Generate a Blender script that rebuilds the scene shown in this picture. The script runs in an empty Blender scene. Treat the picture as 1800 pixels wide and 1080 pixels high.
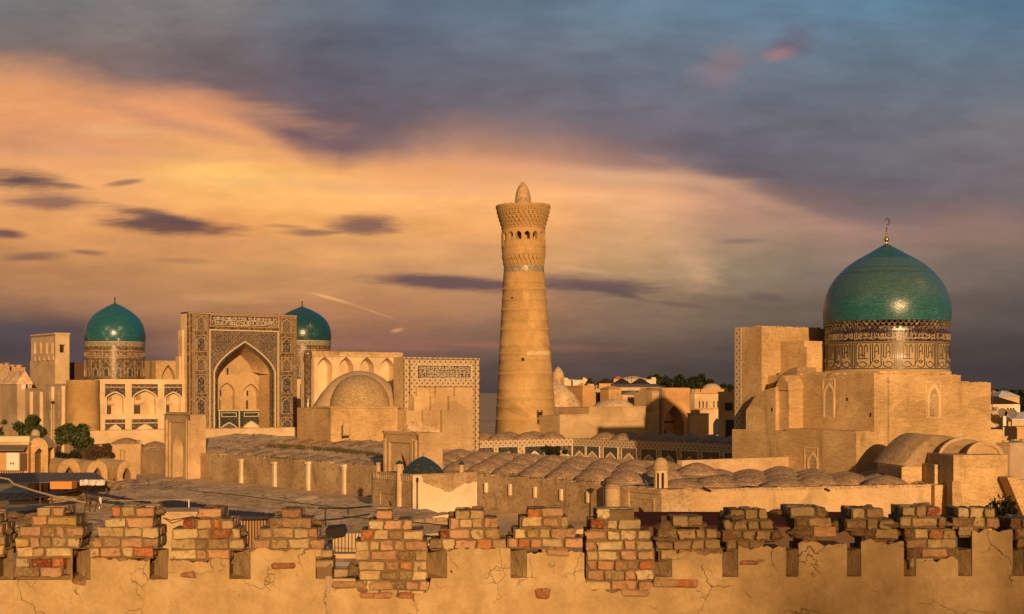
import bpy, bmesh, math, random
from math import sin, cos, tan, pi, radians, sqrt, atan2, atan
from mathutils import Vector, Matrix, noise as mnoise

random.seed(11)
SC = bpy.context.scene
COL = SC.collection

# ------------------------------------------------------------------ camera
FPX, YH, H = 2700.0, 688.0, 14.0
cam_d = bpy.data.cameras.new("camera")
cam = bpy.data.objects.new("camera", cam_d)
COL.objects.link(cam)
cam.location = (0, 0, H)
cam.rotation_euler = (radians(90), 0, 0)
cam_d.sensor_width = 36
cam_d.sensor_fit = 'HORIZONTAL'
cam_d.lens = 36 * FPX / 1800
cam_d.shift_y = (YH - 540) / 1800
cam_d.clip_start = 0.5
cam_d.clip_end = 12000
SC.camera = cam
SC.view_settings.view_transform = 'Standard'
SC.view_settings.look = 'None'
SC.view_settings.exposure = 0
SC.view_settings.gamma = 1

# ------------------------------------------------------------------ sun
SUN_AZ, SUN_EL = 10.0, 10.6          # degrees right of straight behind the camera, and height
to_sun = Vector((sin(radians(SUN_AZ)) * cos(radians(SUN_EL)), -cos(radians(SUN_AZ)) * cos(radians(SUN_EL)), sin(radians(SUN_EL))))
sun_d = bpy.data.lights.new("sun", 'SUN')
sun_d.energy = 5.0
sun_d.angle = radians(0.55)
sun_d.color = (1.0, 0.585, 0.255)
sun = bpy.data.objects.new("sun", sun_d)
COL.objects.link(sun)
sun.rotation_euler = to_sun.to_track_quat('Z', 'Y').to_euler()
sun.location = (0, -60, 80)

# ------------------------------------------------------------------ node helpers
def lin(c):
    return tuple(((x / 255 / 12.92) if x / 255 <= 0.04045 else ((x / 255 + 0.055) / 1.055) ** 2.4) for x in c) + (1.0,)

class NT:
    def __init__(s, tree):
        s.t = tree
    def n(s, typ, ins=None, **at):
        nd = s.t.nodes.new(typ)
        for k, v in at.items():
            setattr(nd, k, v)
        for k, v in (ins or {}).items():
            s.put(nd.inputs[k], v)
        return nd
    def put(s, sock, v):
        if isinstance(v, bpy.types.NodeSocket):
            s.t.links.new(v, sock)
        else:
            if sock.type == 'RGBA' and len(v) == 3:
                v = tuple(v) + (1,)
            sock.default_value = v
    def m(s, op, a, b=None, c=None, clamp=False):
        nd = s.t.nodes.new('ShaderNodeMath')
        nd.operation = op
        nd.use_clamp = clamp
        for i, v in enumerate((a, b, c)):
            if v is not None:
                s.put(nd.inputs[i], v)
        return nd.outputs[0]
    def mix(s, f, a, b, bt='MIX'):
        nd = s.t.nodes.new('ShaderNodeMix')
        nd.data_type = 'RGBA'
        nd.blend_type = bt
        s.put(nd.inputs[0], f)
        s.put(nd.inputs[6], a)
        s.put(nd.inputs[7], b)
        return nd.outputs[2]
    def sm(s, x, a, b):
        nd = s.t.nodes.new('ShaderNodeMapRange')
        nd.interpolation_type = 'SMOOTHSTEP'
        s.put(nd.inputs[0], x)
        s.put(nd.inputs[1], a)
        s.put(nd.inputs[2], b)
        return nd.outputs[0]
    def ramp(s, f, stops, interp='LINEAR'):
        nd = s.t.nodes.new('ShaderNodeValToRGB')
        nd.color_ramp.interpolation = interp
        el = nd.color_ramp.elements
        el[0].position, el[0].color = stops[0][0], tuple(stops[0][1])[:3] + (1,)
        el[1].position, el[1].color = stops[-1][0], tuple(stops[-1][1])[:3] + (1,)
        for p, c in stops[1:-1]:
            e = el.new(p)
            e.color = tuple(c)[:3] + (1,)
        s.put(nd.inputs[0], f)
        return nd.outputs[0]
    def noise(s, vec, scale, det=4, rough=.55, dist=0.0):
        nd = s.n('ShaderNodeTexNoise', {'Vector': vec, 'Scale': scale, 'Detail': det, 'Roughness': rough, 'Distortion': dist})
        return nd.outputs[0]
    def scale(s, vec, x, y, z):
        nd = s.n('ShaderNodeVectorMath', {0: vec, 1: (x, y, z)}, operation='MULTIPLY')
        return nd.outputs[0]
    def comb(s, x, y, z=0.0):
        nd = s.t.nodes.new('ShaderNodeCombineXYZ')
        for i, v in enumerate((x, y, z)):
            s.put(nd.inputs[i], v)
        return nd.outputs[0]
    def sep(s, v):
        nd = s.n('ShaderNodeSeparateXYZ', {0: v})
        return nd.outputs

# ------------------------------------------------------------------ sky
world = bpy.data.worlds.new("World")
SC.world = world
world.use_nodes = True
world.node_tree.nodes.clear()
W = NT(world.node_tree)
gen = W.n('ShaderNodeTexCoord').outputs['Generated']
dx, dy, dz = W.sep(gen)
front = W.m('MAXIMUM', W.m('ABSOLUTE', dy), 0.25)
S0 = W.m('DIVIDE', dx, front)
T0 = W.m('DIVIDE', dz, front)
vec0 = W.comb(S0, T0, dy)
nw1 = W.noise(W.scale(vec0, 5, 16, 1), 1.0, 6, .6)
nw2 = W.noise(W.scale(vec0, 4.0, 13, 1.7), 1.3, 6, .6)
nw3 = W.noise(W.scale(vec0, 15, 60, 3), 1.0, 7, .64)
S = W.m('ADD', S0, W.m('MULTIPLY', W.m('SUBTRACT', nw1, .5), .075))
T = W.m('ADD', T0, W.m('MULTIPLY', W.m('SUBTRACT', nw2, .5), .020))
T = W.m('ADD', T, W.m('MULTIPLY', W.m('SUBTRACT', nw3, .5), .014))
def field(rows, grid, Sx, Tx):
    lo, hi = rows[-1], rows[0]
    tf = W.m('DIVIDE', W.m('ADD', Tx, -(688 - lo) / FPX), (lo - hi) / FPX, clamp=True)
    out = None
    for px in sorted(grid):
        stops = [((lo - y) / (lo - hi), lin(c)) for y, c in zip(rows, grid[px])][::-1]
        c = W.ramp(tf, stops)
        out = c if out is None else W.mix(W.sm(Sx, (p_ - 900) / FPX, (px - 900) / FPX), out, c)
        p_ = px
    return out
# the clear glow low down, and above it the slate-blue cloud deck
YL = [130, 200, 245, 290, 340, 400, 470, 540, 600, 645, 688]
LOW = {
 -150: [(228,158,104),(232,158,102),(232,158,102),(230,160,102),(228,156,98),(210,142,88),(186,128,86),(148,108,84),(92,78,76),(82,70,70),(76,64,63)],
 150: [(226,156,106),(236,160,106),(228,156,108),(236,166,108),(242,172,108),(224,156,94),(196,138,88),(164,118,86),(116,88,78),(88,72,71),(80,67,67)],
 380: [(226,154,108),(232,156,106),(242,170,108),(252,184,106),(252,182,106),(230,156,92),(204,146,92),(178,126,86),(152,107,81),(110,83,75),(84,70,69)],
 560: [(210,146,110),(216,148,110),(226,156,108),(248,176,106),(255,186,110),(244,172,98),(212,152,98),(184,128,88),(148,104,82),(108,83,75),(84,70,68)],
 720: [(176,130,112),(184,134,112),(200,144,112),(236,164,110),(255,184,114),(242,172,100),(208,152,100),(178,126,89),(138,100,82),(100,80,74),(82,70,67)],
 920: [(150,120,112),(154,122,112),(166,130,114),(220,154,114),(255,184,118),(242,170,104),(206,152,102),(166,122,92),(126,97,80),(92,76,70),(77,66,65)],
 1120: [(126,108,112),(126,108,112),(132,110,111),(164,126,114),(236,174,124),(220,166,116),(188,148,107),(142,115,92),(112,91,78),(87,73,67),(74,64,61)],
 1320: [(118,106,110),(118,106,110),(116,104,109),(122,106,108),(190,142,120),(182,144,116),(149,128,104),(119,102,86),(94,80,73),(77,68,64),(70,61,59)],
 1540: [(110,104,110),(110,104,110),(108,102,108),(108,100,105),(134,110,106),(160,124,108),(135,116,103),(109,95,85),(86,76,71),(73,65,63),(67,59,58)],
 1900: [(124,108,106),(124,108,106),(124,108,106),(128,108,106),(140,112,104),(148,118,104),(111,98,92),(92,81,77),(78,69,68),(70,61,61),(64,57,56)],
}
YU = [-260, 20, 80, 140, 200, 260, 320, 400]
UP = {
 -150: [(106,114,126),(116,116,119),(128,113,108),(142,112,102),(150,116,102),(150,116,102),(150,116,102),(150,116,102)],
 150: [(106,114,126),(124,119,119),(126,110,106),(130,106,102),(146,112,102),(150,116,102),(150,116,102),(150,116,102)],
 380: [(102,114,130),(126,120,120),(114,104,106),(116,99,102),(126,100,98),(140,106,98),(150,112,100),(150,112,100)],
 560: [(98,114,132),(108,114,124),(98,99,110),(100,94,105),(112,95,102),(122,94,96),(128,96,94),(140,104,96)],
 720: [(94,116,138),(98,112,128),(97,103,118),(100,99,112),(110,99,106),(126,103,103),(150,116,108),(150,116,108)],
 920: [(92,118,142),(102,119,136),(106,114,128),(106,106,118),(114,104,111),(130,107,107),(150,118,110),(150,118,110)],
 1120: [(88,122,148),(105,127,145),(108,121,135),(108,112,126),(109,105,117),(112,101,109),(120,101,104),(140,112,106)],
 1320: [(86,124,152),(101,127,149),(107,121,136),(107,115,129),(107,108,120),(106,102,112),(108,98,104),(128,106,104)],
 1540: [(82,124,154),(96,127,149),(101,120,136),(105,116,129),(109,110,121),(107,105,113),(104,98,106),(110,98,101)],
 1900: [(78,118,148),(89,118,141),(95,113,130),(101,111,124),(115,114,119),(118,111,114),(116,106,109),(112,99,102)],
}
ne0 = W.noise(W.scale(vec0, 9, 21, 2), 1.0, 7, .58)
nlump = W.noise(W.scale(vec0, 13, 26, 2), 1.0, 6, .6)
low = field(YL, LOW, S, T)
up = field(YU, UP, S, T)
# lower edge of the deck, its height by bearing
EDGE = [(-300, 100), (0, 128), (130, 146), (300, 160), (400, 190), (470, 232), (540, 268), (600, 284), (660, 268), (740, 246), (850, 232), (960, 240), (1080, 262), (1180, 288), (1260, 312), (1340, 344), (1440, 366), (1560, 380), (1700, 384), (2000, 392)]
sf = W.m('DIVIDE', W.m('ADD', S0, 1200 / FPX), 2300 / FPX, clamp=True)
eh = W.ramp(sf, [((x + 300) / 2300.0, ((y - 80) / 340.0,) * 3) for x, y in EDGE])
ehv = W.sep(eh)[0]
yy = W.m('SUBTRACT', (688 - 80) / FPX, W.m('MULTIPLY', ehv, 340 / FPX))
dd = W.m('SUBTRACT', T0, yy)
dd = W.m('ADD', dd, W.m('MULTIPLY', W.m('SUBTRACT', ne0, .5), 115 / FPX))
dd = W.m('ADD', dd, W.m('MULTIPLY', W.m('SUBTRACT', nw3, .5), 34 / FPX))
wid = W.m('ADD', 38 / FPX, W.m('MULTIPLY', W.sm(S0, (600 - 900) / FPX, (1500 - 900) / FPX), 26 / FPX))
deck = W.sm(W.m('DIVIDE', dd, wid), -1, 1)
up = W.mix(.8, up, W.mix(1.0, up, W.ramp(nlump, [(.28, (.86, .86, .88)), (.72, (1.24, 1.22, 1.18))]), 'MULTIPLY'))
sky = W.mix(deck, low, up)
# clouds standing in that sky, by direction
ne1 = W.noise(W.scale(vec0, 17, 120, 3), 1.0, 7, .62)
ne2 = W.noise(W.scale(vec0, 60, 160, 3), 1.0, 6, .6)
def cloud(px, py, rx, ry, rot, c, op, rag=1.0, soft=.55, nz=None):
    global sky
    a = W.m('SUBTRACT', S0, (px - 900) / FPX)
    b = W.m('SUBTRACT', T0, (688 - py) / FPX)
    cr, sr = cos(radians(-rot)), sin(radians(-rot))
    x = W.m('ADD', W.m('MULTIPLY', a, cr / (rx / FPX)), W.m('MULTIPLY', b, sr / (rx / FPX)))
    y = W.m('ADD', W.m('MULTIPLY', a, -sr / (ry / FPX)), W.m('MULTIPLY', b, cr / (ry / FPX)))
    r = W.m('SQRT', W.m('ADD', W.m('MULTIPLY', x, x), W.m('MULTIPLY', y, y)))
    r = W.m('ADD', r, W.m('MULTIPLY', W.m('SUBTRACT', nz or ne1, .5), 2.4 * rag))
    k = W.m('MULTIPLY', W.sm(r, 1 + soft * 1.35, 1 - soft * 1.35), op)
    k = W.m('MULTIPLY', k, W.m('GREATER_THAN', dy, 0.1))
    sky = W.mix(k, sky, lin(c))
cloud(410, 312, 120, 20, 5, (255, 206, 114), .5, 1.0, .9)
cloud(180, 268, 230, 10, 2, (212, 152, 112), .5, 1.3, .9)
cloud(620, 330, 200, 9, 2, (226, 166, 120), .45, 1.3, .9)
cloud(520, 428, 260, 9, 1, (206, 146, 104), .45, 1.3, .9)
cloud(300, 216, 120, 10, 14, (176, 128, 110), .5, 1.2, .9)
cloud(420, 190, 110, 16, 12, (232, 160, 112), .5, 1.1, .9)
cloud(1000, 268, 160, 18, 8, (170, 130, 116), .35, 1.0, .9)
cloud(1120, 310, 130, 10, 4, (240, 184, 134), .5, 1.1, .9)
cloud(1290, 335, 100, 10, 20, (214, 160, 128), .45, 1.1, .9)
cloud(1420, 400, 190, 12, 4, (176, 134, 116), .45, 1.2, .9)
cloud(1700, 250, 150, 30, -12, (122, 116, 120), .55, 1.1, .9)
cloud(1268, 118, 38, 24, -30, (146, 118, 122), .65, 1.2, .9, ne2)
cloud(1392, 76, 34, 18, -25, (104, 100, 116), .8, 1.2, .8, ne2)
cloud(1368, 96, 22, 9, -5, (168, 124, 124), .8, 1.0, .8, ne2)
cloud(1216, 462, 42, 26, 40, (212, 164, 124), .6, 1.3, .8, ne2)
cloud(1035, 477, 45, 4, 10, (222, 172, 122), .6, 1.0, .8, ne2)
cloud(60, 235, 160, 16, 0, (206, 146, 104), .45, 1.2, .9)
cloud(200, 232, 70, 9, 4, (240, 184, 126), .5, 1.2, .9)
cloud(38, 316, 62, 17, 4, (92, 74, 76), .95, 1.0, .5)
cloud(78, 354, 58, 12, 2, (138, 100, 88), .85, 1.2, .6)
cloud(118, 327, 26, 4, 4, (128, 94, 86), .7, 1.2, .6)
cloud(220, 321, 24, 4, -8, (136, 100, 86), .75, 1.0, .6)
cloud(300, 398, 104, 15, 4, (104, 76, 74), .95, 1.0, .45)
cloud(275, 379, 70, 9, 8, (100, 76, 76), .9, 1.0, .5)
cloud(638, 396, 56, 14, 3, (126, 92, 84), .9, 1.1, .5)
cloud(545, 409, 34, 6, 2, (138, 100, 84), .85, 1.1, .6)
cloud(505, 398, 30, 3, 2, (152, 110, 86), .6, 1.1, .6)
cloud(14, 410, 30, 8, 4, (104, 78, 76), .9, 1.0, .5)
cloud(52, 452, 46, 7, -3, (138, 100, 84), .85, 1.1, .6)
cloud(156, 444, 24, 4, 4, (140, 102, 84), .8, 1.0, .6)
cloud(320, 458, 50, 4, 2, (160, 116, 88), .5, 1.2, .7)
cloud(800, 497, 130, 13, 3, (104, 80, 82), .95, .8, .45)
cloud(1040, 503, 115, 15, 2, (106, 84, 84), .95, 1.0, .5)
cloud(1095, 517, 40, 6, 14, (108, 84, 82), .85, 1.0, .5)
cloud(1195, 536, 50, 4, 6, (118, 94, 86), .7, 1.0, .6)
cloud(1300, 424, 34, 4, 0, (130, 108, 102), .6, 1.0, .6)
cloud(1352, 524, 28, 6, 6, (108, 90, 86), .7, 1.0, .6)
cloud(400, 524, 60, 7, 2, (214, 152, 100), .6, 1.2, .7)
cloud(60, 600, 130, 36, 3, (80, 70, 75), .8, .5, .7)
cloud(-20, 575, 160, 14, 3, (86, 75, 80), .75, .5, .6)
cloud(830, 606, 190, 5, 2, (166, 108, 90), .5, 1.2, .8)
cloud(690, 612, 90, 4, 1, (168, 108, 90), .5, 1.2, .8)
cloud(698, 581, 9, 3, -12, (224, 150, 110), .8, .5, .6)
cloud(584, 525, 28, 2.2, 15, (236, 178, 104), .9, .4, .7)
cloud(650, 546, 32, 1.6, 19, (206, 150, 98), .8, .7, .7)
sky = W.mix(.42, sky, W.mix(1.0, sky, W.ramp(nw3, [(.25, (.66,)*3), (.75, (1.34,)*3)]), 'MULTIPLY'))
# the rest of the dome (behind and overhead): the physical sky with the low sun
nish = W.n('ShaderNodeTexSky', sky_type='NISHITA', sun_disc=False, sun_elevation=radians(SUN_EL), sun_rotation=radians(180 - SUN_AZ), air_density=1.4, dust_density=3.0)
nis = W.mix(1.0, nish.outputs[0], (.042, .028, .017, 1), 'MULTIPLY')
back = W.sm(dy, .25, -.1)
sky = W.mix(back, sky, nis)
sky = W.mix(W.sm(dz, 0.0, -.03), sky, lin((84, 66, 52)))
bg = W.n('ShaderNodeBackground', {'Color': sky, 'Strength': 1.0})
W.n('ShaderNodeOutputWorld', {'Surface': bg.outputs[0]})

# ------------------------------------------------------------------ frames: u to the right along the sunlit fronts, v away, z up
class Fr:
    def __init__(s, deg):
        s.a = radians(deg); s.C = cos(s.a); s.S = sin(s.a)
    def mv(s, px, py, v):
        k = (px - 900) / FPX
        D = v / (s.C - s.S * k)
        return D * (s.C * k + s.S), H - (py - YH) / FPX * D
    def mu(s, px, py, u):
        k = (px - 900) / FPX
        D = u / (s.C * k + s.S)
        return D * (s.C - s.S * k), H - (py - YH) / FPX * D
    def at(s, px, D):
        X = (px - 900) / FPX * D
        return s.C * X + s.S * D, -s.S * X + s.C * D
    def w(s, u, v):
        return s.C * u - s.S * v, s.S * u + s.C * v
M = Fr(36.0)      # the mosque and madrasa grid
E = Fr(0.0)       # square to the view axis
def zat(py, D):
    return H - (py - YH) / FPX * D

ORG = {}
def tag(o, label=None, cat=None, group=None, kind=None):
    if label: o["label"] = label
    if cat: o["category"] = cat
    if group: o["group"] = group
    if kind: o["kind"] = kind
    return o
def thing(name, label, cat, fr, u, v, z=0.0, group=None):
    o = bpy.data.objects.new(name, None)
    COL.objects.link(o)
    x, y = fr.w(u, v)
    o.location = (x, y, z)
    o.rotation_euler = (0, 0, fr.a)
    o.empty_display_size = .5
    ORG[o] = (u, v, z)
    return tag(o, label, cat, group)

def arch_pts(hw, zs, za, n=10, q=.52):
    h = za - zs
    if h < 1e-4:
        return [(-hw, zs), (hw, zs)]
    out = []
    for i in range(n + 1):
        t = i / n
        out.append((-hw * (1 - t * t), zs + h * (t * t) ** q))
    return out + [(-x, z) for x, z in out[-2::-1]]

class MB:
    def __init__(s):
        s.v = []; s.f = []; s.uv = {}; s.sm = set(); s.col = {}
    def face(s, pts, smooth=False, uv=None, col=None):
        b = len(s.v)
        s.v += [tuple(p) for p in pts]
        s.f.append(tuple(range(b, b + len(pts))))
        i = len(s.f) - 1
        if smooth: s.sm.add(i)
        if uv: s.uv[i] = uv
        if col: s.col[i] = col
    def box(s, x0, x1, y0, y1, z0, z1, m=None, col=None):
        m = m or (lambda a, b, c: (a, b, c))
        p = [m(x, y, z) for z in (z0, z1) for x, y in ((x0, y0), (x1, y0), (x1, y1), (x0, y1))]
        b = len(s.v); s.v += p
        for q in ((3, 2, 1, 0), (4, 5, 6, 7), (0, 1, 5, 4), (1, 2, 6, 5), (2, 3, 7, 6), (3, 0, 4, 7)):
            s.f.append(tuple(b + i for i in q))
            if col: s.col[len(s.f) - 1] = col
    def prism(s, poly, b0, b1, m):
        """poly of (along, z) pushed from depth b0 to b1"""
        n = len(poly)
        b = len(s.v)
        s.v += [m(a, b0, c) for a, c in poly] + [m(a, b1, c) for a, c in poly]
        s.f.append(tuple(range(b, b + n)))
        s.f.append(tuple(range(b + 2 * n - 1, b + n - 1, -1)))
        for i in range(n):
            j = (i + 1) % n
            s.f.append((b + i, b + n + i, b + n + j, b + j))
    def hull(s, bot, top):
        """frustum from two equal rings of xyz points"""
        n = len(bot); b = len(s.v)
        s.v += [tuple(p) for p in bot] + [tuple(p) for p in top]
        s.f.append(tuple(range(b + n - 1, b - 1, -1)))
        s.f.append(tuple(range(b + n, b + 2 * n)))
        for i in range(n):
            j = (i + 1) % n
            s.f.append((b + i, b + j, b + n + j, b + n + i))
    def lathe(s, prof, cu, cv, n=48, a0=0, a1=2 * pi, smooth=True, capb=False, capt=False, wob=0):
        full = abs(a1 - a0 - 2 * pi) < 1e-6
        b = len(s.v)
        L = [0]
        for (r0, z0), (r1, z1) in zip(prof, prof[1:]):
            L.append(L[-1] + math.hypot(r1 - r0, z1 - z0))
        R = max(r for r, z in prof)
        for r, z in prof:
            for i in range(n + 1):
                a = a0 + (a1 - a0) * i / n
                rr = r
                if wob:
                    rr = r + wob * mnoise.noise(Vector((cos(a) * 3, sin(a) * 3, z * .7)))
                s.v.append((cu + rr * cos(a), cv + rr * sin(a), z))
        for j in range(len(prof) - 1):
            for i in range(n):
                p = b + j * (n + 1) + i
                q = p + n + 1
                s.f.append((p, p + 1, q + 1, q))
                k = len(s.f) - 1
                if smooth: s.sm.add(k)
                ua, ub = (a0 + (a1 - a0) * i / n) * R, (a0 + (a1 - a0) * (i + 1) / n) * R
                s.uv[k] = [(ua, L[j]), (ub, L[j]), (ub, L[j + 1]), (ua, L[j + 1])]
        for on, j in ((capb, 0), (capt, len(prof) - 1)):
            if on:
                s.f.append(tuple(b + j * (n + 1) + i for i in range(n)))
    def niche(s, m, a0, a1, c0, c1, ops, depth, back=True, q=.52, step=None, na=10):
        def rect(x0, x1, y0, y1):
            k = max(1, int((x1 - x0) / step)) if step else 1
            for i in range(k):
                u0, u1 = x0 + (x1 - x0) * i / k, x0 + (x1 - x0) * (i + 1) / k
                s.face([m(u0, 0, y0), m(u1, 0, y0), m(u1, 0, y1), m(u0, 0, y1)])
        cur = a0
        for ac, hw, zs, zp, za in sorted(ops):
            if ac - hw > cur + 1e-5: rect(cur, ac - hw, c0, c1)
            if zs > c0 + 1e-5: rect(ac - hw, ac + hw, c0, zs)
            ap = arch_pts(hw, zp, za, na, q)
            for (x0, z0), (x1, z1) in zip(ap, ap[1:]):
                if c1 > za - 1e-6:
                    s.face([m(ac + x0, 0, z0), m(ac + x1, 0, z1), m(ac + x1, 0, c1), m(ac + x0, 0, c1)])
            out = [(-hw, zs)] + ap + [(hw, zs)]
            for (x0, z0), (x1, z1) in zip(out, out[1:] + out[:1]):
                s.face([m(ac + x0, 0, z0), m(ac + x1, 0, z1), m(ac + x1, depth, z1), m(ac + x0, depth, z0)])
            if back:
                s.face([m(ac + x, depth, z) for x, z in out])
            cur = ac + hw
        if a1 > cur + 1e-5: rect(cur, a1, c0, c1)
    def ribbon(s, pts, wd, m, b0, b1, closed=False):
        """a flat raised band of width wd along pts (a,z), from depth b0 (front) to b1"""
        n = len(pts)
        L, R = [], []
        for i in range(n):
            p = pts[(i - 1) % n] if (closed or i > 0) else pts[i]
            q = pts[(i + 1) % n] if (closed or i < n - 1) else pts[i]
            d0 = Vector((pts[i][0] - p[0], pts[i][1] - p[1])); d1 = Vector((q[0] - pts[i][0], q[1] - pts[i][1]))
            if d0.length < 1e-9: d0 = d1
            if d1.length < 1e-9: d1 = d0
            t = (d0.normalized() + d1.normalized())
            t = t.normalized() if t.length > 1e-6 else d0.normalized()
            nn = Vector((-t.y, t.x))
            sc = wd / 2 / max(.45, abs(nn.dot(Vector((-d0.y, d0.x)).normalized())))
            L.append((pts[i][0] + nn.x * sc, pts[i][1] + nn.y * sc)); R.append((pts[i][0] - nn.x * sc, pts[i][1] - nn.y * sc))
        for i in range(n if closed else n - 1):
            j = (i + 1) % n
            f = [m(*(L[i][0], b0, L[i][1])), m(L[j][0], b0, L[j][1]), m(R[j][0], b0, R[j][1]), m(R[i][0], b0, R[i][1])]
            g = [m(L[i][0], b1, L[i][1]), m(L[j][0], b1, L[j][1]), m(R[j][0], b1, R[j][1]), m(R[i][0], b1, R[i][1])]
            s.face(f)
            s.face([f[0], f[1], g[1], g[0]]); s.face([f[2], f[3], g[3], g[2]])
            if not closed and i == 0: s.face([f[3], f[0], g[0], g[3]])
            if not closed and i == n - 2: s.face([f[1], f[2], g[2], g[1]])
    def frame(s, a0, a1, c0, c1, wd, m, b0, b1):
        """picture-frame border inside the rectangle"""
        s.box(a0, a1, b0, b1, c1 - wd, c1, m); s.box(a0, a1, b0, b1, c0, c0 + wd, m)
        s.box(a0, a0 + wd, b0, b1, c0 + wd, c1 - wd, m); s.box(a1 - wd, a1, b0, b1, c0 + wd, c1 - wd, m)
    def mesh(s, name, org=(0, 0, 0)):
        me = bpy.data.meshes.new(name)
        me.from_pydata([(x - org[0], y - org[1], z - org[2]) for x, y, z in s.v], [], s.f)
        if s.uv:
            lay = me.uv_layers.new(name="UVMap")
            for k, uvs in s.uv.items():
                p = me.polygons[k]
                for li, uv in zip(p.loop_indices, uvs):
                    lay.data[li].uv = uv
        if s.col:
            at = me.color_attributes.new("Col", 'FLOAT_COLOR', 'CORNER')
            for k, c in s.col.items():
                for li in me.polygons[k].loop_indices:
                    at.data[li].color = tuple(c)[:3] + (1,)
        if s.sm:
            for k in s.sm:
                me.polygons[k].use_smooth = True
        me.validate()
        me.update()
        return me
    def build(s, name, mat, parent, label=None, kind=None, fix=True):
        root = parent
        while root.parent: root = root.parent
        me = s.mesh(name, ORG[root])
        if fix:
            bm = bmesh.new(); bm.from_mesh(me)
            bmesh.ops.remove_doubles(bm, verts=bm.verts, dist=1e-4)
            bmesh.ops.recalc_face_normals(bm, faces=bm.faces)
            bm.to_mesh(me); bm.free()
        me.materials.append(mat)
        o = bpy.data.objects.new(name, me)
        COL.objects.link(o)
        o.parent = parent
        return tag(o, label, None, None, kind)
    def solo(s, name, mat, fr, org, label=None, cat=None, group=None, kind=None, fix=True):
        t = s.mesh(name, org)
        if fix:
            bm = bmesh.new(); bm.from_mesh(t)
            bmesh.ops.remove_doubles(bm, verts=bm.verts, dist=1e-4)
            bmesh.ops.recalc_face_normals(bm, faces=bm.faces)
            bm.to_mesh(t); bm.free()
        t.materials.append(mat)
        o = bpy.data.objects.new(name, t)
        COL.objects.link(o)
        x, y = fr.w(org[0], org[1])
        o.location = (x, y, org[2]); o.rotation_euler = (0, 0, fr.a)
        ORG[o] = org
        return tag(o, label, cat, group, kind)

def fv(v0): return lambda a, b, c: (a, v0 + b, c)          # a wall that fronts -v
def fu(u0): return lambda a, b, c: (u0 + b, a, c)          # a wall that fronts -u
def fcyl(cu, cv, R): return lambda a, b, c: (cu + (R - b) * sin(a / R), cv - (R - b) * cos(a / R), c)   # a wall bent round an axis
def move_copy(o, loc, rz=None, label=None, group=None):
    c = o.copy(); COL.objects.link(c); c.location = loc
    if rz is not None: c.rotation_euler = (0, 0, rz)
    if label: c["label"] = label
    if group: c["group"] = group
    for ch in list(o.children):
        d = ch.copy(); COL.objects.link(d); d.parent = c
        for g in list(ch.children):
            e = g.copy(); COL.objects.link(e); e.parent = d
    return c

# ------------------------------------------------------------------ materials
def newmat(name):
    m = bpy.data.materials.new(name)
    m.use_nodes = True
    t = NT(m.node_tree)
    b = m.node_tree.nodes['Principled BSDF']
    return m, t, b
def coords(t, uv=False):
    tc = t.n('ShaderNodeTexCoord')
    if uv:
        return tc.outputs['UV']
    return tc.outputs['Object']
def mud(name, c, var=.22, course=.35, stain=.35, fine=.25, bump=.25, bs=1.0, rough=.92, uv=False, speck=0.0, pat=.12):
    """weathered clay brick or clay plaster: patches, faint courses, stains"""
    m, t, b = newmat(name)
    p = coords(t, uv)
    if uv:
        x, y, z = t.sep(p)
        p = t.comb(x, 0.0, y)
    big = t.noise(p, pat, 6, .6)
    crs = t.noise(t.scale(p, .9, .9, 11 * bs), 1.0, 4, .7)
    fin = t.noise(p, 5.0 * bs, 6, .7)
    st = t.noise(t.scale(p, .45, .45, .16), 1.0, 6, .62, .6)
    v = t.m('ADD', t.m('MULTIPLY', t.m('SUBTRACT', big, .5), 2.4 * var), t.m('MULTIPLY', t.m('SUBTRACT', crs, .5), 2.0 * course))
    v = t.m('ADD', v, t.m('MULTIPLY', t.m('SUBTRACT', fin, .5), 2 * fine))
    v = t.m('ADD', v, 1.0)
    pt = t.n('ShaderNodeTexVoronoi', {'Vector': t.n('ShaderNodeVectorMath', {0: t.scale(p, .5, .5, .8), 1: t.comb(t.m('MULTIPLY', fin, .5), 0.0, t.m('MULTIPLY', big, 1.2))}, operation='ADD').outputs[0], 'Scale': .55}).outputs['Color']
    v = t.m('ADD', v, t.m('MULTIPLY', t.m('SUBTRACT', t.sep(pt)[0], .5), .22))
    v = t.m('MAXIMUM', v, .25)
    base = t.mix(t.sm(big, .35, .68), (c[0] * .94, c[1] * .91, c[2] * .86, 1), (c[0] * 1.05, c[1] * 1.06, c[2] * 1.10, 1))
    colr = t.mix(1.0, base, t.comb(v, v, v), 'MULTIPLY')
    if stain:
        k = t.m('MULTIPLY', t.sm(st, .54, .72), stain)
        colr = t.mix(k, colr, (c[0] * .42, c[1] * .40, c[2] * .40, 1))
    if speck:
        vo = t.n('ShaderNodeTexVoronoi', {'Vector': t.scale(p, 1, 1, 1.6), 'Scale': 2.4 * bs}).outputs['Color']
        r, g, bb = t.sep(vo)
        colr = t.mix(t.m('MULTIPLY', t.sm(r, .72, .95), speck), colr, (c[0] * .38, c[1] * .33, c[2] * .33, 1))
    t.put(b.inputs['Base Color'], colr)
    b.inputs['Roughness'].default_value = rough
    b.inputs['Specular IOR Level'].default_value = .2
    if bump:
        h = t.m('ADD', t.m('MULTIPLY', crs, .6), t.m('MULTIPLY', fin, .5))
        bn = t.n('ShaderNodeBump', {'Height': h, 'Strength': bump, 'Distance': .12 / bs})
        t.put(b.inputs['Normal'], bn.outputs[0])
    return m
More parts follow.
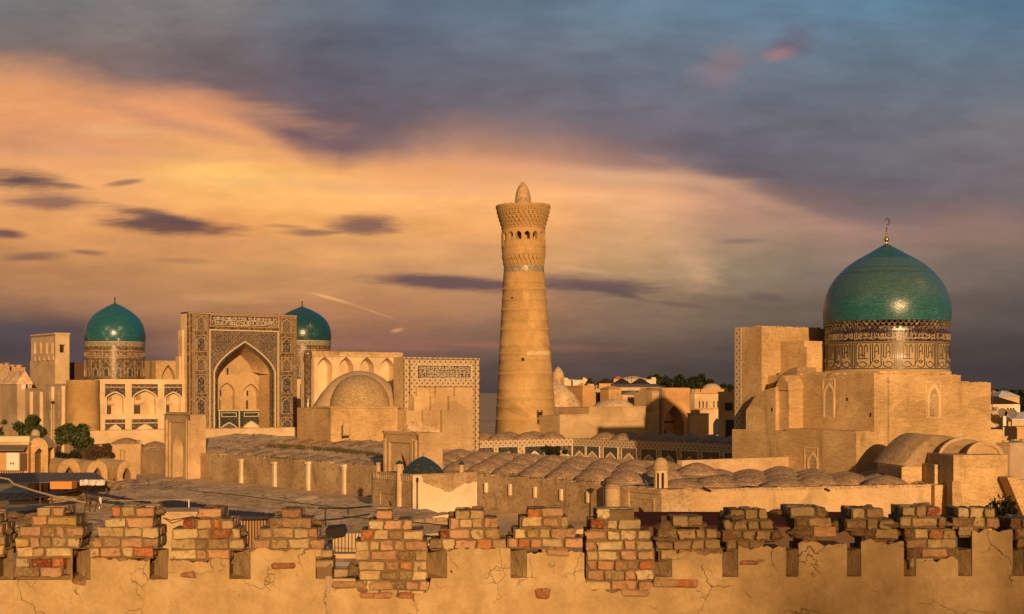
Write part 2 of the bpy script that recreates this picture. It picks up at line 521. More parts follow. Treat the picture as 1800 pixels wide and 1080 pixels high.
def bricky(name, c, mortar, bw=.5, bh=.16, uv=True, var=.35, stain=.3, bump=.5, rough=.9):
    """brick courses one can make out, each brick its own tone"""
    m, t, b = newmat(name)
    p = coords(t, uv)
    if not uv:
        x, y, z = t.sep(p)
        p = t.comb(t.m('ADD', x, y), z, 0.0)
    bt = t.n('ShaderNodeTexBrick', {'Vector': p, 'Color1': (c[0] * (1 - var), c[1] * (1 - var), c[2] * (1 - var), 1), 'Color2': (c[0] * (1 + var * .7), c[1] * (1 + var * .7), c[2] * (1 + var * .7), 1), 'Mortar': tuple(mortar) + (1,), 'Scale': 1.0, 'Mortar Size': bh * .16, 'Brick Width': bw, 'Row Height': bh, 'Bias': 0.0})
    big = t.noise(p, .35, 5, .6)
    fin = t.noise(p, 7, 4, .6)
    k = t.m('ADD', .72, t.m('MULTIPLY', big, .56))
    k = t.m('MULTIPLY', k, t.m('ADD', .8, t.m('MULTIPLY', fin, .4)))
    colr = t.mix(1.0, bt.outputs[0], t.comb(k, k, k), 'MULTIPLY')
    colr = t.mix(t.m('MULTIPLY', t.sm(t.noise(p, .8, 5, .65), .55, .75), stain), colr, (c[0] * .45, c[1] * .42, c[2] * .4, 1))
    t.put(b.inputs['Base Color'], colr)
    b.inputs['Roughness'].default_value = rough
    b.inputs['Specular IOR Level'].default_value = .2
    bn = t.n('ShaderNodeBump', {'Height': t.m('SUBTRACT', 1.0, bt.outputs[1]), 'Strength': bump, 'Distance': .05})
    t.put(b.inputs['Normal'], bn.outputs[0])
    return m
def glaze(name, c, c2, rough=.22, uv=True, row=.17, loss=.25, lossc=(.20, .13, .07), bump=.55, band=0.0, bandc=(.02, .08, .09), wear=None):
    """glazed tile courses with worn spots"""
    m, t, b = newmat(name)
    p = coords(t, uv)
    x, y, z = t.sep(p)
    if not uv:
        x, y = t.m('ADD', x, y), z
        p = t.comb(x, y, 0.0)
    bt = t.n('ShaderNodeTexBrick', {'Vector': p, 'Color1': tuple(c) + (1,), 'Color2': tuple(c2) + (1,), 'Mortar': tuple(v * .55 for v in c) + (1,), 'Scale': 1.0, 'Mortar Size': row * .1, 'Brick Width': row * 2.1, 'Row Height': row, 'Bias': 0.0})
    big = t.noise(t.scale(p, .5, 1.3, 1), .55, 5, .6)
    colr = t.mix(t.m('MULTIPLY', t.sm(big, .3, .75), .55), bt.outputs[0], tuple(v * .55 for v in c2) + (1,))
    ls = t.noise(t.scale(p, .7, 2.2, 1), 1.7, 7, .72)
    lm = t.m('MULTIPLY', t.sm(ls, .50, .62), loss)
    if wear:      # tiles kept at the foot and on the cap, lost and dulled between
        w = t.m('MULTIPLY', t.sm(y, wear[0] - .9, wear[0] + 1.3), t.sm(y, wear[1] + .12, wear[1] - .12))
        lm = t.m('MULTIPLY', lm, t.m('ADD', .12, t.m('MULTIPLY', w, .88)))
        dull = t.m('MULTIPLY', w, t.m('ADD', .25, t.m('MULTIPLY', t.noise(t.scale(p, .5, 3.0, 1), 1.0, 5, .7), .5)))
        colr = t.mix(dull, colr, (.060, .098, .122, 1))
        colr = t.mix(t.m('MULTIPLY', t.sm(y, wear[1] - .1, wear[1] + .1), .45), colr, (.012, .05, .045, 1))
        for yy, hh in wear[2]:
            colr = t.mix(t.m('MULTIPLY', t.sm(t.m('ABSOLUTE', t.m('SUBTRACT', y, yy)), hh, hh * .5), .7), colr, (.03, .05, .03, 1))
    colr = t.mix(lm, colr, tuple(lossc) + (1,))
    if band:
        bd = t.noise(t.scale(p, .06, 1.0, 1), 1.1, 3, .6)
        colr = t.mix(t.m('MULTIPLY', t.sm(bd, .56, .68), band), colr, tuple(bandc) + (1,))
    t.put(b.inputs['Base Color'], colr)
    t.put(b.inputs['Roughness'], t.m('ADD', rough, t.m('MULTIPLY', lm, .6)))
    b.inputs['Specular IOR Level'].default_value = .5
    cell = t.n('ShaderNodeTexVoronoi', {'Vector': t.scale(p, 1, 1.8, 1), 'Scale': 1.0 / row * .55}).outputs['Color']
    cr, cg, cb = t.sep(cell)
    h = t.m('ADD', t.m('MULTIPLY', bt.outputs[1], -.5), t.m('ADD', t.m('MULTIPLY', cr, .7), t.m('MULTIPLY', t.noise(p, 3.5, 4, .6), .9)))
    bn = t.n('ShaderNodeBump', {'Height': h, 'Strength': bump, 'Distance': .06})
    t.put(b.inputs['Normal'], bn.outputs[0])
    return m
def mosaic(name, dark, mid, light, sx=1.2, amt=.5, rough=.35, uv=False, dots=None, girih=True, bump=.3):
    """tile mosaic: a lattice of small shapes in three tones"""
    m, t, b = newmat(name)
    p = coords(t, uv)
    x, y, z = t.sep(p)
    if uv:
        a, c = x, y
    else:
        a, c = t.m('ADD', x, y), z
    q = t.comb(a, c, 0.0)
    vo = t.n('ShaderNodeTexVoronoi', {'Vector': q, 'Scale': 2.3 * sx})
    r, g, bb = t.sep(vo.outputs['Color'])
    wx = t.m('SINE', t.m('MULTIPLY', a, 3.1 * sx)); wz = t.m('SINE', t.m('MULTIPLY', c, 3.1 * sx))
    wd = t.m('MULTIPLY', wx, wz)
    w2 = t.m('SINE', t.m('MULTIPLY', t.m('ADD', a, c), 4.4 * sx)); w3 = t.m('SINE', t.m('MULTIPLY', t.m('SUBTRACT', a, c), 4.4 * sx))
    lat = t.m('ABSOLUTE', t.m('MULTIPLY', w2, w3))
    nz = t.noise(q, 5 * sx, 5, .7)
    colr = t.mix(t.sm(r, .35, .6), dark + (1,), mid + (1,))
    if girih:
        colr = t.mix(t.m('MULTIPLY', t.sm(lat, .10, .02), amt), colr, light + (1,))
        colr = t.mix(t.m('MULTIPLY', t.sm(wd, .55, .8), amt), colr, light + (1,))
    colr = t.mix(t.m('MULTIPLY', t.sm(g, .74, .9), amt * .8), colr, light + (1,))
    k = t.m('ADD', .6, t.m('MULTIPLY', nz, .8))
    colr = t.mix(1.0, colr, t.comb(k, k, k), 'MULTIPLY')
    t.put(b.inputs['Base Color'], colr)
    b.inputs['Roughness'].default_value = rough
    bn = t.n('ShaderNodeBump', {'Height': t.m('ADD', bb, t.m('MULTIPLY', nz, .5)), 'Strength': bump, 'Distance': .05})
    t.put(b.inputs['Normal'], bn.outputs[0])
    return m
def dotted(name, base, dot, pitch=.62, size=.2, uv=False):
    """buff glazed brick with a quincunx of small dark tiles"""
    m, t, b = newmat(name)
    p = coords(t, uv)
    x, y, z = t.sep(p)
    a, c = (x, y) if uv else (t.m('ADD', x, y), z)
    def grid(o):
        fa = t.m('ABSOLUTE', t.m('SUBTRACT', t.m('FRACT', t.m('ADD', t.m('DIVIDE', a, pitch), o)), .5))
        fc = t.m('ABSOLUTE', t.m('SUBTRACT', t.m('FRACT', t.m('ADD', t.m('DIVIDE', c, pitch), o)), .5))
        return t.m('LESS_THAN', t.m('ADD', fa, fc), size)
    q = t.comb(a, c, 0.0)
    big = t.noise(q, .4, 5, .6); fin = t.noise(q, 6, 5, .7)
    k = t.m('ADD', .62, t.m('ADD', t.m('MULTIPLY', big, .4), t.m('MULTIPLY', fin, .4)))
    colr = t.mix(1.0, base + (1,), t.comb(k, k, k), 'MULTIPLY')
    colr = t.mix(t.m('MULTIPLY', t.m('MAXIMUM', grid(0.0), grid(.5)), .85), colr, dot + (1,))
    t.put(b.inputs['Base Color'], colr)
    b.inputs['Roughness'].default_value = .6
    return m
def plain(name, c, rough=.7, var=.15, metal=0.0, sc=3.0, spec=.4):
    m, t, b = newmat(name)
    p = coords(t)
    nz = t.noise(p, sc, 6, .65)
    n2 = t.noise(p, sc * .2, 4, .6)
    k = t.m('ADD', 1 - var, t.m('ADD', t.m('MULTIPLY', nz, var), t.m('MULTIPLY', n2, var)))
    t.put(b.inputs['Base Color'], t.mix(1.0, tuple(c) + (1,), t.comb(k, k, k), 'MULTIPLY'))
    b.inputs['Roughness'].default_value = rough
    b.inputs['Metallic'].default_value = metal
    b.inputs['Specular IOR Level'].default_value = spec
    return m
def leafmat(name, c, c2):
    m, t, b = newmat(name)
    rnd = t.n('ShaderNodeNewGeometry').outputs['Random Per Island']
    p = coords(t)
    k = t.noise(p, .9, 3, .6)
    colr = t.mix(t.m('ADD', t.m('MULTIPLY', rnd, .7), t.m('MULTIPLY', t.m('SUBTRACT', k, .4), .6), clamp=True), tuple(c) + (1,), tuple(c2) + (1,))
    t.put(b.inputs['Base Color'], colr)
    b.inputs['Roughness'].default_value = .6
    b.inputs['Specular IOR Level'].default_value = .25
    return m

K = {}
K['brick'] = mud('buff_brick', (.475, .335, .175), var=.32, course=.62, stain=.6, fine=.62, bump=.5, speck=.14)
K['brick_uv'] = mud('buff_brick_round', (.425, .285, .13), var=.22, course=.6, stain=.35, fine=.55, bump=.45, uv=True)
K['brick_old'] = mud('old_brick', (.42, .305, .18), var=.36, course=.6, stain=.7, fine=.7, bump=.6, speck=.35)
K['clay'] = mud('clay_plaster', (.475, .345, .20), var=.26, course=.3, stain=.45, fine=.42, bump=.35, speck=.1)
K['clay_grey'] = mud('grey_clay_plaster', (.40, .315, .225), var=.3, course=.25, stain=.5, fine=.4, bump=.3)
K['pale'] = mud('pale_plaster', (.60, .46, .29), var=.16, course=.12, stain=.28, fine=.22, bump=.15)
K['white'] = mud('whitewash', (.66, .55, .40), var=.16, course=.2, stain=.2, fine=.22, bump=.2)
K['vaultclay'] = mud('vault_clay', (.30, .215, .13), var=.3, course=.1, stain=.6, fine=.5, bump=.5, speck=.4, pat=.35)
K['roofclay'] = mud('roof_clay', (.62, .45, .28), var=.45, course=.0, stain=.6, fine=.8, bump=.9, speck=.5, pat=.35)
K['domelet'] = bricky('domelet_brick', (.39, .265, .17), (.23, .155, .095), .5, .26, True, .4, .35, .7)
K['dome_brick'] = bricky('dome_brick', (.43, .315, .18), (.31, .225, .13), .42, .26, True, .28, .35, .5)
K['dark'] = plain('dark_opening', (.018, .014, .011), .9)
K['wood'] = plain('old_wood', (.09, .05, .03), .8, .3)
K['cream'] = plain('cream_tile', (.55, .45, .31), .5, .15)
K['glassdark'] = plain('dark_window_glass', (.03, .035, .04), .15, .1)
# ------------------------------------------------------------------ ground
K['earth'] = mud('dry_earth', (.42, .31, .20), var=.3, course=.0, stain=.4, fine=.35, bump=.3, pat=.05)
g = MB()
GX = [-9000, -2500, -700, -300, -150, -60, 0, 60, 150, 300, 700, 2500, 9000]
GY = [-400, 16, 60, 110, 160, 230, 320, 480, 900, 2500, 10500]
for i in range(len(GX) - 1):
    for j in range(len(GY) - 1):
        g.face([(GX[i], GY[j], 0), (GX[i + 1], GY[j], 0), (GX[i + 1], GY[j + 1], 0), (GX[i], GY[j + 1], 0)])
g.solo('ground', K['earth'], E, (0, 0, 0), 'bare dry earth under the whole old town', 'ground', kind='structure')
t_ = MB(); t_.box(-60, 60, -90, 12.2, 0, 11.4)
t_.solo('terrace', K['earth'], E, (0, 0, 0), 'earth terrace of the fortress behind the brick parapet', 'terrace', kind='structure')

def tile_letters(mb, m, a0, a1, c0, c1, b0, b1, seed, wd=.085, gap=.34):
    """a line of flowing script in raised strokes: tall uprights, bowls, sweeps and dots"""
    r = random.Random(seed)
    h = c1 - c0
    w = wd * h
    a = a0 + .15 * h
    while a < a1 - .2 * h:
        kind = r.random()
        if kind < .5:
            top = c1 - h * r.uniform(.06, .16); lean = r.uniform(-.06, .1) * h
            mb.ribbon([(a, c0 + h * r.uniform(.25, .4)), (a + lean * .5, c0 + h * .65), (a + lean, top)], w, m, b0, b1)
        if kind > .25:
            x0 = a; rw = r.uniform(.22, .42) * h; zc = c0 + h * r.uniform(.24, .42); dz = h * r.uniform(.12, .2)
            pts = [(x0 + rw * (.5 - .5 * cos(t * pi)) * 1.25, zc - dz * sin(t * pi)) for t in [i / 7 for i in range(8)]]
            mb.ribbon(pts, w, m, b0, b1)
        if kind > .6:
            zc = c0 + h * r.uniform(.55, .72)
            pts = [(a + h * .3 * t, zc + h * .1 * sin(t * 6)) for t in [i / 6 for i in range(7)]]
            mb.ribbon(pts, w * .8, m, b0, b1)
        for _ in range(r.choice((0, 1, 1, 2))):
            xa, zc = a + r.uniform(0, .3) * h, c0 + h * r.choice((.1, .52, .8))
            mb.box(xa, xa + w, b0, b1, zc, zc + w, m)
        a += h * r.uniform(gap * .55, gap)

def finial(mb, cu, cv, z0, h, balls=((.2, .16), (.45, .11), (.65, .07)), pole=.035):
    mb.lathe([(pole * 1.6, z0 - .3), (pole, z0 + .1 * h), (pole, z0 + h), (0, z0 + h)], cu, cv, 8)
    for f, r in balls:
        c = z0 + f * h
        mb.lathe([(0, c - r * h)] + [(r * h * sin(t), c - r * h * cos(t)) for t in [i * pi / 8 for i in range(1, 8)]] + [(0, c + r * h)], cu, cv, 12)

K['gold'] = plain('gilded_metal', (.75, .50, .14), .3, .1, 1.0)
K['teal'] = glaze('turquoise_tile', (.014, .105, .128), (.034, .165, .185), .27, True, .2, .8, (.075, .09, .085), .5, .3, (.03, .05, .045), (2.6, 9.5, ((6.4, .16), (7.3, .10), (9.5, .05))))
K['teal_small'] = glaze('turquoise_tile_clean', (.012, .105, .150), (.022, .140, .185), .2, True, .22, .22, (.10, .10, .07), .3)
K['teal_dark'] = glaze('dark_turquoise_tile', (.008, .060, .080), (.014, .088, .11), .22, True, .22, .2, (.06, .08, .06), .4, .4, (.01, .06, .07))
K['drumtile'] = mosaic('drum_mosaic', (.06, .042, .032), (.14, .10, .065), (.30, .235, .15), 1.5, .5, .2, True, bump=.4)
K['navy'] = mosaic('navy_mosaic', (.018, .016, .028), (.05, .035, .04), (.42, .36, .28), 2.2, .35, .2, True, girih=False, bump=.5)
K['girih'] = mosaic('girih_mosaic', (.05, .035, .035), (.12, .08, .06), (.46, .36, .24), 1.5, .75, .35)
K['girih_dark'] = mosaic('dark_girih_mosaic', (.028, .024, .03), (.075, .055, .055), (.34, .28, .2), 2.0, .45, .35)
K['girih_plain'] = mosaic('grey_girih_mosaic', (.075, .055, .045), (.15, .11, .08), (.32, .25, .17), 2.6, .5, .35)
K['girih_blue'] = mosaic('blue_green_mosaic', (.016, .022, .024), (.028, .045, .045), (.22, .18, .13), 2.0, .3, .35)
K['border'] = mosaic('border_mosaic', (.05, .026, .02), (.12, .066, .036), (.36, .26, .15), 1.6, .5, .4)
K['dots'] = dotted('dotted_tile', (.46, .355, .225), (.05, .04, .045), .95, .2)
K['dots_fine'] = dotted('fine_dotted_tile', (.44, .345, .215), (.06, .05, .055), .85, .19)
K['buff'] = plain('buff_tile', (.36, .27, .165), .5, .25)
K['kufic_ground'] = plain('buff_glazed_tile', (.38, .29, .165), .35, .25, 0, 2.0)
K['ink'] = plain('dark_blue_tile', (.04, .036, .045), .3, .2)
K['inkwhite'] = plain('white_tile', (.62, .53, .40), .4, .1)

# ================================================================== MINARET
RM = 9.926
def ym(y): return 14 + (688 - y) / RM
mi = thing('minaret', 'tall tapering brick minaret rising in the middle of the skyline', 'minaret', E, 2.56, 272, 0)
mi.rotation_euler = (0, -.0128, 0)
cu, cv = 2.56, 272
def rs(y): return (36 + (y - 480) * .0645) / RM
shaft = MB()
prof = [(rs(829) + .0, 0)]
bands = [736, 715, 700, 684, 657, 650, 632, 622, 607, 580, 563, 545, 527, 509, 497]
ys = [y for b_ in bands for y in (b_ + 2.6, b_ + 2.2, b_ - 2.2, b_ - 2.6)] + [480]
for y in ys:
    near = any(abs(y - b_) < 2.4 for b_ in bands)
    prof.append((rs(y) + (.035 if near else 0), ym(y)))
shaft.lathe(prof, cu, cv, 72)
shaft.build('shaft', K['brick_uv'], mi)
for k, b_ in enumerate([736, 700, 657, 622, 580, 545, 509]):
    bb = MB(); n = 64
    r = rs(b_) + .055
    for i in range(n):
        a0, a1 = 2 * pi * i / n, 2 * pi * (i + 1) / n
        zc, hz = ym(b_), .18
        m = lambda a, b, c: (cu + (r - b) * sin(a), cv - (r - b) * cos(a), c)
        bb.box(a0, a1, -.05, .06, zc - hz * (1 if i % 2 else .45), zc + hz * (.45 if i % 2 else 1), m)
    bb.build('ornament_band', K['brick_uv'], mi)
pb = MB()
m = lambda a, b, c: (cu + (rs(622.5) + .1 - b) * sin(a), cv - (rs(622.5) + .1 - b) * cos(a), c)
for i in range(14):
    a0 = .06 + i * .078
    pb.box(a0, a0 + .0775, -.05, .12, ym(626), ym(619), m)
pb.build('pale_repair_band', K['pale'], mi, label='pale band of newer brick on the right of the shaft')
gz = MB(); gz.lathe([(35.3 / RM, ym(480)), (35.6 / RM, ym(478.5)), (35.3 / RM, ym(471)), (35.4 / RM, ym(469))], cu, cv, 64)
K['glazeband'] = mosaic('glazed_band', (.10, .13, .12), (.26, .22, .16), (.46, .36, .24), 2.4, .8, .35, True)
gz.build('glazed_band', K['glazeband'], mi)
def stal(mb, y0, y1, h0, h1, n, ph, dep=.5, narrow=.3):
    """one tier of a stalactite cornice: n small niches' brackets leaning out"""
    for i in range(n):
        c = 2 * pi * (i + ph) / n
        w1 = pi / n * .84; w0 = w1 * narrow
        r0, r1 = h0 / RM, h1 / RM
        P = lambda a, r, z: (cu + r * sin(a), cv - r * cos(a), z)
        z0, z1 = ym(y0), ym(y1); zm = z0 + (z1 - z0) * .55
        mb.hull([P(c - w0, r0 - .05, z0), P(c + w0, r0 - .05, z0), P(c + w0, r0 - dep, z0), P(c - w0, r0 - dep, z0)],
                [P(c - w1, (r0 + r1 * 2) / 3, zm), P(c + w1, (r0 + r1 * 2) / 3, zm), P(c + w1, r0 - dep, zm), P(c - w1, r0 - dep, zm)])
        mb.hull([P(c - w1, (r0 + r1 * 2) / 3, zm), P(c + w1, (r0 + r1 * 2) / 3, zm), P(c + w1, r0 - dep, zm), P(c - w1, r0 - dep, zm)],
                [P(c - w1, r1, z1), P(c + w1, r1, z1), P(c + w1, r0 - dep, z1), P(c - w1, r0 - dep, z1)])
lc = MB()
lc.lathe([(35.2 / RM, ym(469)), (33.6 / RM, ym(468)), (33.6 / RM, ym(461)), (35.4 / RM, ym(451)), (38.9 / RM, ym(449.6)), (38.0 / RM, ym(448.6)), (38.3 / RM, ym(438)), (38.9 / RM, ym(437)), (38.9 / RM, ym(435)), (38.0 / RM, ym(434.4))], cu, cv, 64, smooth=False)
stal(lc, 469.5, 460, 35.2, 37.0, 30, 0, .6, .15); stal(lc, 460.4, 449.6, 36.8, 38.8, 30, .5, .6, .15)
lc.build('lower_cornice', K['brick_uv'], mi)
ga = MB(); Rg = 38.1 / RM; pit = 2 * pi * Rg / 16
mg = fcyl(cu, cv, Rg)
ga.niche(mg, 0, 16 * pit, ym(434.4), ym(402), [((i + .5) * pit - .12, .48, ym(425), ym(414.5), ym(409.6)) for i in range(16)], .75, back=False, step=.3, na=6)
ga.build('lantern_gallery', K['brick_uv'], mi)
fr_ = MB()
for i in range(16):
    c = (i + .5) * pit - .12
    fr_.ribbon([(c - .56, ym(436 - 2))] + [(c + x * 1.0, z) for x, z in arch_pts(.56, ym(415), ym(408.6), 5)] + [(c + .56, ym(434))], .12, mg, -.07, .02)
    fr_.box(c - .46, c + .46, -.02, .1, ym(424.6), ym(423.4), mg)
fr_.build('arch_frame', K['brick_uv'], mi)
core = MB(); core.lathe([(1.7, ym(436)), (1.7, ym(402))], cu, cv, 32); core.lathe([(0, ym(433)), (3.6, ym(433))], cu, cv, 32)
core.build('inner_column', K['brick_uv'], mi)
uc = MB()
uc.lathe([(38.1 / RM, ym(403)), (39.2 / RM, ym(402.6)), (39.2 / RM, ym(401)), (36.5 / RM, ym(400.6)), (36.5 / RM, ym(394)), (38.5 / RM, ym(388)), (41 / RM, ym(381)), (42.5 / RM, ym(374)), (44 / RM, ym(370)), (44.5 / RM, ym(366))], cu, cv, 64, smooth=False)
stal(uc, 400.6, 394, 38.4, 40.4, 34, 0, .7, .12); stal(uc, 394.4, 387.5, 40.2, 42.4, 34, .5, .7, .12); stal(uc, 388, 381, 42.2, 44.2, 34, 0, .7, .12); stal(uc, 381.4, 374, 44.0, 46.0, 34, .5, .7, .12); stal(uc, 374.4, 366.4, 45.8, 47.4, 50, 0, .7, .3)
uc.lathe([(47.4 / RM, ym(368)), (48.2 / RM, ym(366)), (48.4 / RM, ym(363.5)), (47.6 / RM, ym(362.2)), (0, ym(362.2))], cu, cv, 64, smooth=False)
rr = random.Random(3)
for i in range(60):
    a = 2 * pi * i / 60
    if rr.random() < .55:
        m = lambda aa, b, c: (cu + (47.6 / RM - b) * sin(aa), cv - (47.6 / RM - b) * cos(aa), c)
        uc.box(a, a + .07, 0, .3, ym(362.3), ym(362.3) + rr.uniform(.03, .12), m)
for yv, hv in ((394.2, 40.6), (387.8, 42.7), (381.2, 44.5), (374.2, 46.3)):
    uc.lathe([((hv - 3) / RM, ym(yv + .7)), ((hv + .5) / RM, ym(yv + .7)), ((hv + .5) / RM, ym(yv - .5)), ((hv - 3) / RM, ym(yv - .5))], cu, cv, 64, smooth=False)
uc.build('upper_cornice', K['brick_uv'], mi)
lp = MB()
lp.lathe([(13.4 / RM, ym(363)), (13.9 / RM, ym(357)), (13.9 / RM, ym(352)), (13.3 / RM, ym(346)), (12.2 / RM, ym(340.5)), (10.4 / RM, ym(334.5)), (8.0 / RM, ym(329)), (5.2 / RM, ym(325)), (2.9 / RM, ym(323.4)), (3.2 / RM, ym(322.8)), (3.2 / RM, ym(320.6)), (0, ym(320.4))], cu, cv, 32, wob=.05)
lp.build('bulb_top', K['brick_old'], mi)
wn = MB()
for px, y0, y1, w in ((919, 635.5, 630.5, 5), (900.5, 527.5, 524, 3), (948.5, 745, 724, 8)):
    r = rs((y0 + y1) / 2) + .04; a = (px - 924.5 + (680 - (y0 + y1) / 2) * .0) / RM / r
    a = math.asin(max(-1, min(1, (px - (919.7 + (y0 - 370) * .0133)) / RM / r)))
    hw = w / 2 / RM / r
    m = lambda aa, b, c: (cu + (r - b) * sin(aa), cv - (r - b) * cos(aa), c)
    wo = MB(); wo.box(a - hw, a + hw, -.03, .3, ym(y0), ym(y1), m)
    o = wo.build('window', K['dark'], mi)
    if w > 5:
        wf = MB(); wf.frame(a - hw * 1.35, a + hw * 1.35, ym(y0) - .1, ym(y1) + .3, .03, m, -.1, .1)
        wf.box(a - hw, a + hw, -.06, -.03, ym((y0 + y1) / 2) - .05, ym((y0 + y1) / 2) + .05, m)
        wf.build('frame', K['wood'], o)

# ================================================================== SANCTUARY with the great dome
sx, sy = 149.2, 126.5
sa = thing('domed_sanctuary', 'massive square brick sanctuary under the largest turquoise dome', 'mosque', M, 146, 124, 0)
def zb(y, D=190.0): return zat(y, D)
bl = MB()
bl.box(134, 160.5, 118, 138, 0, 9.3)
bl.box(137, 152.6, 118.003, 135, 9.3, 15.95)
bl.box(152.6, 158.4, 118.004, 135, 9.3, 15.05)
bl.box(139.0, 152.0, 118.9, 135, 15.95, 16.35)
rr = random.Random(5)
for i in range(26):                       # crumbled top courses
    x = rr.uniform(137, 157.5); zt = 15.95 if x < 152 else 15.05
    bl.box(x, x + rr.uniform(.3, .9), 118.05 + rr.uniform(0, .2), 119, zt, zt + rr.uniform(.04, .16))
for i in range(16):
    v = rr.uniform(118.3, 133); bl.box(137.05, 137.6, v, v + rr.uniform(.3, .8), 15.95, 15.95 + rr.uniform(.04, .18))
bl.box(134.6, 137.0, 129.0, 130.6, 9.3, 14.1)
bl.prism([(128.9, 14.1), (130.9, 14.1), (130.9, 14.7), (130.4, 15.5), (129.9, 15.9), (129.4, 15.5), (128.9, 14.7)], .4, 3.4, lambda a, b, c: (134.0 + b, a, c))
bl.prism([(130.6, 0), (135.6, 0), (135.6, 11.6), (134.2, 13.2), (132.6, 14.1), (130.6, 14.5)], 0.002, 3, fu(134))
bl.prism([(118.4, 9.3), (129.0, 9.3), (129.0, 9.55), (118.4, 9.42)], .2, 3, fu(133.9))
bl.build('brick_block', K['brick'], sa)
def nichewin(pa, fr_mode, plane, x0, x1, ytop, ybot, apx, xin0, xin1, mat_back, name='blind_window'):
    fn = M.mu if fr_mode == 'u' else M.mv
    mm = fu(plane) if fr_mode == 'u' else fv(plane)
    a0, zt = fn(x0, ytop, plane); a1, zbm = fn(x1, ybot, plane)
    i0, zs = fn(xin0, apx, plane); i1, _ = fn(xin1, apx, plane)
    if a0 > a1: a0, a1 = a1, a0
    if i0 > i1: i0, i1 = i1, i0
    ac, hw = (i0 + i1) / 2, (i1 - i0) / 2
    f = MB(); f.ribbon([(ac - hw, zbm)] + [(ac + x, z) for x, z in arch_pts(hw, zs - hw * 1.5, zs, 8)] + [(ac + hw, zbm)], hw * .38, mm, -.10, .0)
    f.frame(a0, a1, zbm - .12, zt, .12, mm, -.07, 0)
    fo = f.build(name, K['pale'], pa)
    bk = MB(); bk.prism([(ac - hw * .86, zbm)] + [(ac + x * .86, z) for x, z in arch_pts(hw, zs - hw * 1.5, zs - .12, 8)] + [(ac + hw * .86, zbm)], -.03, 0, mm)
    bk.build('recess', mat_back, fo)
    return fo
nichewin(sa, 'u', 137, 1446, 1468, 667, 733, 676, 1449, 1466, K['brick_old'])
nichewin(sa, 'v', 118, 1627, 1653, 671, 733, 677, 1631, 1651, K['brick_old'])
nichewin(sa, 'u', 134, 1414, 1438, 786, 834, 797, 1421, 1437, K['brick_old'], 'blind_doorway')
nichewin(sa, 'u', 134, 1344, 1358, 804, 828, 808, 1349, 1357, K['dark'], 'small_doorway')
dp = MB(); a, _ = M.mv(1561, 760, 118); dp.box(a - .07, a + .07, 117.86, 117.99, 4.2, 15.6)
dp.build('drainpipe', K['brick_old'], sa)
hl = MB()
for px, y, w in ((1357, 721, 4), (1489, 702, 3), (1530, 730, 4)):
    pl_ = 134 if px < 1400 else 137
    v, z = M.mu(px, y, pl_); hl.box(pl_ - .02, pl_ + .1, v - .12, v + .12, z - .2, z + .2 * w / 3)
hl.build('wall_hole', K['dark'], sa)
# pishtaq behind
pq = MB()
pq.box(136.0, 163, 135.6, 139.6, 0, 22.0)
pq.box(136.0, 138.4, 134.9, 135.6, 0, 22.05)
pq.box(140.0, 144, 131.6, 135.6, 9, 20.2)
pq.box(140.0, 140.9, 131.2, 131.6, 9, 19.4)
pq.box(160.6, 163, 134.9, 135.6, 0, 22.05)
for i in range(14):
    x = rr.uniform(136, 147); pq.box(x, x + .6, 135.7, 136.6, 22.0, 22.0 + rr.uniform(.03, .15))
pq.build('portal_screen', K['brick'], sa)
pt = MB(); pt.box(135.93, 136.0, 138.4, 139.55, 5.5, 21.9)
pt.build('tiled_edge_strip', K['dots_fine'], sa)
# curved shingle vault between the block and the portal
vt = MB()
pv = []
for i in range(9):
    t = i / 8
    pv.append((135.4 - 5.6 * t, 13.0 + 3.9 * sin(t * pi / 2)))
vt.prism(pv + [(129.8, 15.0), (135.4, 12.6)], 2.2, 5.6, fu(134.6))
vt.build('vault_roof', K['vaultclay'], sa)
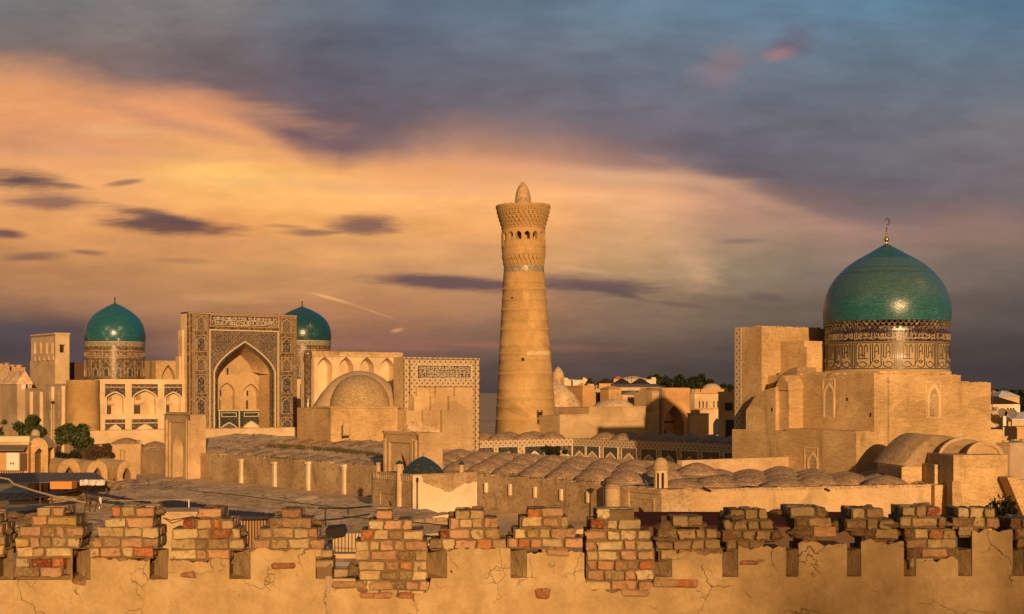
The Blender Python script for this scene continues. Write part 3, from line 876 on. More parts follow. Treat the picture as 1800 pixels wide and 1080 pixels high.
# drum
RD = 7.58
dr = MB()
dr.lathe([(RD + .08, zb(656)), (RD + .08, zb(652.5)), (RD, zb(652)), (RD, zb(604)), (RD + .05, zb(603.5))], sx, sy, 96)
dr.build('drum', K['kufic_ground'], sa)
kf = MB(); NU = 9
mk = fcyl(sx, sy, RD)
ZL, ZH = zb(650.5), zb(605)
HH = (ZH - ZL)
UW = 2 * pi * RD / NU
unit = [
 [(.2, .4), (.2, 9.6)], [(.6, .8), (.6, 9.2), (1.0, 9.6)],
 [(1.3, 3.9), (1.3, 8.3), (1.7, 9.2), (2.1, 8.3), (2.1, 4.0)],
 [(1.0, 3.9), (3.5, 3.9)], [(2.6, 4.0), (2.6, 8.2), (2.95, 9.1), (3.3, 8.2), (3.3, 6.2)], [(1.2, 5.0), (1.9, 5.5), (2.6, 5.0)],
 [(1.0, 2.8), (1.0, 1.6), (1.7, .8), (2.6, .8), (3.2, 1.6), (2.7, 2.6), (1.9, 2.8), (1.6, 2.2)], [(3.4, .8), (4.0, 1.5), (4.0, 9.2)],
 [(4.5, 9.5), (4.5, 3.0), (4.1, 2.2)], [(4.5, 1.4), (5.0, .7), (5.9, .7), (6.4, 1.4), (6.4, 9.3)],
 [(4.8, 2.9), (5.3, 3.4), (5.9, 2.9), (5.4, 2.2), (4.8, 2.9)], [(4.4, 3.9), (8.9, 3.9)],
 [(5.0, 4.2), (5.0, 8.3), (5.4, 9.2), (5.8, 8.3), (5.8, 5.4)], [(5.1, 6.3), (5.6, 6.9)],
 [(6.9, 9.4), (6.9, 4.6), (7.4, 4.2)], [(7.5, 4.4), (7.5, 8.4), (7.9, 9.3), (8.3, 8.4), (8.3, 4.4)],
 [(6.9, 2.9), (6.9, 1.5), (7.6, .7), (8.4, .7), (9.0, 1.5), (8.6, 2.6), (7.8, 2.9), (7.5, 2.2)], [(7.7, 6.0), (8.1, 6.6), (8.5, 6.0)],
 [(8.8, 9.4), (8.8, 4.3)], [(9.3, .6), (9.3, 8.6), (9.0, 9.4)], [(9.7, .4), (9.7, 9.6)],
]
for k in range(NU):
    for pl_ in unit:
        kf.ribbon([(k * UW + UW * x / 10.0, ZL + HH * z / 10.0) for x, z in pl_], .105, mk, -.035, .02)
for k in range(NU * 8):
    kf.box(k * UW / 8 + .02, k * UW / 8 + UW / 8 - .02, -.03, .02, ZL + .02, ZL + .12, mk)
    kf.box(k * UW / 8 + .02, k * UW / 8 + UW / 8 - .02, -.03, .02, ZH - .1, ZH, mk)
kf.build('kufic_lettering', K['ink'], sa)
nb = MB()
nb.lathe([(RD + .02, zb(603.6)), (RD + .1, zb(603)), (RD + .1, zb(601.6)), (RD - .02, zb(601.2)), (RD - .02, zb(587.5)), (RD + .1, zb(587)), (RD + .1, zb(585.6)), (RD - .02, zb(585)), (RD - .05, zb(578))], sx, sy, 96, smooth=False)
nb.build('navy_band', K['navy'], sa)
lt = MB(); tile_letters(lt, mk, 0, 2 * pi * RD, zb(600.5), zb(588), -.02, .03, 7, .1, .34)
lt.build('band_lettering', K['buff'], sa)
mq = MB()
def ringcorb(mb, cu, cv, rows, n):
    for (z0, z1, r0, r1), ph in zip(rows, (0, .5) * 4):
        for i in range(n):
            c = 2 * pi * (i + ph) / n; w1 = pi / n * .8; w0 = w1 * .25
            P = lambda a, r, z: (cu + r * sin(a), cv - r * cos(a), z)
            mb.hull([P(c - w0, r0, z0), P(c + w0, r0, z0), P(c + w0, r0 - .5, z0), P(c - w0, r0 - .5, z0)],
                    [P(c - w1, r1, z1), P(c + w1, r1, z1), P(c + w1, r0 - .5, z1), P(c - w1, r0 - .5, z1)])
ringcorb(mq, sx, sy, [(zb(583), zb(577), RD - .05, RD + .06), (zb(577), zb(571.5), RD + .02, RD + .12), (zb(571.5), zb(567.5), RD + .05, RD + .15)], 72)
K['corbeltile'] = mosaic('corbel_tile', (.04, .03, .035), (.14, .1, .07), (.45, .36, .25), 2.0, .5, .22)
mq.build('stalactite_cornice', K['corbeltile'], sa)
ds = MB()
dp_ = [(109, 567), (109.8, 560), (110.2, 552), (110.2, 545), (109.4, 536), (107.8, 528), (105, 519.5), (100.5, 508), (95, 498), (88.5, 489), (81, 480.5), (72.5, 472), (63, 464.5), (54, 458.5), (49.6, 455.8), (43, 452.2), (34, 447.2), (24, 441.4), (14.5, 436), (7, 431.6), (2, 428.6), (0, 428)]
ds.lathe([(r * 190 / 2700, zb(y)) for r, y in dp_], sx, sy, 112)
dome = ds.build('dome', K['teal'], sa)
fi = MB(); finial(fi, sx, sy, zb(429), 2.15, ((.25, .15), (.5, .075), (.66, .055)), .05)
cz = zb(395); cr_ = .38
pts = [(cr_ * sin(t), cz + cr_ * (1 - cos(t))) for t in [(-.2 + i * .42) for i in range(12)]]
fi.ribbon([(sx + a * 1.0 + .12, z) for a, z in pts], .11, fv(sy), -.04, .04)
fi.build('finial', K['gold'], dome)

# ================================================================== street wall on the right and vaulted annex
WF = Fr(7.0)
def wq(px, py): return WF.mv(px, py, 149.0)
sw = thing('street_wall', 'long smooth sunlit clay wall below the row of low brick domes', 'wall', WF, wq(1300, 850)[0], 149.0, 0)
aL, zl = wq(1163, 862); aR, zr = wq(1643, 852)
wl = MB(); wl.prism([(aL, 0), (aR, 0), (aR, zr), ((aL + aR) / 2, zr - .15), (aL, zl)], 0, 1.6, fv(149.0))
wl.build('wall_face', K['clay'], sw)
cp = MB()
for i in range(60):
    x = aL + (aR - aL) * i / 60; zt = zl + (zr - zl) * i / 60
    cp.box(x, x + (aR - aL) / 60 - .02, 148.93, 150.2, zt - .12 - rr.uniform(.02, .16), zt + rr.uniform(.0, .09))
cp.build('coping', K['brick_old'], sw)
br = MB(); a0, z0 = wq(1163, 866); a1, z1 = wq(1203, 905)
br.box(a0, a1, 148.95, 149, z1 - 1.2, z0)
br.build('bare_brick_patch', K['brick_old'], sw)
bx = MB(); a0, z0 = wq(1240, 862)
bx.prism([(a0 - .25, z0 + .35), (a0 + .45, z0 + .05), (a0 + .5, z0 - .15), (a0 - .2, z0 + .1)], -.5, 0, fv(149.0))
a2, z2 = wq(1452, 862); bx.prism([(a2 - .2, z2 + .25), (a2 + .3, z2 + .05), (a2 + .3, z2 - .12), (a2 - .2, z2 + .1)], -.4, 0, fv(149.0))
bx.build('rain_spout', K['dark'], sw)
# gate at the left end of that wall
gt = thing('side_gate', 'small brick gateway with a pointed niche in shade, beside the round turret', 'gateway', M, 100.0, 116.5, 0)
va, za_ = M.mu(1095, 868, 99.2); vb_, zb_ = M.mu(1163, 862, 99.2)
gq = MB()
m99 = fu(99.2)
v_ap, z_ap = M.mu(1124, 891, 99.2)
gq.niche(m99, vb_, va, 0, zb_, [(v_ap, 1.55, 0.1, z_ap - 1.6, z_ap)], 1.3)
gq.box(99.2 + 1.31, 103, vb_, va, 0, zb_ - .02)
gq.box(99.2, 103, vb_ - .001, vb_, 0, zb_)
gq.frame(v_ap - 2.3, v_ap + 2.3, 0, z_ap + 1.0, .2, m99, -.12, 0)
for i in range(16):
    v = vb_ + (va - vb_) * i / 16; gq.box(99.05, 100, v, v + .3, zb_ - .4, zb_ + rr.uniform(-.05, .12))
gq.build('gate_block', K['brick_old'], gt)
tu = thing('round_turret', 'short round plastered turret with a brick cap beside the lamp post', 'turret', E, (1077 - 900) / FPX * 153, 153, 0)
tq = MB(); X = (1077 - 900) / FPX * 153; rt = 13.6 * 153 / 2700
tq.lathe([(rt, 0), (rt, zat(860, 153)), (rt * .96, zat(858, 153))], X, 153, 32)
tq.build('turret_wall', K['clay'], tu)
tc_ = MB(); tc_.lathe([(rt * .96, zat(859, 153)), (rt * 1.06, zat(857, 153)), (rt * 1.02, zat(854, 153)), (rt * .8, zat(851, 153)), (0, zat(849, 153))], X, 153, 32)
tc_.build('brick_cap', K['domelet'], tu)
# lantern kiosk on the wall
lk = thing('roof_lantern', 'little domed brick lantern with arched openings standing on the wall corner', 'lantern kiosk', E, (1163 - 900) / FPX * 152, 152.9, zat(863, 152))
X = (1163 - 900) / FPX * 152; s_ = 152 / 2700.0; Yk = 152.9; Rk = 12.4 * s_
lq = MB(); mk2 = fcyl(X, Yk, Rk); pk = 2 * pi * Rk / 8
lq.niche(mk2, 0, 8 * pk, zat(866, 152), zat(827, 152), [((i + .2) * pk + .02, .17, zat(859, 152), zat(835, 152), zat(831, 152)) for i in range(8)], .16, back=False, step=.12, na=4)
lq.build('lantern_wall', K['pale'], lk)
lq = MB(); lq.lathe([(.28, zat(866, 152)), (.28, zat(827, 152))], X, Yk, 12); lq.build('inner_post', K['dark'], lk)
lq = MB(); lq.lathe([(Rk, zat(827.5, 152)), (15 * s_, zat(826, 152)), (15 * s_, zat(822, 152)), (13.2 * s_, zat(821.5, 152)), (12.8 * s_, zat(816, 152)), (10.6 * s_, zat(810.5, 152)), (6.5 * s_, zat(806.4, 152)), (0, zat(804.6, 152))], X, Yk, 24)
lq.build('cap_dome', K['clay'], lk)
# dark lamp post by the turret
def lamp_post(px, ytop, D, zbase, label, r=.07, head=.32):
    X = (px - 900) / FPX * D; zt = zat(ytop, D)
    o = thing('lamp_post', label, 'lamp post', E, X, D, zbase, 'lamp posts of the old town')
    p = MB(); p.lathe([(r * 1.5, zbase), (r * 1.3, zbase + .5), (r, zbase + .6), (r, zt - head * 1.6)], X, D, 8); p.build('pole', K['iron'], o)
    h = MB(); h.lathe([(0, zt - head * 1.7), (head * .45, zt - head * 1.6), (head, zt - head * .8), (head * .9, zt - head * .3), (head * .3, zt), (0, zt)], X, D, 10); h.build('lamp_head', K['iron'], o)
K['iron'] = plain('black_iron', (.03, .025, .02), .5, .2)
lamp_post(1061, 845.5, 151.5, 0, 'black street lamp post standing left of the round turret')

# right annex with barrel vaults
an = thing('vaulted_annex', 'low brick annex with crossing barrel vaults at the foot of the sanctuary', 'building', WF, WF.at(1690, 150)[0], WF.at(1690, 150)[1], 0)
aq = MB(); A = lambda px, py, v: WF.mv(px, py, v)
a0, _ = A(1643, 870, 148.2); a1, zt = A(1676, 822, 148.2); aq.box(a0, a1, 148.2, 160, 0, A(1643, 853, 148.2)[1])
b0, _ = A(1676, 800, 146.5); b1, z1 = A(1771, 800, 146.5); aq.box(b0, b1, 146.5, 158, 0, z1)
c0, _ = A(1643, 812, 150); c1, _ = A(1677, 800, 150); aq.box(c0, c1, 150, 158, 0, A(1650, 817, 150)[1])
d0, _ = A(1585, 826, 153); d1, _ = A(1646, 826, 153); aq.box(d0, d1, 153, 160, 0, A(1600, 821, 153)[1])
# battered buttresses
aq.hull([(A(1673, 900, 145.6)[0], 145.2, 0), (A(1692, 900, 145.6)[0], 145.2, 0), (A(1692, 900, 145.6)[0], 147.4, 0), (A(1673, 900, 145.6)[0], 147.4, 0)],
        [(A(1675, 900, 146)[0], 146.2, z1 - 2.6), (A(1690, 900, 146)[0], 146.2, z1 - 2.6), (A(1690, 900, 146)[0], 147, z1 - 2.6), (A(1675, 900, 146)[0], 147, z1 - 2.6)])
e0 = A(1758, 840, 146)[0]; zt = A(1758, 838, 146)[1]
aq.prism([(e0, zt), (e0 + 1.1, zt), (e0 + 4.4, 0), (e0 + 2.4, 0)], -1.6, 3, fv(146))
aq.build('annex_wall', K['brick'], an)
va_ = MB()
# big tilted barrel: axis runs to the right-back, seen as a quarter-round slope
def barrel(mb, a0, a1, v0, v1, zb0, rise, n=12, half=True):
    for i in range(n):
        t0, t1 = i / n, (i + 1) / n
        f = (lambda t: (a0 + (a1 - a0) * (t if half else t), zb0 + rise * (sin(t * pi / 2) if half else sin(t * pi))))
        (x0, z0), (x1, z1_) = f(t0), f(t1)
        mb.face([(x0, v0, z0), (x1, v0, z1_), (x1, v1, z1_), (x0, v1, z0)], True)
        mb.face([(x0, v0, z0), (x1, v0, z1_), (x1, v0, zb0 - .6), (x0, v0, zb0 - .6)])
f0 = A(1587, 818, 153.5)[0]; f1, zt1 = A(1652, 765, 153.5); zb1 = A(1587, 819, 153.5)[1]
barrel(va_, f0, f1, 153.2, 162, zb1, zt1 - zb1)
barrel(va_, f1 - .01, f1 + 6.6, 153.22, 162, zb1, zt1 - zb1) if False else None
P = []
for i in range(13):
    t = i / 12
    P.append((f1 + (A(1752, 0, 153.5)[0] - f1) * t, zb1 + (zt1 - zb1) * cos(t * pi / 2)))
for (x0, z0), (x1, z1_) in zip(P, P[1:]):
    va_.face([(x0, 153.2, z0), (x1, 153.2, z1_), (x1, 162, z1_), (x0, 162, z0)], True)
    va_.face([(x0, 153.2, z0), (x1, 153.2, z1_), (x1, 153.2, zb1 - .6), (x0, 153.2, zb1 - .6)])
va_.build('barrel_vault', K['vaultclay'], an)
def arc_vault(cpx, hpx, ycrest, ybase, v0, v1, wd, lm):
    """a short barrel vault with a pale rib on its open end"""
    c, zb_ = A(cpx, ybase, v0); zc = A(cpx, ycrest, v0)[1]; hw = A(cpx + hpx, 0, v0)[0] - c; n = 16
    P = [(c - hw * cos(pi * i / n), zb_ + (zc - zb_) * sin(pi * i / n) ** 1.15) for i in range(n + 1)]
    t = MB()
    for (x0, z0), (x1, z1_) in zip(P, P[1:]):
        t.face([(x0, v0, z0), (x1, v0, z1_), (x1, v1, z1_), (x0, v1, z0)], True)
    t.build('barrel_vault', K['vaultclay'], an)
    t = MB(); t.ribbon(P, wd, fv(v0), -.12, .25); ro = t.build('vault_rib', K['clay'], an)
    t = MB(); t.prism([(x, z - .02) for x, z in P] + [(c + hw, zb_ - .5), (c - hw, zb_ - .5)], .05, .3, fv(v0)); t.build('lunette', lm, ro)
K['town_pale'] = mud('lunette_plaster', (.46, .32, .18), var=.2, course=.2, stain=.3, fine=.3, bump=.2)
arc_vault(1698, 46, 770, 800, 151.6, 153.6, .3, K['vaultclay'])
arc_vault(1731, 29, 779, 800, 149.6, 151.7, .42, K['town_pale'])
# ================================================================== galleries with rows of low brick domes
dm = MB()
dm.lathe([(2.42, -.25), (2.36, .05), (2.2, .28), (1.8, .62), (1.25, .92), (.7, 1.12), (.25, 1.24), (0, 1.27)], 0, 0, 28, wob=.05)
DOME_ME = dm.mesh('roof_dome'); DOME_ME.materials.append(K['domelet'])
def domelet(parent, u, v, z, s=1.0, zs=1.0):
    o = bpy.data.objects.new('roof_dome', DOME_ME); COL.objects.link(o)
    o.parent = parent
    U, V, Z = ORG[parent]
    o.location = (u - U, v - V, z - Z); o.scale = (s, s, zs)
    o.rotation_euler = (0, 0, random.uniform(0, 6))
    return o
def rough_roof(mb, us, vs, zf, amp=.12, seed=0):
    """an uneven clay roof sheet over a grid of us x vs"""
    for i in range(len(us) - 1):
        for j in range(len(vs) - 1):
            q = []
            for u, v in ((us[i], vs[j]), (us[i + 1], vs[j]), (us[i + 1], vs[j + 1]), (us[i], vs[j + 1])):
                q.append((u, v, zf(u, v) + amp * mnoise.noise(Vector((u * .55, v * .55, seed)))))
            mb.face(q, True)
def span(a, b, st):
    n = max(1, int(round((b - a) / st)))
    return [a + (b - a) * i / n for i in range(n + 1)]

ng = thing('north_gallery', 'long dim brick gallery wall beneath a rough clay roof of low domes', 'gallery', M, 99, 170, 0)
nw = MB()
ZW = 4.55
nw.box(99, 100, 116.6, 240, 0, ZW)
nw.box(99.9, 115.4, 238.5, 240, 0, ZW)
rr = random.Random(8)
for i in range(180):
    v = 117 + i * .68
    nw.box(98.95 + rr.uniform(0, .06), 99.7, v, v + .6, ZW - rr.uniform(.05, .3), ZW + rr.uniform(-.03, .16))
nw.build('outer_wall', K['brick_old'], ng)
zn = lambda u, v: 4.4 + (u - 99) / 16.4 * (.9 if v < 165 else .9 + 1.5 * min(1, (v - 165) / 25))
rf = MB(); rough_roof(rf, span(99.4, 115.6, .8), span(118, 239.5, .8), zn, .22, 1)
rf.build('clay_roof', K['roofclay'], ng)
pp = MB(); pp.box(115.4, 116.2, 129.5, 199, 0, 6.05)
pp.build('courtyard_parapet', K['clay'], ng)
for j in range(19):
    for i in range(3):
        v = 121.5 + j * 5.05; u = 103.0 + i * 4.9
        if v > 217 : continue
        lo = v > 168
        domelet(ng, u, v, zn(u, v) - (.42 if lo else .05), .95 if lo else 1.0, .55 if lo else 1.0)
for px in (268,):
    v, z = M.mu(px, 775, 101.5); domelet(ng, 102.0, v, 4.45, 1.0, 1.0)
for px, y in ((247, 772), (268, 778)):
    pass
# white drain chutes on the wall
chutes = MB()
for px, y0, y1 in ((424.5, 810, 857), (483.5, 815, 863), (542.5, 815, 870), (605.5, 820, 877)):
    v, z0 = M.mu(px, y0, 98.9); _, z1 = M.mu(px, y1, 98.9)
    c = MB(); c.box(98.62, 98.99, v - .28, v + .28, max(0, z1), z0); c.box(98.5, 98.99, v - .42, v + .42, z0 - .1, z0 + .25)
    c.build('drain_chute', K['white'], ng, 'tall pale drain chute down the wall')
for px, y0, y1 in ((854.5, 849, 866), (897, 851, 871), (941, 856, 875), (987, 860, 880), (1034, 864, 884)):
    v, z0 = M.mu(px, y0, 98.9); _, z1 = M.mu(px, y1, 98.9)
    c = MB(); c.box(98.7, 98.99, v - .14, v + .14, z1, z0)
    c.build('drain_chute', K['white'], ng, 'short pale drain chute near the wall top')

wg = thing('west_gallery', 'brick gallery roof with rows of low reddish domes in front of the sanctuary', 'gallery', M, 118, 116, 0)
rf = MB()
for (u0, u1, v0, v1) in ((100.5, 106, 117, 128.5), (106, 112, 113, 128.5), (112, 118, 110, 128.5), (118, 124, 106.5, 128.5), (124, 130, 104, 128.5), (130, 134, 103, 128.5), (134, 146, 103, 117.9)):
    rough_roof(rf, span(u0, u1, .9), span(v0, v1, .9), lambda u, v: 4.25, .15, 2)
rf.build('clay_roof', K['roofclay'], wg)
for j in range(5):
    for i in range(9):
        u, v = 104.6 + i * 4.9, 105.4 + j * 4.9
        edge = 117.5 - (u - 101.3) * .578
        if v < edge - .4 or v > 127.5: continue
        if v > 115.4 and u > 131.5: continue
        if u > 141: continue
        domelet(wg, u, v, 4.25, 1.06, random.uniform(.72, .92))
pp = MB(); pp.box(117, 134, 128.5, 129.3, 0, 6.2); pp.build('courtyard_parapet', K['clay'], wg)

def spandrel_bays(pa, m, a_list, hw, zt, zb_, apex, spring):
    """tiled rectangular bay, pale frame and pale pointed arch over a dim niche"""
    for k, a in enumerate(a_list):
        p = MB(); p.box(a - hw, a + hw, -.04, 0, zb_, zt, m); po = p.build('spandrel_panel', K['girih_blue'] if k % 3 else K['girih_dark'], pa)
        f = MB(); f.frame(a - hw - .14, a + hw + .14, zb_, zt + .14, .14, m, -.12, -.001)
        ap = [(a + x, z) for x, z in arch_pts(hw * .92, spring, apex, 8, .62)]
        f.ribbon(ap, .26, m, -.14, -.041)
        f.build('pale_arch', K['inkwhite'], po)
        n_ = MB(); n_.prism([(a - hw * .92, zb_ + .0)] + ap + [(a + hw * .92, zb_ + .0)], -.06, -.041, m)
        n_.build('niche_back', K['brick_old'], po)
eg = thing('east_arcade', 'sunlit courtyard arcade with dotted tile and dark spandrels left of the minaret foot', 'arcade', M, 150, 200, 0)
ew = MB(); ew.box(116.2, 157.6, 199.6, 212, 0, 6.2); ew.build('arcade_wall', K['dots'], eg)
for v in (202.4, 207.4):
    for i in range(8): domelet(eg, 119.5 + i * 5.1, v, 6.15, .98, .9)
xs = [M.mv(px, 790, 199.6)[0] for px in (850, 892.5, 939, 988)]
spandrel_bays(eg, fv(199.6), [x for x in xs], 1.95, 5.05, 1.2, 4.2, 2.6)
sg = thing('south_arcade', 'courtyard arcade wall with square dark tile panels, its right half in deep shadow', 'arcade', M, 158, 170, 0)
sw_ = MB(); sw_.box(157.5, 169, 126, 199.59, 0, 6.2); sw_.build('arcade_wall', K['dots'], sg)
vs_ = [M.mu(px, 795, 157.5)[0] for px in (1019, 1041.5, 1073.5, 1106, 1141, 1177)]
st_ = vs_[1] - vs_[2]
vs_ += [vs_[-1] - st_ * i for i in (1, 2, 3, 4)]
spandrel_bays(sg, fu(157.5), vs_, 1.75, 5.0, 1.2, 4.1, 2.6)
for u in (160.6, 165.6):
    for i in range(14): domelet(sg, u, 130 + i * 5.0, 6.15, .98, .9)

# ------------------------------------------------------------------ gates on the dim wall
def side_gate(px0, px1, px2, ytop, u, label, niche_px, apx, dep):
    v0, zt = M.mu(px0, ytop, u); v1, _ = M.mu(px1, ytop, u)
    t = thing('wall_gate', label, 'gateway', M, u, (v0 + v1) / 2, 0, 'brick gateways along the dim wall')
    q = MB(); m = fu(u)
    va, zs = M.mu(niche_px, apx, u)
    hw = (v0 - v1) * .21
    q.niche(m, v1, v0, 0, zt, [(va, hw, .0, zs - hw * 1.7, zs)], dep * .3)
    D = (v1) / (M.C - M.S * (px2 - 900) / FPX)
    u2 = M.mv(px2, ytop, v1)[0]
    q.box(u + dep * .3 + .01, u2, v1, v0, 0, zt - .003)
    q.box(u, u + dep * .3 + .01, v1, v1 + .5, 0, zt - .001); q.box(u, u + dep * .3 + .01, v0 - .5, v0, 0, zt - .001)
    rr_ = random.Random(px0)
    for i in range(20):
        vv = v1 + (v0 - v1) * rr_.random(); q.box(u, u + .8, vv, vv + .5, zt - .1, zt + rr_.uniform(.02, .12))
    q.build('gate_block', K['clay'], t)
    f = MB(); f.frame(va - hw * 1.7, va + hw * 1.7, 0, zs + hw * 1.0, hw * .28, m, -.22, 0)
    f.box(va - hw * 2.2, va + hw * 2.2, -.12, 0, zs + hw * 1.3, zs + hw * 1.5, m)
    for s in (-1, 1):
        f.box(va + s * hw * 2.05 - .18, va + s * hw * 2.05 + .18, -.3, 0, 0, zt - .8, m)
    f.build('niche_frame', K['clay'], t)
    return t, va, zs, hw
t, va, zs, hw = side_gate(289, 334, 362, 729, 97.3, 'tall plain gateway block with pointed niche before the tiled portal', 313, 759, 5.5)
side_gate(674, 736, 778, 759, 96.5, 'tall gateway block rising behind the small blue dome', 705, 796, 5)

# ------------------------------------------------------------------ portal with the black inscription
ip = thing('inscription_portal', 'brick portal with dotted tile border and a black inscription panel', 'portal', M, 130.5, 199, 0)
P0, ZT = M.mv(709, 628, 198.0); P1, _ = M.mv(843, 632, 198.0)
m198 = fv(198.0)
q = MB()
q.box(P0, P1, 198.0, 200.8, 0, ZT); q.build('portal_body', K['clay'], ip)
uL = lambda px: M.mv(px, 650, 198.0)[0]
zz = lambda y, px=776: M.mv(px, y, 198.0)[1]
b = MB()
b.box(P0, P1, -.08, 0, zz(642), ZT - .02, m198); b.box(P0, P1, -.08, 0, zz(681), zz(666.5), m198)
b.box(P0, uL(733), -.08, 0, zz(666.5), zz(642), m198); b.box(uL(827), P1, -.08, 0, zz(666.5), zz(642), m198)
b.box(P0, uL(736), -.08, 0, 3, zz(681), m198); b.box(uL(831.5), P1, -.08, 0, 3, zz(681), m198)
b.build('dotted_border', K['dots'], ip)
e = MB()
for x0, x1 in ((P0 + .02, P0 + .14), (uL(719), uL(719) + .14), (P1 - .16, P1 - .02), (uL(834) - .02, uL(834) + .10)):
    e.box(x0, x1, -.14, -.081, 3, ZT - .3, m198)
e.box(P0 + .14, P1 - .16, -.14, -.081, ZT - .32, ZT - .2, m198)
e.box(uL(735), uL(831.5), -.14, -.081, zz(681), zz(679.8), m198)
e.build('border_line', K['border'], ip)
pn = MB(); pn.box(uL(734), uL(826.5), -.1, -.02, zz(665.5), zz(643), m198); po = pn.build('inscription_panel', K['navy'], ip)
pf = MB(); pf.frame(uL(732), uL(828), zz(667), zz(641.5), .14, m198, -.16, -.02); pf.build('panel_frame', K['inkwhite'], po)
lt = MB()
for kk in range(3): tile_letters(lt, m198, uL(735), uL(825.5), zz(665 - kk * 7), zz(657.4 - kk * 7), -.14, -.09, 3 + kk * 3, .10, .30)
lt.build('inscription', K['inkwhite'], po)
# stepped brick masses standing before it
sm = MB()
rows = [(681, 697, [733.5, 766.5, 800], 197.3), (697, 722, [728, 758, 790], 196.2), (722, 733, [714, 744, 777], 195.2), (733, 800, [777], 194.4)]
for y0, y1, pxs, v in rows:
    for k, px in enumerate(pxs):
        vv = v - k * .55
        x0, z1 = M.mv(px, y0, vv); x1 = M.mv(831, y0, vv)[0]
        sm.box(x0, x1 + .002 * k, vv, 198.0, 0, z1)
sm.build('stepped_buttress', K['clay'], ip)
ht = MB()
x0, z0 = M.mv(712, 765, 194.0); x1, _ = M.mv(776, 765, 194.0); xa, zA = M.mv(722, 734, 195.5)
ht.box(x0, x1, 193.8, 197, 0, z0)
ht.hull([(x0, 193.8, z0), (x1, 193.8, z0), (x1, 197, z0), (x0, 197, z0)], [(xa, 195.6, zA), (x1 - .8, 195.6, zA), (x1 - .8, 196, zA), (xa, 196, zA)])
ht.build('lean_to_roof', K['roofclay'], ip)

# ------------------------------------------------------------------ arcaded screen wall, its brick dome and base
nsw = thing('niche_screen', 'tall brick screen wall with four blind pointed arches', 'wall', M, 126, 217, 0)
m216 = fv(216.0)
A0, Zs = M.mv(547.5, 618, 216.0); A1, _ = M.mv(708, 621, 216.0)
z6 = lambda y: M.mv(628, y, 216.0)[1]
ops = []
for px in (571, 608.5, 645, 681):
    c = M.mv(px, 640, 216.0)[0]
    ops.append((c, 1.32, z6(698), z6(646), z6(628)))
q = MB(); q.niche(m216, A0, A1, 0, Zs, ops, 1.7)
q.box(A0, A1, 217.72, 219.5, 0, Zs - .003); q.box(A0, A0 + .5, 216, 217.8, 0, Zs - .002); q.box(A1 - .5, A1, 216, 217.8, 0, Zs - .002); q.box(A0, A1, 216.01, 218, Zs - .4, Zs - .004)
q.build('screen_wall', K['pale'], nsw)
q = MB()
for i in range(40):
    x = A0 + (A1 - A0) * i / 40; q.box(x, x + .4, 215.9, 217.5, Zs - .35 - rr.uniform(0, .3), Zs + rr.uniform(0, .1))
q.box(A0 - .02, A1, 215.88, 216, Zs - .8, Zs - .62)
q.build('worn_coping', K['brick'], nsw)
q = MB()
cc = M.mv(541.5, 700, 215.5)[0]
q.lathe([(.62, 3), (.62, 6.9), (.5, 7.0), (.5, 19.2), (.62, 19.3), (.66, 20.0), (.5, 20.4), (0, 20.5)], cc, 215.5, 20)
q.build('corner_column', K['drumtile'], nsw)
bd = thing('brick_dome_hall', 'plain octagonal hall under a rounded bare brick dome', 'building', M, 122, 208, 0)
DC = 235.0; cu_, cv_ = M.at(632.5, DC)
s_ = DC / 2700
q = MB()
q.lathe([(54 * s_, zat(718, DC)), (53.5 * s_, zat(714, DC)), (51.5 * s_, zat(703, DC)), (47.5 * s_, zat(691, DC)), (41 * s_, zat(680, DC)), (33 * s_, zat(671, DC)), (22 * s_, zat(664, DC)), (11 * s_, zat(660, DC)), (0, zat(658.5, DC))], cu_, cv_, 64)
q.build('brick_dome', K['dome_brick'], bd)
q = MB()
cb_u, cb_v = M.at(632.5, DC + 4.6)
q.lathe([(84 * s_, zat(716, DC)), (78 * s_, zat(706, DC)), (68 * s_, zat(691, DC)), (56 * s_, zat(677, DC)), (43 * s_, zat(665, DC)), (28 * s_, zat(657, DC)), (13 * s_, zat(652.5, DC)), (0, zat(651.5, DC))], cb_u, cb_v, 64)
q.build('outer_shell', K['clay'], bd)
q = MB()
zt = zat(717, DC)
ring = lambda r, z, n=8: [(cu_ + r * cos(2 * pi * (i + .5) / n), cv_ + r * sin(2 * pi * (i + .5) / n), z) for i in range(n)]
q.hull(ring(7.1, 0), ring(7.1, zt)); q.hull(ring(7.3, zt + .001), ring(7.2, zt + .25))
q.box(cu_ - 6.5, cu_ + 6.6, cv_ + .5, cv_ + 8, 0, zt - .01)
q.build('base_block', K['brick'], bd)
vd = cv_ - 7.1 * cos(pi / 8)
d0, zd0 = M.mv(603.5, 766, vd); d1, zd1 = M.mv(614, 743, vd); md = fv(vd)
q = MB(); q.frame(d0 - .1, d1 + .1, zd0, zd1 + .1, .16, md, -.08, 0); do = q.build('door_frame', K['brick_old'], bd)
q = MB(); q.box(d0, d0 + .35, -.02, .01, zd0, zd1, md); q.box(d0 + .35, d1, -.03, .01, zd0, zd1, md); q.build('door', K['clay'], do)
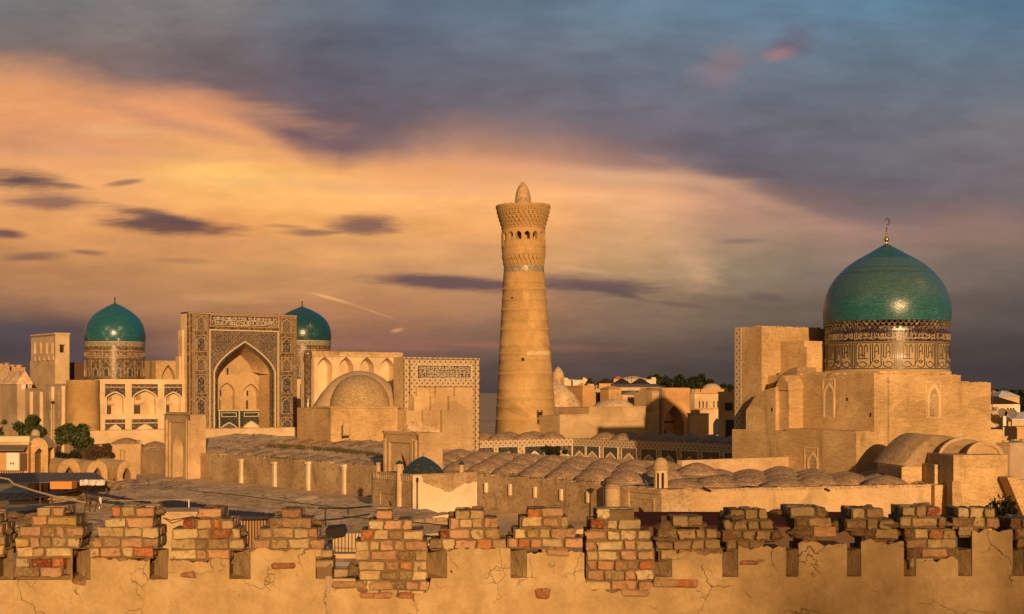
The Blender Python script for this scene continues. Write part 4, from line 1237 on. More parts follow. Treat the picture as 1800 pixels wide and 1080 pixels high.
# ruin dome right of the minaret
rd = thing('ruined_dome', 'weathered conical brick dome on a low base right of the minaret', 'building', M, *M.at(965, 290), 0)
cu2, cv2 = M.at(963, 290); s2 = 290 / 2700
q = MB(); q.lathe([(64 * s2, zat(728, 290)), (63 * s2, zat(722, 290)), (57 * s2, zat(708, 290)), (47 * s2, zat(694, 290)), (36 * s2, zat(683, 290)), (24 * s2, zat(675.5, 290)), (12 * s2, zat(671.5, 290)), (0, zat(670.5, 290))], cu2, cv2, 40, wob=.12)
q.build('brick_dome', K['roofclay'], rd)
q = MB(); q.lathe([(72 * s2, 0), (72 * s2, zat(736, 290)), (66 * s2, zat(733, 290)), (66 * s2, zat(726, 290)), (63 * s2, zat(724, 290))], cu2, cv2, 24, smooth=False)
q.build('base_drum', K['clay'], rd)
q = MB(); cu3, cv3 = M.at(981, 296); s3 = 296 / 2700
q.lathe([(10.5 * s3, zat(686, 296)), (10.5 * s3, zat(661, 296)), (9 * s3, zat(655, 296)), (5.5 * s3, zat(649, 296)), (1 * s3, zat(645, 296)), (0, zat(644.5, 296))], cu3, cv3, 12, smooth=False)
lo_ = q.build('lantern', K['clay'], rd)
q = MB(); mm = fcyl(cu3, cv3, 10.6 * s3)
for k in (0, 1, 2, 3, 4, 5, 6, 7):
    a = k * 2 * pi * 10.6 * s3 / 8
    q.prism([(a - .22, zat(676, 296))] + [(a + x, z) for x, z in arch_pts(.22, zat(668, 296), zat(664, 296), 4)] + [(a + .22, zat(676, 296))], -.03, .02, mm)
q.build('arched_opening', K['brick_old'], lo_)

K['slate'] = glaze('slate_blue_tile', (.018, .034, .036), (.034, .056, .054), .4, True, .16, .55, (.10, .085, .06), .4)
# ================================================================== tomb with the small blue dome
tb = thing('small_tomb', 'small brick tomb with corner columns and a low dark blue dome', 'tomb', M, 92, 141, 0)
TU, TV = 87.6, 138.6
x1, zt = M.mv(838, 843, TV); v1, zt2 = M.mu(653, 836, TU)
zt = 5.05
q = MB()
m87, m138 = fu(TU), fv(TV)
vn, zn_ = M.mu(683, 878, TU)
q.niche(m87, TV, v1, 0, zt, [(vn, 1.15, .0, zn_ - 1.6, zn_)], .9)
q.box(TU + .91, x1, TV + .02, v1, 0, zt - .004); q.box(TU, TU + .92, TV, TV + .3, 0, zt - .002); q.box(TU, TU + .92, v1 - .3, v1, 0, zt - .002)
q.build('tomb_wall', K['brick_old'], tb)
q = MB()
rr = random.Random(4)
top = [(TU + .02, zt)] 
edge = [(x1 - .0, zt - .95), (TU + (x1 - TU) * .8, zt - 1.15), (TU + (x1 - TU) * .68, zt - 1.5), (TU + (x1 - TU) * .6, zt - 1.9), (TU + (x1 - TU) * .5, zt - 1.95), (TU + (x1 - TU) * .42, zt - 1.6), (TU + (x1 - TU) * .3, zt - 1.2), (TU + (x1 - TU) * .16, zt - .8), (TU + (x1 - TU) * .13, zt - .02)]
e2 = []
for (a, c), (a2, c2) in zip(edge, edge[1:]):
    for i in range(8):
        t = i / 8; e2.append((a + (a2 - a) * t + rr.uniform(-.05, .05), c + (c2 - c) * t + rr.uniform(-.07, .07)))
e2[0] = edge[0]
q.prism([(TU, 0), (x1, 0)] + e2 + [(TU + (x1 - TU) * .13, zt - .02), (TU, zt - .02)], -.06, .02, m138)
q.build('whitewashed_wall', K['white'], tb)
q = MB()
for s in range(18):
    v = TV + .2 + (v1 - TV - .4) * s / 18; q.box(TU - .12, TU + .3, v, v + .22, zt - .7, zt - .1)
q.box(TU - .16, TU + .4, TV + .1, v1, zt - .1, zt + .08); q.frame(vn - 1.8, vn + 1.8, 0, zn_ + .75, .16, m87, -.12, 0)
q.box(TU, x1, TV - .1, TV + .3, zt, zt + .09)
q.build('cornice', K['brick_old'], tb)
for (uu, vv, nm) in ((TU - .05, M.mu(703, 850, TU)[0], 1), (TU + .1, M.mu(665, 840, TU + .1)[0], 0), (x1 - 1.0, TV + 1.5, 2), (x1 - 2.5, v1 - 1.0, 3)):
    q = MB(); low = 0 if nm == 1 else (zt - .5)
    ht_ = {0: 6.0, 1: 6.0, 2: 5.75, 3: 5.9}[nm]
    r_ = .34 if nm == 1 else .26
    q.lathe([(r_ * 1.15, low), (r_ * 1.1, low + .4), (r_, low + .5), (r_, ht_), (r_ * 1.2, ht_ + .05), (r_ * 1.2, ht_ + .14)], uu, vv, 16)
    co = q.build('corner_column', K['pale'] if nm == 1 else K['clay'], tb)
    q = MB(); q.lathe([(r_ * 1.35, ht_ + .14), (r_ * 1.3, ht_ + .24), (r_ * .9, ht_ + .4), (.05, ht_ + .56), (.0, ht_ + .58)], uu, vv, 16); q.build('turquoise_cap', K['slate'], co)
DD = 168.0; uc_, vc_ = M.at(743.5, DD); sd = DD / 2700
q = MB()
q.lathe([(41.5 * sd, zat(838, DD)), (41.5 * sd, zat(835.5, DD)), (39.8 * sd, zat(834.6, DD)), (36.5 * sd, zat(829, DD)), (31 * sd, zat(822, DD)), (23 * sd, zat(814.5, DD)), (13.5 * sd, zat(808, DD)), (5 * sd, zat(803.8, DD)), (0, zat(802, DD))], uc_, vc_, 48)
do = q.build('dome', K['slate'], tb)
q = MB(); q.lathe([(41.8 * sd, zat(837, DD)), (41.9 * sd, zat(836.2, DD)), (41.0 * sd, zat(834.6, DD)), (40 * sd, zat(834.4, DD))], uc_, vc_, 48); q.build('dome_rim', K['inkwhite'], do)
q = MB(); finial(q, uc_, vc_, zat(803, DD), .45, ((.4, .14),), .025); q.build('finial', K['iron'], do)
q = MB(); q.lathe([(43 * sd, zat(846, DD)), (43 * sd, zat(838, DD)), (0, zat(838, DD))], uc_, vc_, 8, smooth=False); q.build('low_drum', K['clay'], tb)
q = MB(); dpx = M.mv(732, 860, TV)[0]; q.box(dpx - .05, dpx + .05, TV - .2, TV - .08, .5, 4.3); q.lathe([(.05, 4.2), (.16, 4.4), (.14, 4.75), (0, 4.8)], dpx, TV - .16, 8); q.build('drainpipe', K['iron'], tb)
# ================================================================== MADRASA with the great tiled portal
ma = thing('madrasa', 'madrasa with a towering tiled portal and two turquoise domes', 'madrasa', M, 125, 258, 0)
VP = 255.0
mp = fv(VP)
up = lambda px: M.mv(px, 640, VP)[0]
def zp(y, px=426): return M.mv(px, y, VP)[1]
L0, R0 = up(330), up(522); ZTOP = 28.15
ac = up(430); hwo = (up(484) - up(375)) / 2; hwi = (up(479) - up(383)) / 2
ac = (up(484) + up(375)) / 2
zsp, zap = zp(658), zp(607)
q = MB(); q.niche(mp, L0, R0, 0, ZTOP, [(ac, hwi, 3.0, zsp, zap)], .9, back=False, na=16, q=.58)
q.box(L0, L0 + .02, VP, VP + 3, 0, ZTOP); q.box(R0 - .02, R0, VP, VP + 3, 0, ZTOP)
q.box(L0, R0, VP + .02, VP + 3, ZTOP - .3, ZTOP - .003); q.box(L0 + .02, R0 - .02, VP + 2.7, VP + 3, zap + 1.5, ZTOP - .4); q.box(L0 + .02, ac - hwi - .7, VP + 2.7, VP + 2.99, 0, zap + 1.5); q.box(ac + hwi + .7, R0 - .02, VP + 2.7, VP + 2.99, 0, zap + 1.5)
q.box(ac - hwi - .6, ac + hwi + .6, VP + 6.0, VP + 7, zap - 1, ZTOP - 4)
q.build('portal_frame', K['border'], ma)
# pale side of the portal
q = MB(); q.box(L0 - .04, L0 - .001, VP + .4, VP + 3, 3, ZTOP - .3)
x0 = L0 - .45
q.box(x0, L0 - .05, VP + 1.4, VP + 3.2, 3, zp(583)); q.box(x0 - .35, x0, VP + 1.8, VP + 3.4, 3, zp(628))
q.build('plastered_flank', K['pale'], ma)
def inset(x0, x1, z0, z1, mat, arched=False, fr=.11, name='tile_panel'):
    p = MB(); p.box(x0, x1, -.06, 0, z0, z1, mp); o = p.build(name, mat, ma)
    f = MB(); f.frame(x0 - fr, x1 + fr, z0 - fr, z1 + fr, fr, mp, -.13, -.001)
    if arched:
        hw = (x1 - x0) / 2 * .82; c = (x0 + x1) / 2
        f.ribbon([(c - hw, z0 + .2)] + [(c + x, z) for x, z in arch_pts(hw, z1 - hw * 1.25, z1 - .2, 6)] + [(c + hw, z0 + .2)], .13, mp, -.11, -.061)
    f.build('panel_border', K['buff'], o)
    return o
seq = [K['girih_plain'], K['girih_dark'], K['girih_plain'], K['girih_dark'], K['girih_dark'], K['girih_dark']]
ysq = [(557, 583.5), (592, 619), (628, 652), (660, 691), (699, 728), (736, 752)]
for k, (y0, y1) in enumerate(ysq):
    inset(up(344.5), up(361.5), zp(y1), zp(y0), seq[k], True)
    inset(up(494.5), up(512.5), zp(y1), zp(y0), [K['girih_plain'], K['girih_dark'], K['girih_plain'], K['girih_dark'], K['girih_dark'], K['girih_dark']][k], True)
o = inset(up(371), up(488), zp(574), zp(556.5), K['navy'], False, .16, 'inscription_panel')
lt = MB(); tile_letters(lt, mp, up(372), up(487.5), zp(573.8), zp(564.5), -.11, -.05, 21, .085, .28); tile_letters(lt, mp, up(372), up(487.5), zp(566), zp(557.2), -.11, -.05, 22, .085, .28)
lt.build('inscription', K['inkwhite'], o)
# spandrel field around the arch
q = MB(); q.niche(lambda a, b, c: (a, VP - .07 + b, c), up(368.5), up(487.5), 8.0, zp(581.5), [(ac, hwo, 8.0, zsp, zap + .75)], .06, back=False, na=16, q=.58)
q.build('spandrel', K['girih_plain'], ma)
for sg_ in (-1, 1):
    q = MB(); c = ac + sg_ * hwo * .72; zc = zp(603)
    for rad in (1.35, .8, .35):
        q.ribbon([(c + rad * cos(t * pi / 9), zc + rad * sin(t * pi / 9)) for t in range(18)], .15, mp, -.10, -.06, closed=True)
    q.box(c - 1.3, c + 1.3, -.085, -.06, zc - .06, zc + .06, mp)
    q.build('tile_roundel', K['girih_dark'], ma)
q = MB()
q.ribbon([(ac - hwo + .1, 4)] + [(ac + x, z) for x, z in arch_pts(hwo - .1, zsp, zap + .62, 16, .58)] + [(ac + hwo - .1, 4)], .22, mp, -.2, 0)
q.frame(up(367.5), up(489), 3.5, zp(580.5), .2, mp, -.18, 0)
q.build('arch_moulding', K['cream'], ma)
q = MB()
q.ribbon([(ac - hwi - .14, 4)] + [(ac + x, z) for x, z in arch_pts(hwi + .14, zsp, zap + .2, 16, .58)] + [(ac + hwi + .14, 4)], .26, mp, -.14, 0)
q.build('arch_rope', K['girih_blue'], ma)
q = MB()
for x in (L0 + .35, L0 + .95, up(341.5), up(365), up(491), up(516.5), R0 - .25):
    q.box(x - .05, x + .05, -.12, 0, 3, ZTOP - .25, mp)
q.box(L0 + .1, R0 - .1, -.12, 0, ZTOP - .28, ZTOP - .1, mp)
q.build('border_line', K['buff'], ma)
# inside of the iwan: half-octagon with niches in two storeys and a plain half vault
VB = VP + 5.4
mb_ = fv(VB)
ub = lambda px: M.mv(px, 700, VB)[0]
zi = lambda y: M.mv(425, y, VB)[1]
q = MB()
q.niche(mb_, ac - hwi - .3, ac + hwi + 1.4, zi(722), zap + 2.5, [(ub(399), 1.55, zi(720), zi(688), zi(673)), (ub(441), 1.62, zi(720), zi(690), zi(674.5))], .9, na=8)
q.build('iwan_back_wall', K['clay'], ma)
q = MB()
x1 = ub(461); sa_ = .55
mside = lambda a, b, c: (x1 + a * .6 + b * .8, VB - a * .8 + b * .6, c)
q.niche(mside, 0, 5.2, zi(722), zap + 1.6, [(2.2, .8, zi(720), zi(690), zi(676))], .5, na=6)
q.build('iwan_side_wall', K['clay'], ma)
q = MB()
q.box(ac - hwi - .6, ac - hwi - .02, VP + .9, VB + .9, 2, zsp + 1); q.box(ac + hwi + .02, ac + hwi + .6, VP + .9, VB + .9, 2, zsp + 1)
q.build('iwan_flank', K['brick'], ma)
# half-vault above: bands closing toward the top
q = MB()
n = 12
rimF = [(ac + x, z) for x, z in arch_pts(hwi, zsp, zap, n, .58)]
rimB = [(ac + x * .74, zsp + (z - zsp) * .84 + .4) for x, z in arch_pts(hwi, zsp, zap, n, .58)]
for i in range(len(rimF) - 1):
    q.face([(rimF[i][0], VP + .9, rimF[i][1]), (rimF[i + 1][0], VP + .9, rimF[i + 1][1]), (rimB[i + 1][0], VB - .02, rimB[i + 1][1]), (rimB[i][0], VB - .02, rimB[i][1])], True)
q.build('iwan_vault', K['brick'], ma)
dd_ = MB(); dd_.niche(fv(VB - .12), ac - hwi - .3, ac + hwi + 1.2, 2, zi(721.5), [(ub(402), 1.75, 2, zi(756), zi(743)), (ub(441), 1.75, 2, zi(756), zi(741)), (ub(470), .9, 2, zi(750), zi(732))], .1, back=False, na=6)
dado = dd_.build('tiled_dado', K['girih_blue'], ma)
q = MB()
for c, hw, a_, sp in ((ub(402), 1.75, zi(743), zi(756)), (ub(441), 1.75, zi(741), zi(756)), (ub(470), .9, zi(732), zi(750))):
    q.ribbon([(c + x, z) for x, z in arch_pts(hw, sp, a_, 6)], .2, mb_, -.22, -.1)
for x in (ub(420), ub(461), ub(385)):
    q.box(x - .12, x + .12, -.2, -.12, 2, zi(721), mb_)
q.box(ac - hwi, ac + hwi + 1, -.2, -.12, zi(722.5), zi(721), mb_)
for c, hw in ((ub(402), 1.5), (ub(441), 1.5)):
    q.frame(c - hw, c + hw, zi(733), zi(725), .12, mb_, -.19, -.12)
q.build('dado_border', K['cream'], dado)
q = MB(); c = ub(441); q.prism([(c - 1.6, 2)] + [(c + x, z) for x, z in arch_pts(1.6, zi(756), zi(742), 6)] + [(c + 1.6, 2)], -.09, -.05, mb_)
q.build('portal_curtain', K['inkwhite'], dado, 'pale screen in the middle doorway arch')
for px, y0, y1, w, mt, nm in ((386.5, 720, 703, 2.6, K['wood'], 'door'), (434.5, 719, 704, 4.2, K['wood'], 'door'), (435, 696, 687, 3.2, K['glassdark'], 'window'), (388, 697, 686, 2.6, K['glassdark'], 'window'), (396.5, 659, 647, 3.6, K['girih_blue'], 'window')):
    c, z0 = M.mv(px, y0, VB + .8); z1 = M.mv(px, y1, VB + .8)[1]
    vv = VB - .05 if y1 < 660 else VB + .8
    q = MB(); q.box(c - w * .05, c + w * .05, vv, vv + .09, z0, z1); q.build(nm, mt, ma)
# ---- wings
def wing(px0, px1, bays, vw, ytop, label):
    m_ = fv(vw); uw = lambda px: M.mv(px, 700, vw)[0]
    zw = lambda y: M.mv((px0 + px1) / 2, y, vw)[1]
    x0, x1 = uw(px0), uw(px1)
    ops = []; lows = []
    for c, hw, ya, ys_, yb in bays:
        ops.append((uw(c), hw, zw(yb), zw(ys_), zw(ya)))
    w = MB(); w.niche(m_, x0, x1, 2, zw(ytop), ops, 1.0, na=8)
    w.box(x0, x1, vw + 1.02, vw + 10, 2, zw(ytop) - .3)
    w.box(x0, x1, vw + .01, vw + 2, zw(ytop) - .25, zw(ytop) - .004)
    wo = w.build('wing_wall', K['pale'], ma, label)
    for (c, hw, ya, ys_, yb), (uc, h_, z0, zs_, za2) in zip(bays, ops):
        s = MB()
        t = hw * 1.12
        ap = [(uc + x, z) for x, z in arch_pts(hw * 1.0, zs_, za2 + .12, 8)]
        zt_ = zw(681.5)
        s.prism([(uc - t, zs_), (uc - hw, zs_)] + ap[1:-1] + [(uc + hw, zs_), (uc + t, zs_), (uc + t, zt_), (uc - t, zt_)], -.05, 0, m_)
        so = s.build('spandrel_tile', K['girih_dark'], ma)
        for ya_, yb_ in ((675.5, 680.3), (737, 743)):
            s = MB(); s.box(uc - t, uc + t, -.05, 0, zw(yb_), zw(ya_), m_); s.build('tile_strip', K['girih_dark'], ma)
        s2 = MB()
        ap2 = [(uc + x, z) for x, z in arch_pts(hw * .86, zw(762), zw(746.5), 8)]
        s2.prism([(uc - t, zw(765)), (uc - hw * .86, zw(765))] + ap2 + [(uc + hw * .86, zw(765)), (uc + t, zw(765)), (uc + t, zw(744.5)), (uc - t, zw(744.5))], -.05, 0, m_)
        s2.build('spandrel_tile', K['girih_dark'], ma)
        f = MB(); f.ribbon([(uc - hw, z0)] + ap + [(uc + hw, z0)], .2, m_, -.1, 0); f.ribbon(ap2, .2, m_, -.1, 0)
        f.build('arch_band', K['inkwhite'], ma)
        dz = (zs_ - z0)
        d = MB(); d.box(uc - hw * .74, uc - hw * .22, .92, 1.0, z0, z0 + dz * .55, m_); d.build('door', K['wood'], ma)
        d = MB(); d.box(uc - hw * .95, uc + hw * .1, .9, 1.0, z0 + dz * .58, z0 + dz * .64, m_); d.build('lintel', K['brick_old'], ma)
        d = MB(); d.box(uc - hw * .6, uc - hw * .15, .94, 1.0, z0 + dz * .85, z0 + dz * 1.15, m_); d.build('window', K['brick_old'], ma)
wing(175.5, 331, [(202.3, 1.62, 690.5, 700, 728), (254.5, 2.15, 686.5, 699, 728), (304.5, 1.5, 690.5, 700, 728)], 256.2, 667, None)
wing(521.5, 550, [(541, 1.45, 690.5, 700, 722)], 256.2, 667, None)
q = MB(); x0 = M.mv(174.5, 700, 256.2)[0]
q.box(x0 - .2, x0 - .02, 256.0, 257, 3, 15.8); q.build('drainpipe', K['iron'], ma)
for ya, yb in ((691, 712), (721, 737)):
    q = MB(); c, z0 = M.mv(171.5, yb, 255.9); z1 = M.mv(171, ya, 255.9)[1]; q.box(c - .25, c + .3, 255.7, 256, z0, z1); q.build('shutter', K['pale'], ma)
# corner tower
Dt = 263.5; tu_, tv_ = M.at(145.5, Dt); st2 = Dt / 2700
q = MB(); q.lathe([(30.5 * st2, 0), (29.3 * st2, zat(757, Dt)), (27.6 * st2, zat(671, Dt)), (28.2 * st2, zat(670, Dt)), (28.2 * st2, zat(668.5, Dt)), (0, zat(668, Dt))], tu_, tv_, 48)
q.build('corner_tower', K['brick_uv'], ma)
# ---- domes on drums
def drumdome(px, D, ytip, ydome, ydrum0, prof, rdrum, mat):
    uu, vv = M.at(px, D); s = D / 2700
    d = MB(); d.lathe([(rdrum * s, zat(ydrum0 + 12, D)), (rdrum * s, zat(ydrum0, D)), (rdrum * s, zat(ydome + 8, D))], uu, vv, 72)
    dro = d.build('drum', K['drumtile'], ma)
    b = MB()
    for y, h, r in ((ydome + 1.5, .8, 1.2), (ydome + 8.5, .5, .7), (ydome + 17, .5, .5), (ydome + 29, .4, .4)):
        b.lathe([((rdrum - .3) * s, zat(y + h, D)), ((rdrum + r) * s, zat(y + h, D)), ((rdrum + r) * s, zat(y - h, D)), ((rdrum - .3) * s, zat(y - h, D))], uu, vv, 72, smooth=False)
    b.build('drum_moulding', K['buff'], dro)
    b = MB(); b.lathe([((rdrum + .1) * s, zat(ydome + 8, D)), ((rdrum + .6) * s, zat(ydome + 7, D)), ((rdrum + 1) * s, zat(ydome + 2.5, D))], uu, vv, 72)
    b.build('ochre_band', K['glazeband'], dro)
    mm = fcyl(uu, vv, (rdrum + .1) * s); n = 16
    lt = MB(); tile_letters(lt, mm, 0, 2 * pi * rdrum * s, zat(ydome + 28, D), zat(ydome + 18.5, D), -.03, .03, int(px), .12, .5)
    lt.build('drum_inscription', K['buff'], dro)
    w = MB(); w2 = MB()
    for k in range(n):
        a = (k + .35) * 2 * pi * rdrum * s / n
        ap = [(a - .42, zat(ydrum0 - 4, D))] + [(a + x, z) for x, z in arch_pts(.42, zat(ydrum0 - 14, D), zat(ydrum0 - 19, D), 5)] + [(a + .42, zat(ydrum0 - 4, D))]
        w.prism(ap, -.04, .02, mm); w2.ribbon(ap, .1, mm, -.1, 0)
        w2.box(a + 1.05, a + 1.13, -.06, 0, zat(ydrum0 - 2, D), zat(ydome + 33, D), mm)
    w.build('drum_window', K['girih_blue'], dro); w2.build('window_moulding', K['buff'], dro)
    o = MB(); o.lathe([(r * s, zat(y, D)) for r, y in prof], uu, vv, 80); do = o.build('dome', mat, ma)
    f = MB(); finial(f, uu, vv, zat(ytip + 1, D), 12 * s, ((.25, .13), (.5, .10), (.72, .12), (.92, .08)), .06); f.build('finial', K['iron'], do)
drumdome(202, 286, 533.5, 601, 666, [(51.5, 602.5), (52.2, 600), (52.8, 593), (52.6, 586), (51.6, 579.5), (49.5, 573), (46.5, 567), (42, 560.5), (36.5, 554.5), (30, 549), (22, 543.8), (14, 539.2), (6.5, 535.6), (1.5, 533.4), (0, 533)], 51.3, K['teal_small'])
drumdome(531, 309, 540, 599, 662, [(50, 600.5), (50.6, 598), (51, 592), (50.8, 585), (49.6, 578), (47.6, 572), (44.5, 566), (40, 560.5), (34.5, 555.5), (28, 551), (20.5, 547), (12.5, 543.5), (5.5, 540.8), (1.2, 539.4), (0, 539)], 49.8, K['teal_dark'])
# rear iwan gable between portal and left dome
q = MB(); vr = 268.0; x0, z0 = M.mv(271, 634, vr); x1, _ = M.mv(318, 634, vr)
c, za3 = M.mv(296, 641, vr)
q.niche(fv(vr), x0, x1 + 2, 8, z0, [(c, 1.3, 8, za3 - 2.6, za3)], 1.2)
q.box(x0, x1 + 2, vr + 1.21, vr + 5, 8, z0 - .003); q.box(x0, x0 + .3, vr, vr + 2, 8, z0 - .002)
q.build('rear_gable', K['brick'], ma)
q = MB(); x0, z0 = M.mv(131, 637, 285); x1, _ = M.mv(152, 637, 285); q.box(x0, x1, 285, 290, 8, z0); q.build('roof_cabin', K['wood'], ma)
# terrace parapet before the madrasa
tp = thing('terrace_parapet', 'low pink plastered parapet of the terrace at the foot of the tiled portal', 'wall', M, 105, 246, 0)
q = MB(); x0, z0 = M.mv(158, 757, 246); x1, _ = M.mv(531, 754, 246)
q.box(x0, x1, 246, 254.9, 0, 7.0); q.box(x0, x1, 245.95, 246.8, 0, 7.45)
q.build('parapet_wall', K['pale'], tp)
q = MB()
rr = random.Random(6)
for i in range(70):
    x = x0 + (x1 - x0) * i / 70; q.box(x, x + .5, 245.9, 246.9, 7.45, 7.5 + rr.uniform(0, .1))
q.build('coping', K['brick'], tp)
# ================================================================== brick parapet in front
PF = Fr(2.0); VF = 12.6
mf = fv(VF)
def fp(px, py, v=VF): return PF.mv(px, py, v)
def mat_fbrick():
    m, t, b = newmat('parapet_brick')
    p = coords(t)
    col = t.n('ShaderNodeVertexColor', layer_name='Col').outputs['Color']
    n1 = t.noise(p, 9, 6, .65); n2 = t.noise(p, 45, 5, .7); n3 = t.noise(p, 22, 6, .7, 1.5); n4 = t.noise(p, 14, 5, .6)
    k = t.m('ADD', .02, t.m('ADD', t.m('MULTIPLY', n1, 1.05), t.m('MULTIPLY', n2, .75)))
    c = t.mix(1.0, col, t.comb(k, k, k), 'MULTIPLY')
    c = t.mix(t.m('MULTIPLY', t.sm(n3, .50, .62), .62), c, (.37, .275, .155, 1))
    c = t.mix(t.m('MULTIPLY', t.sm(n4, .56, .70), .65), c, (.12, .08, .045, 1))
    t.put(b.inputs['Base Color'], c)
    b.inputs['Roughness'].default_value = .9
    b.inputs['Specular IOR Level'].default_value = .15
    h = t.m('ADD', t.m('MULTIPLY', n1, .7), t.m('ADD', t.m('MULTIPLY', n2, .45), t.m('MULTIPLY', n3, .5)))
    t.put(b.inputs['Normal'], t.n('ShaderNodeBump', {'Height': h, 'Strength': .9, 'Distance': .012}).outputs[0])
    return m
def mat_fplaster():
    m, t, b = newmat('cracked_plaster')
    p = coords(t)
    big = t.noise(p, 1.1, 6, .6); mid = t.noise(p, 4.5, 6, .65); fin = t.noise(p, 30, 6, .7)
    ver = t.noise(t.scale(p, 5, 5, .8), 1.0, 5, .6)
    k = t.m('ADD', .10, t.m('ADD', t.m('MULTIPLY', big, .55), t.m('ADD', t.m('MULTIPLY', mid, .72), t.m('MULTIPLY', fin, .52))))
    c = t.mix(1.0, (.41, .292, .15, 1), t.comb(k, k, k), 'MULTIPLY')
    c = t.mix(t.m('MULTIPLY', t.sm(ver, .50, .72), .5), c, (.31, .205, .10, 1))
    c = t.mix(t.m('MULTIPLY', t.sm(t.noise(p, 2.3, 6, .7), .52, .62), .5), c, (.50, .385, .225, 1))
    wob = t.n('ShaderNodeTexNoise', {'Vector': p, 'Scale': 3.2, 'Detail': 4.0, 'Roughness': .55}).outputs['Color']
    q = t.n('ShaderNodeVectorMath', {0: p, 1: t.n('ShaderNodeVectorMath', {0: wob, 1: (.30, .30, .30)}, operation='MULTIPLY').outputs[0]}, operation='ADD').outputs[0]
    ed = t.n('ShaderNodeTexVoronoi', {'Vector': t.scale(q, 1, 1, 1.25), 'Scale': 1.75}, feature='DISTANCE_TO_EDGE').outputs['Distance']
    on = t.sm(t.noise(p, 1.6, 3, .5), .50, .60)
    crack = t.m('MULTIPLY', t.sm(ed, .0046, .0008), on)
    ed2 = t.n('ShaderNodeTexVoronoi', {'Vector': q, 'Scale': 5.5}, feature='DISTANCE_TO_EDGE').outputs['Distance']
    on2 = t.sm(t.noise(p, 2.1, 3, .5), .57, .64)
    crack = t.m('MAXIMUM', crack, t.m('MULTIPLY', t.m('MULTIPLY', t.sm(ed2, .010, .002), on2), .5))
    c = t.mix(t.m('MULTIPLY', crack, .62), c, (.17, .10, .045, 1))
    pit = t.n('ShaderNodeTexVoronoi', {'Vector': p, 'Scale': 6.0}).outputs['Distance']
    pk = t.m('MULTIPLY', t.sm(pit, .075, .03), t.sm(t.noise(p, 3, 2), .55, .6))
    c = t.mix(t.m('MULTIPLY', pk, .8), c, (.14, .08, .04, 1))
    t.put(b.inputs['Base Color'], c)
    b.inputs['Roughness'].default_value = .93
    b.inputs['Specular IOR Level'].default_value = .15
    h = t.m('SUBTRACT', t.m('ADD', t.m('MULTIPLY', mid, 1.2), t.m('MULTIPLY', fin, .35)), t.m('ADD', t.m('MULTIPLY', crack, 1.6), pk))
    t.put(b.inputs['Normal'], t.n('ShaderNodeBump', {'Height': h, 'Strength': .9, 'Distance': .025}).outputs[0])
    return m
def mat_mortar():
    m, t, b = newmat('mud_mortar')
    p = coords(t)
    n1 = t.noise(p, 12, 6, .7); n2 = t.noise(p, 50, 4, .7)
    k = t.m('ADD', .5, t.m('ADD', t.m('MULTIPLY', n1, .6), t.m('MULTIPLY', n2, .35)))
    t.put(b.inputs['Base Color'], t.mix(1.0, (.19, .132, .072, 1), t.comb(k, k, k), 'MULTIPLY'))
    b.inputs['Roughness'].default_value = .95
    b.inputs['Specular IOR Level'].default_value = .1
    t.put(b.inputs['Normal'], t.n('ShaderNodeBump', {'Height': t.m('ADD', n1, t.m('MULTIPLY', n2, .4)), 'Strength': 1.0, 'Distance': .02}).outputs[0])
    return m
K['fbrick'] = mat_fbrick(); K['fplaster'] = mat_fplaster(); K['mortar'] = mat_mortar()
R_ = random.Random(77)
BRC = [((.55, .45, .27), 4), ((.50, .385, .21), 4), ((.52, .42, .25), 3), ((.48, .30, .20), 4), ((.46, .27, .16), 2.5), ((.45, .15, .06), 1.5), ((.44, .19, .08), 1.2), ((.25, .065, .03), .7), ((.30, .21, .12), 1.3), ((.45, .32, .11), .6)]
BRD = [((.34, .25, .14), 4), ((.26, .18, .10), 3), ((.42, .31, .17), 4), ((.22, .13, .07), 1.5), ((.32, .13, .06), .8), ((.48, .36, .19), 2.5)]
def pick(tab):
    s = sum(w for c, w in tab); x = R_.random() * s
    for c, w in tab:
        x -= w
        if x <= 0: break
    f = R_.uniform(.66, 1.02)
    return (c[0] * f, c[1] * f * .96, c[2] * f * .88)
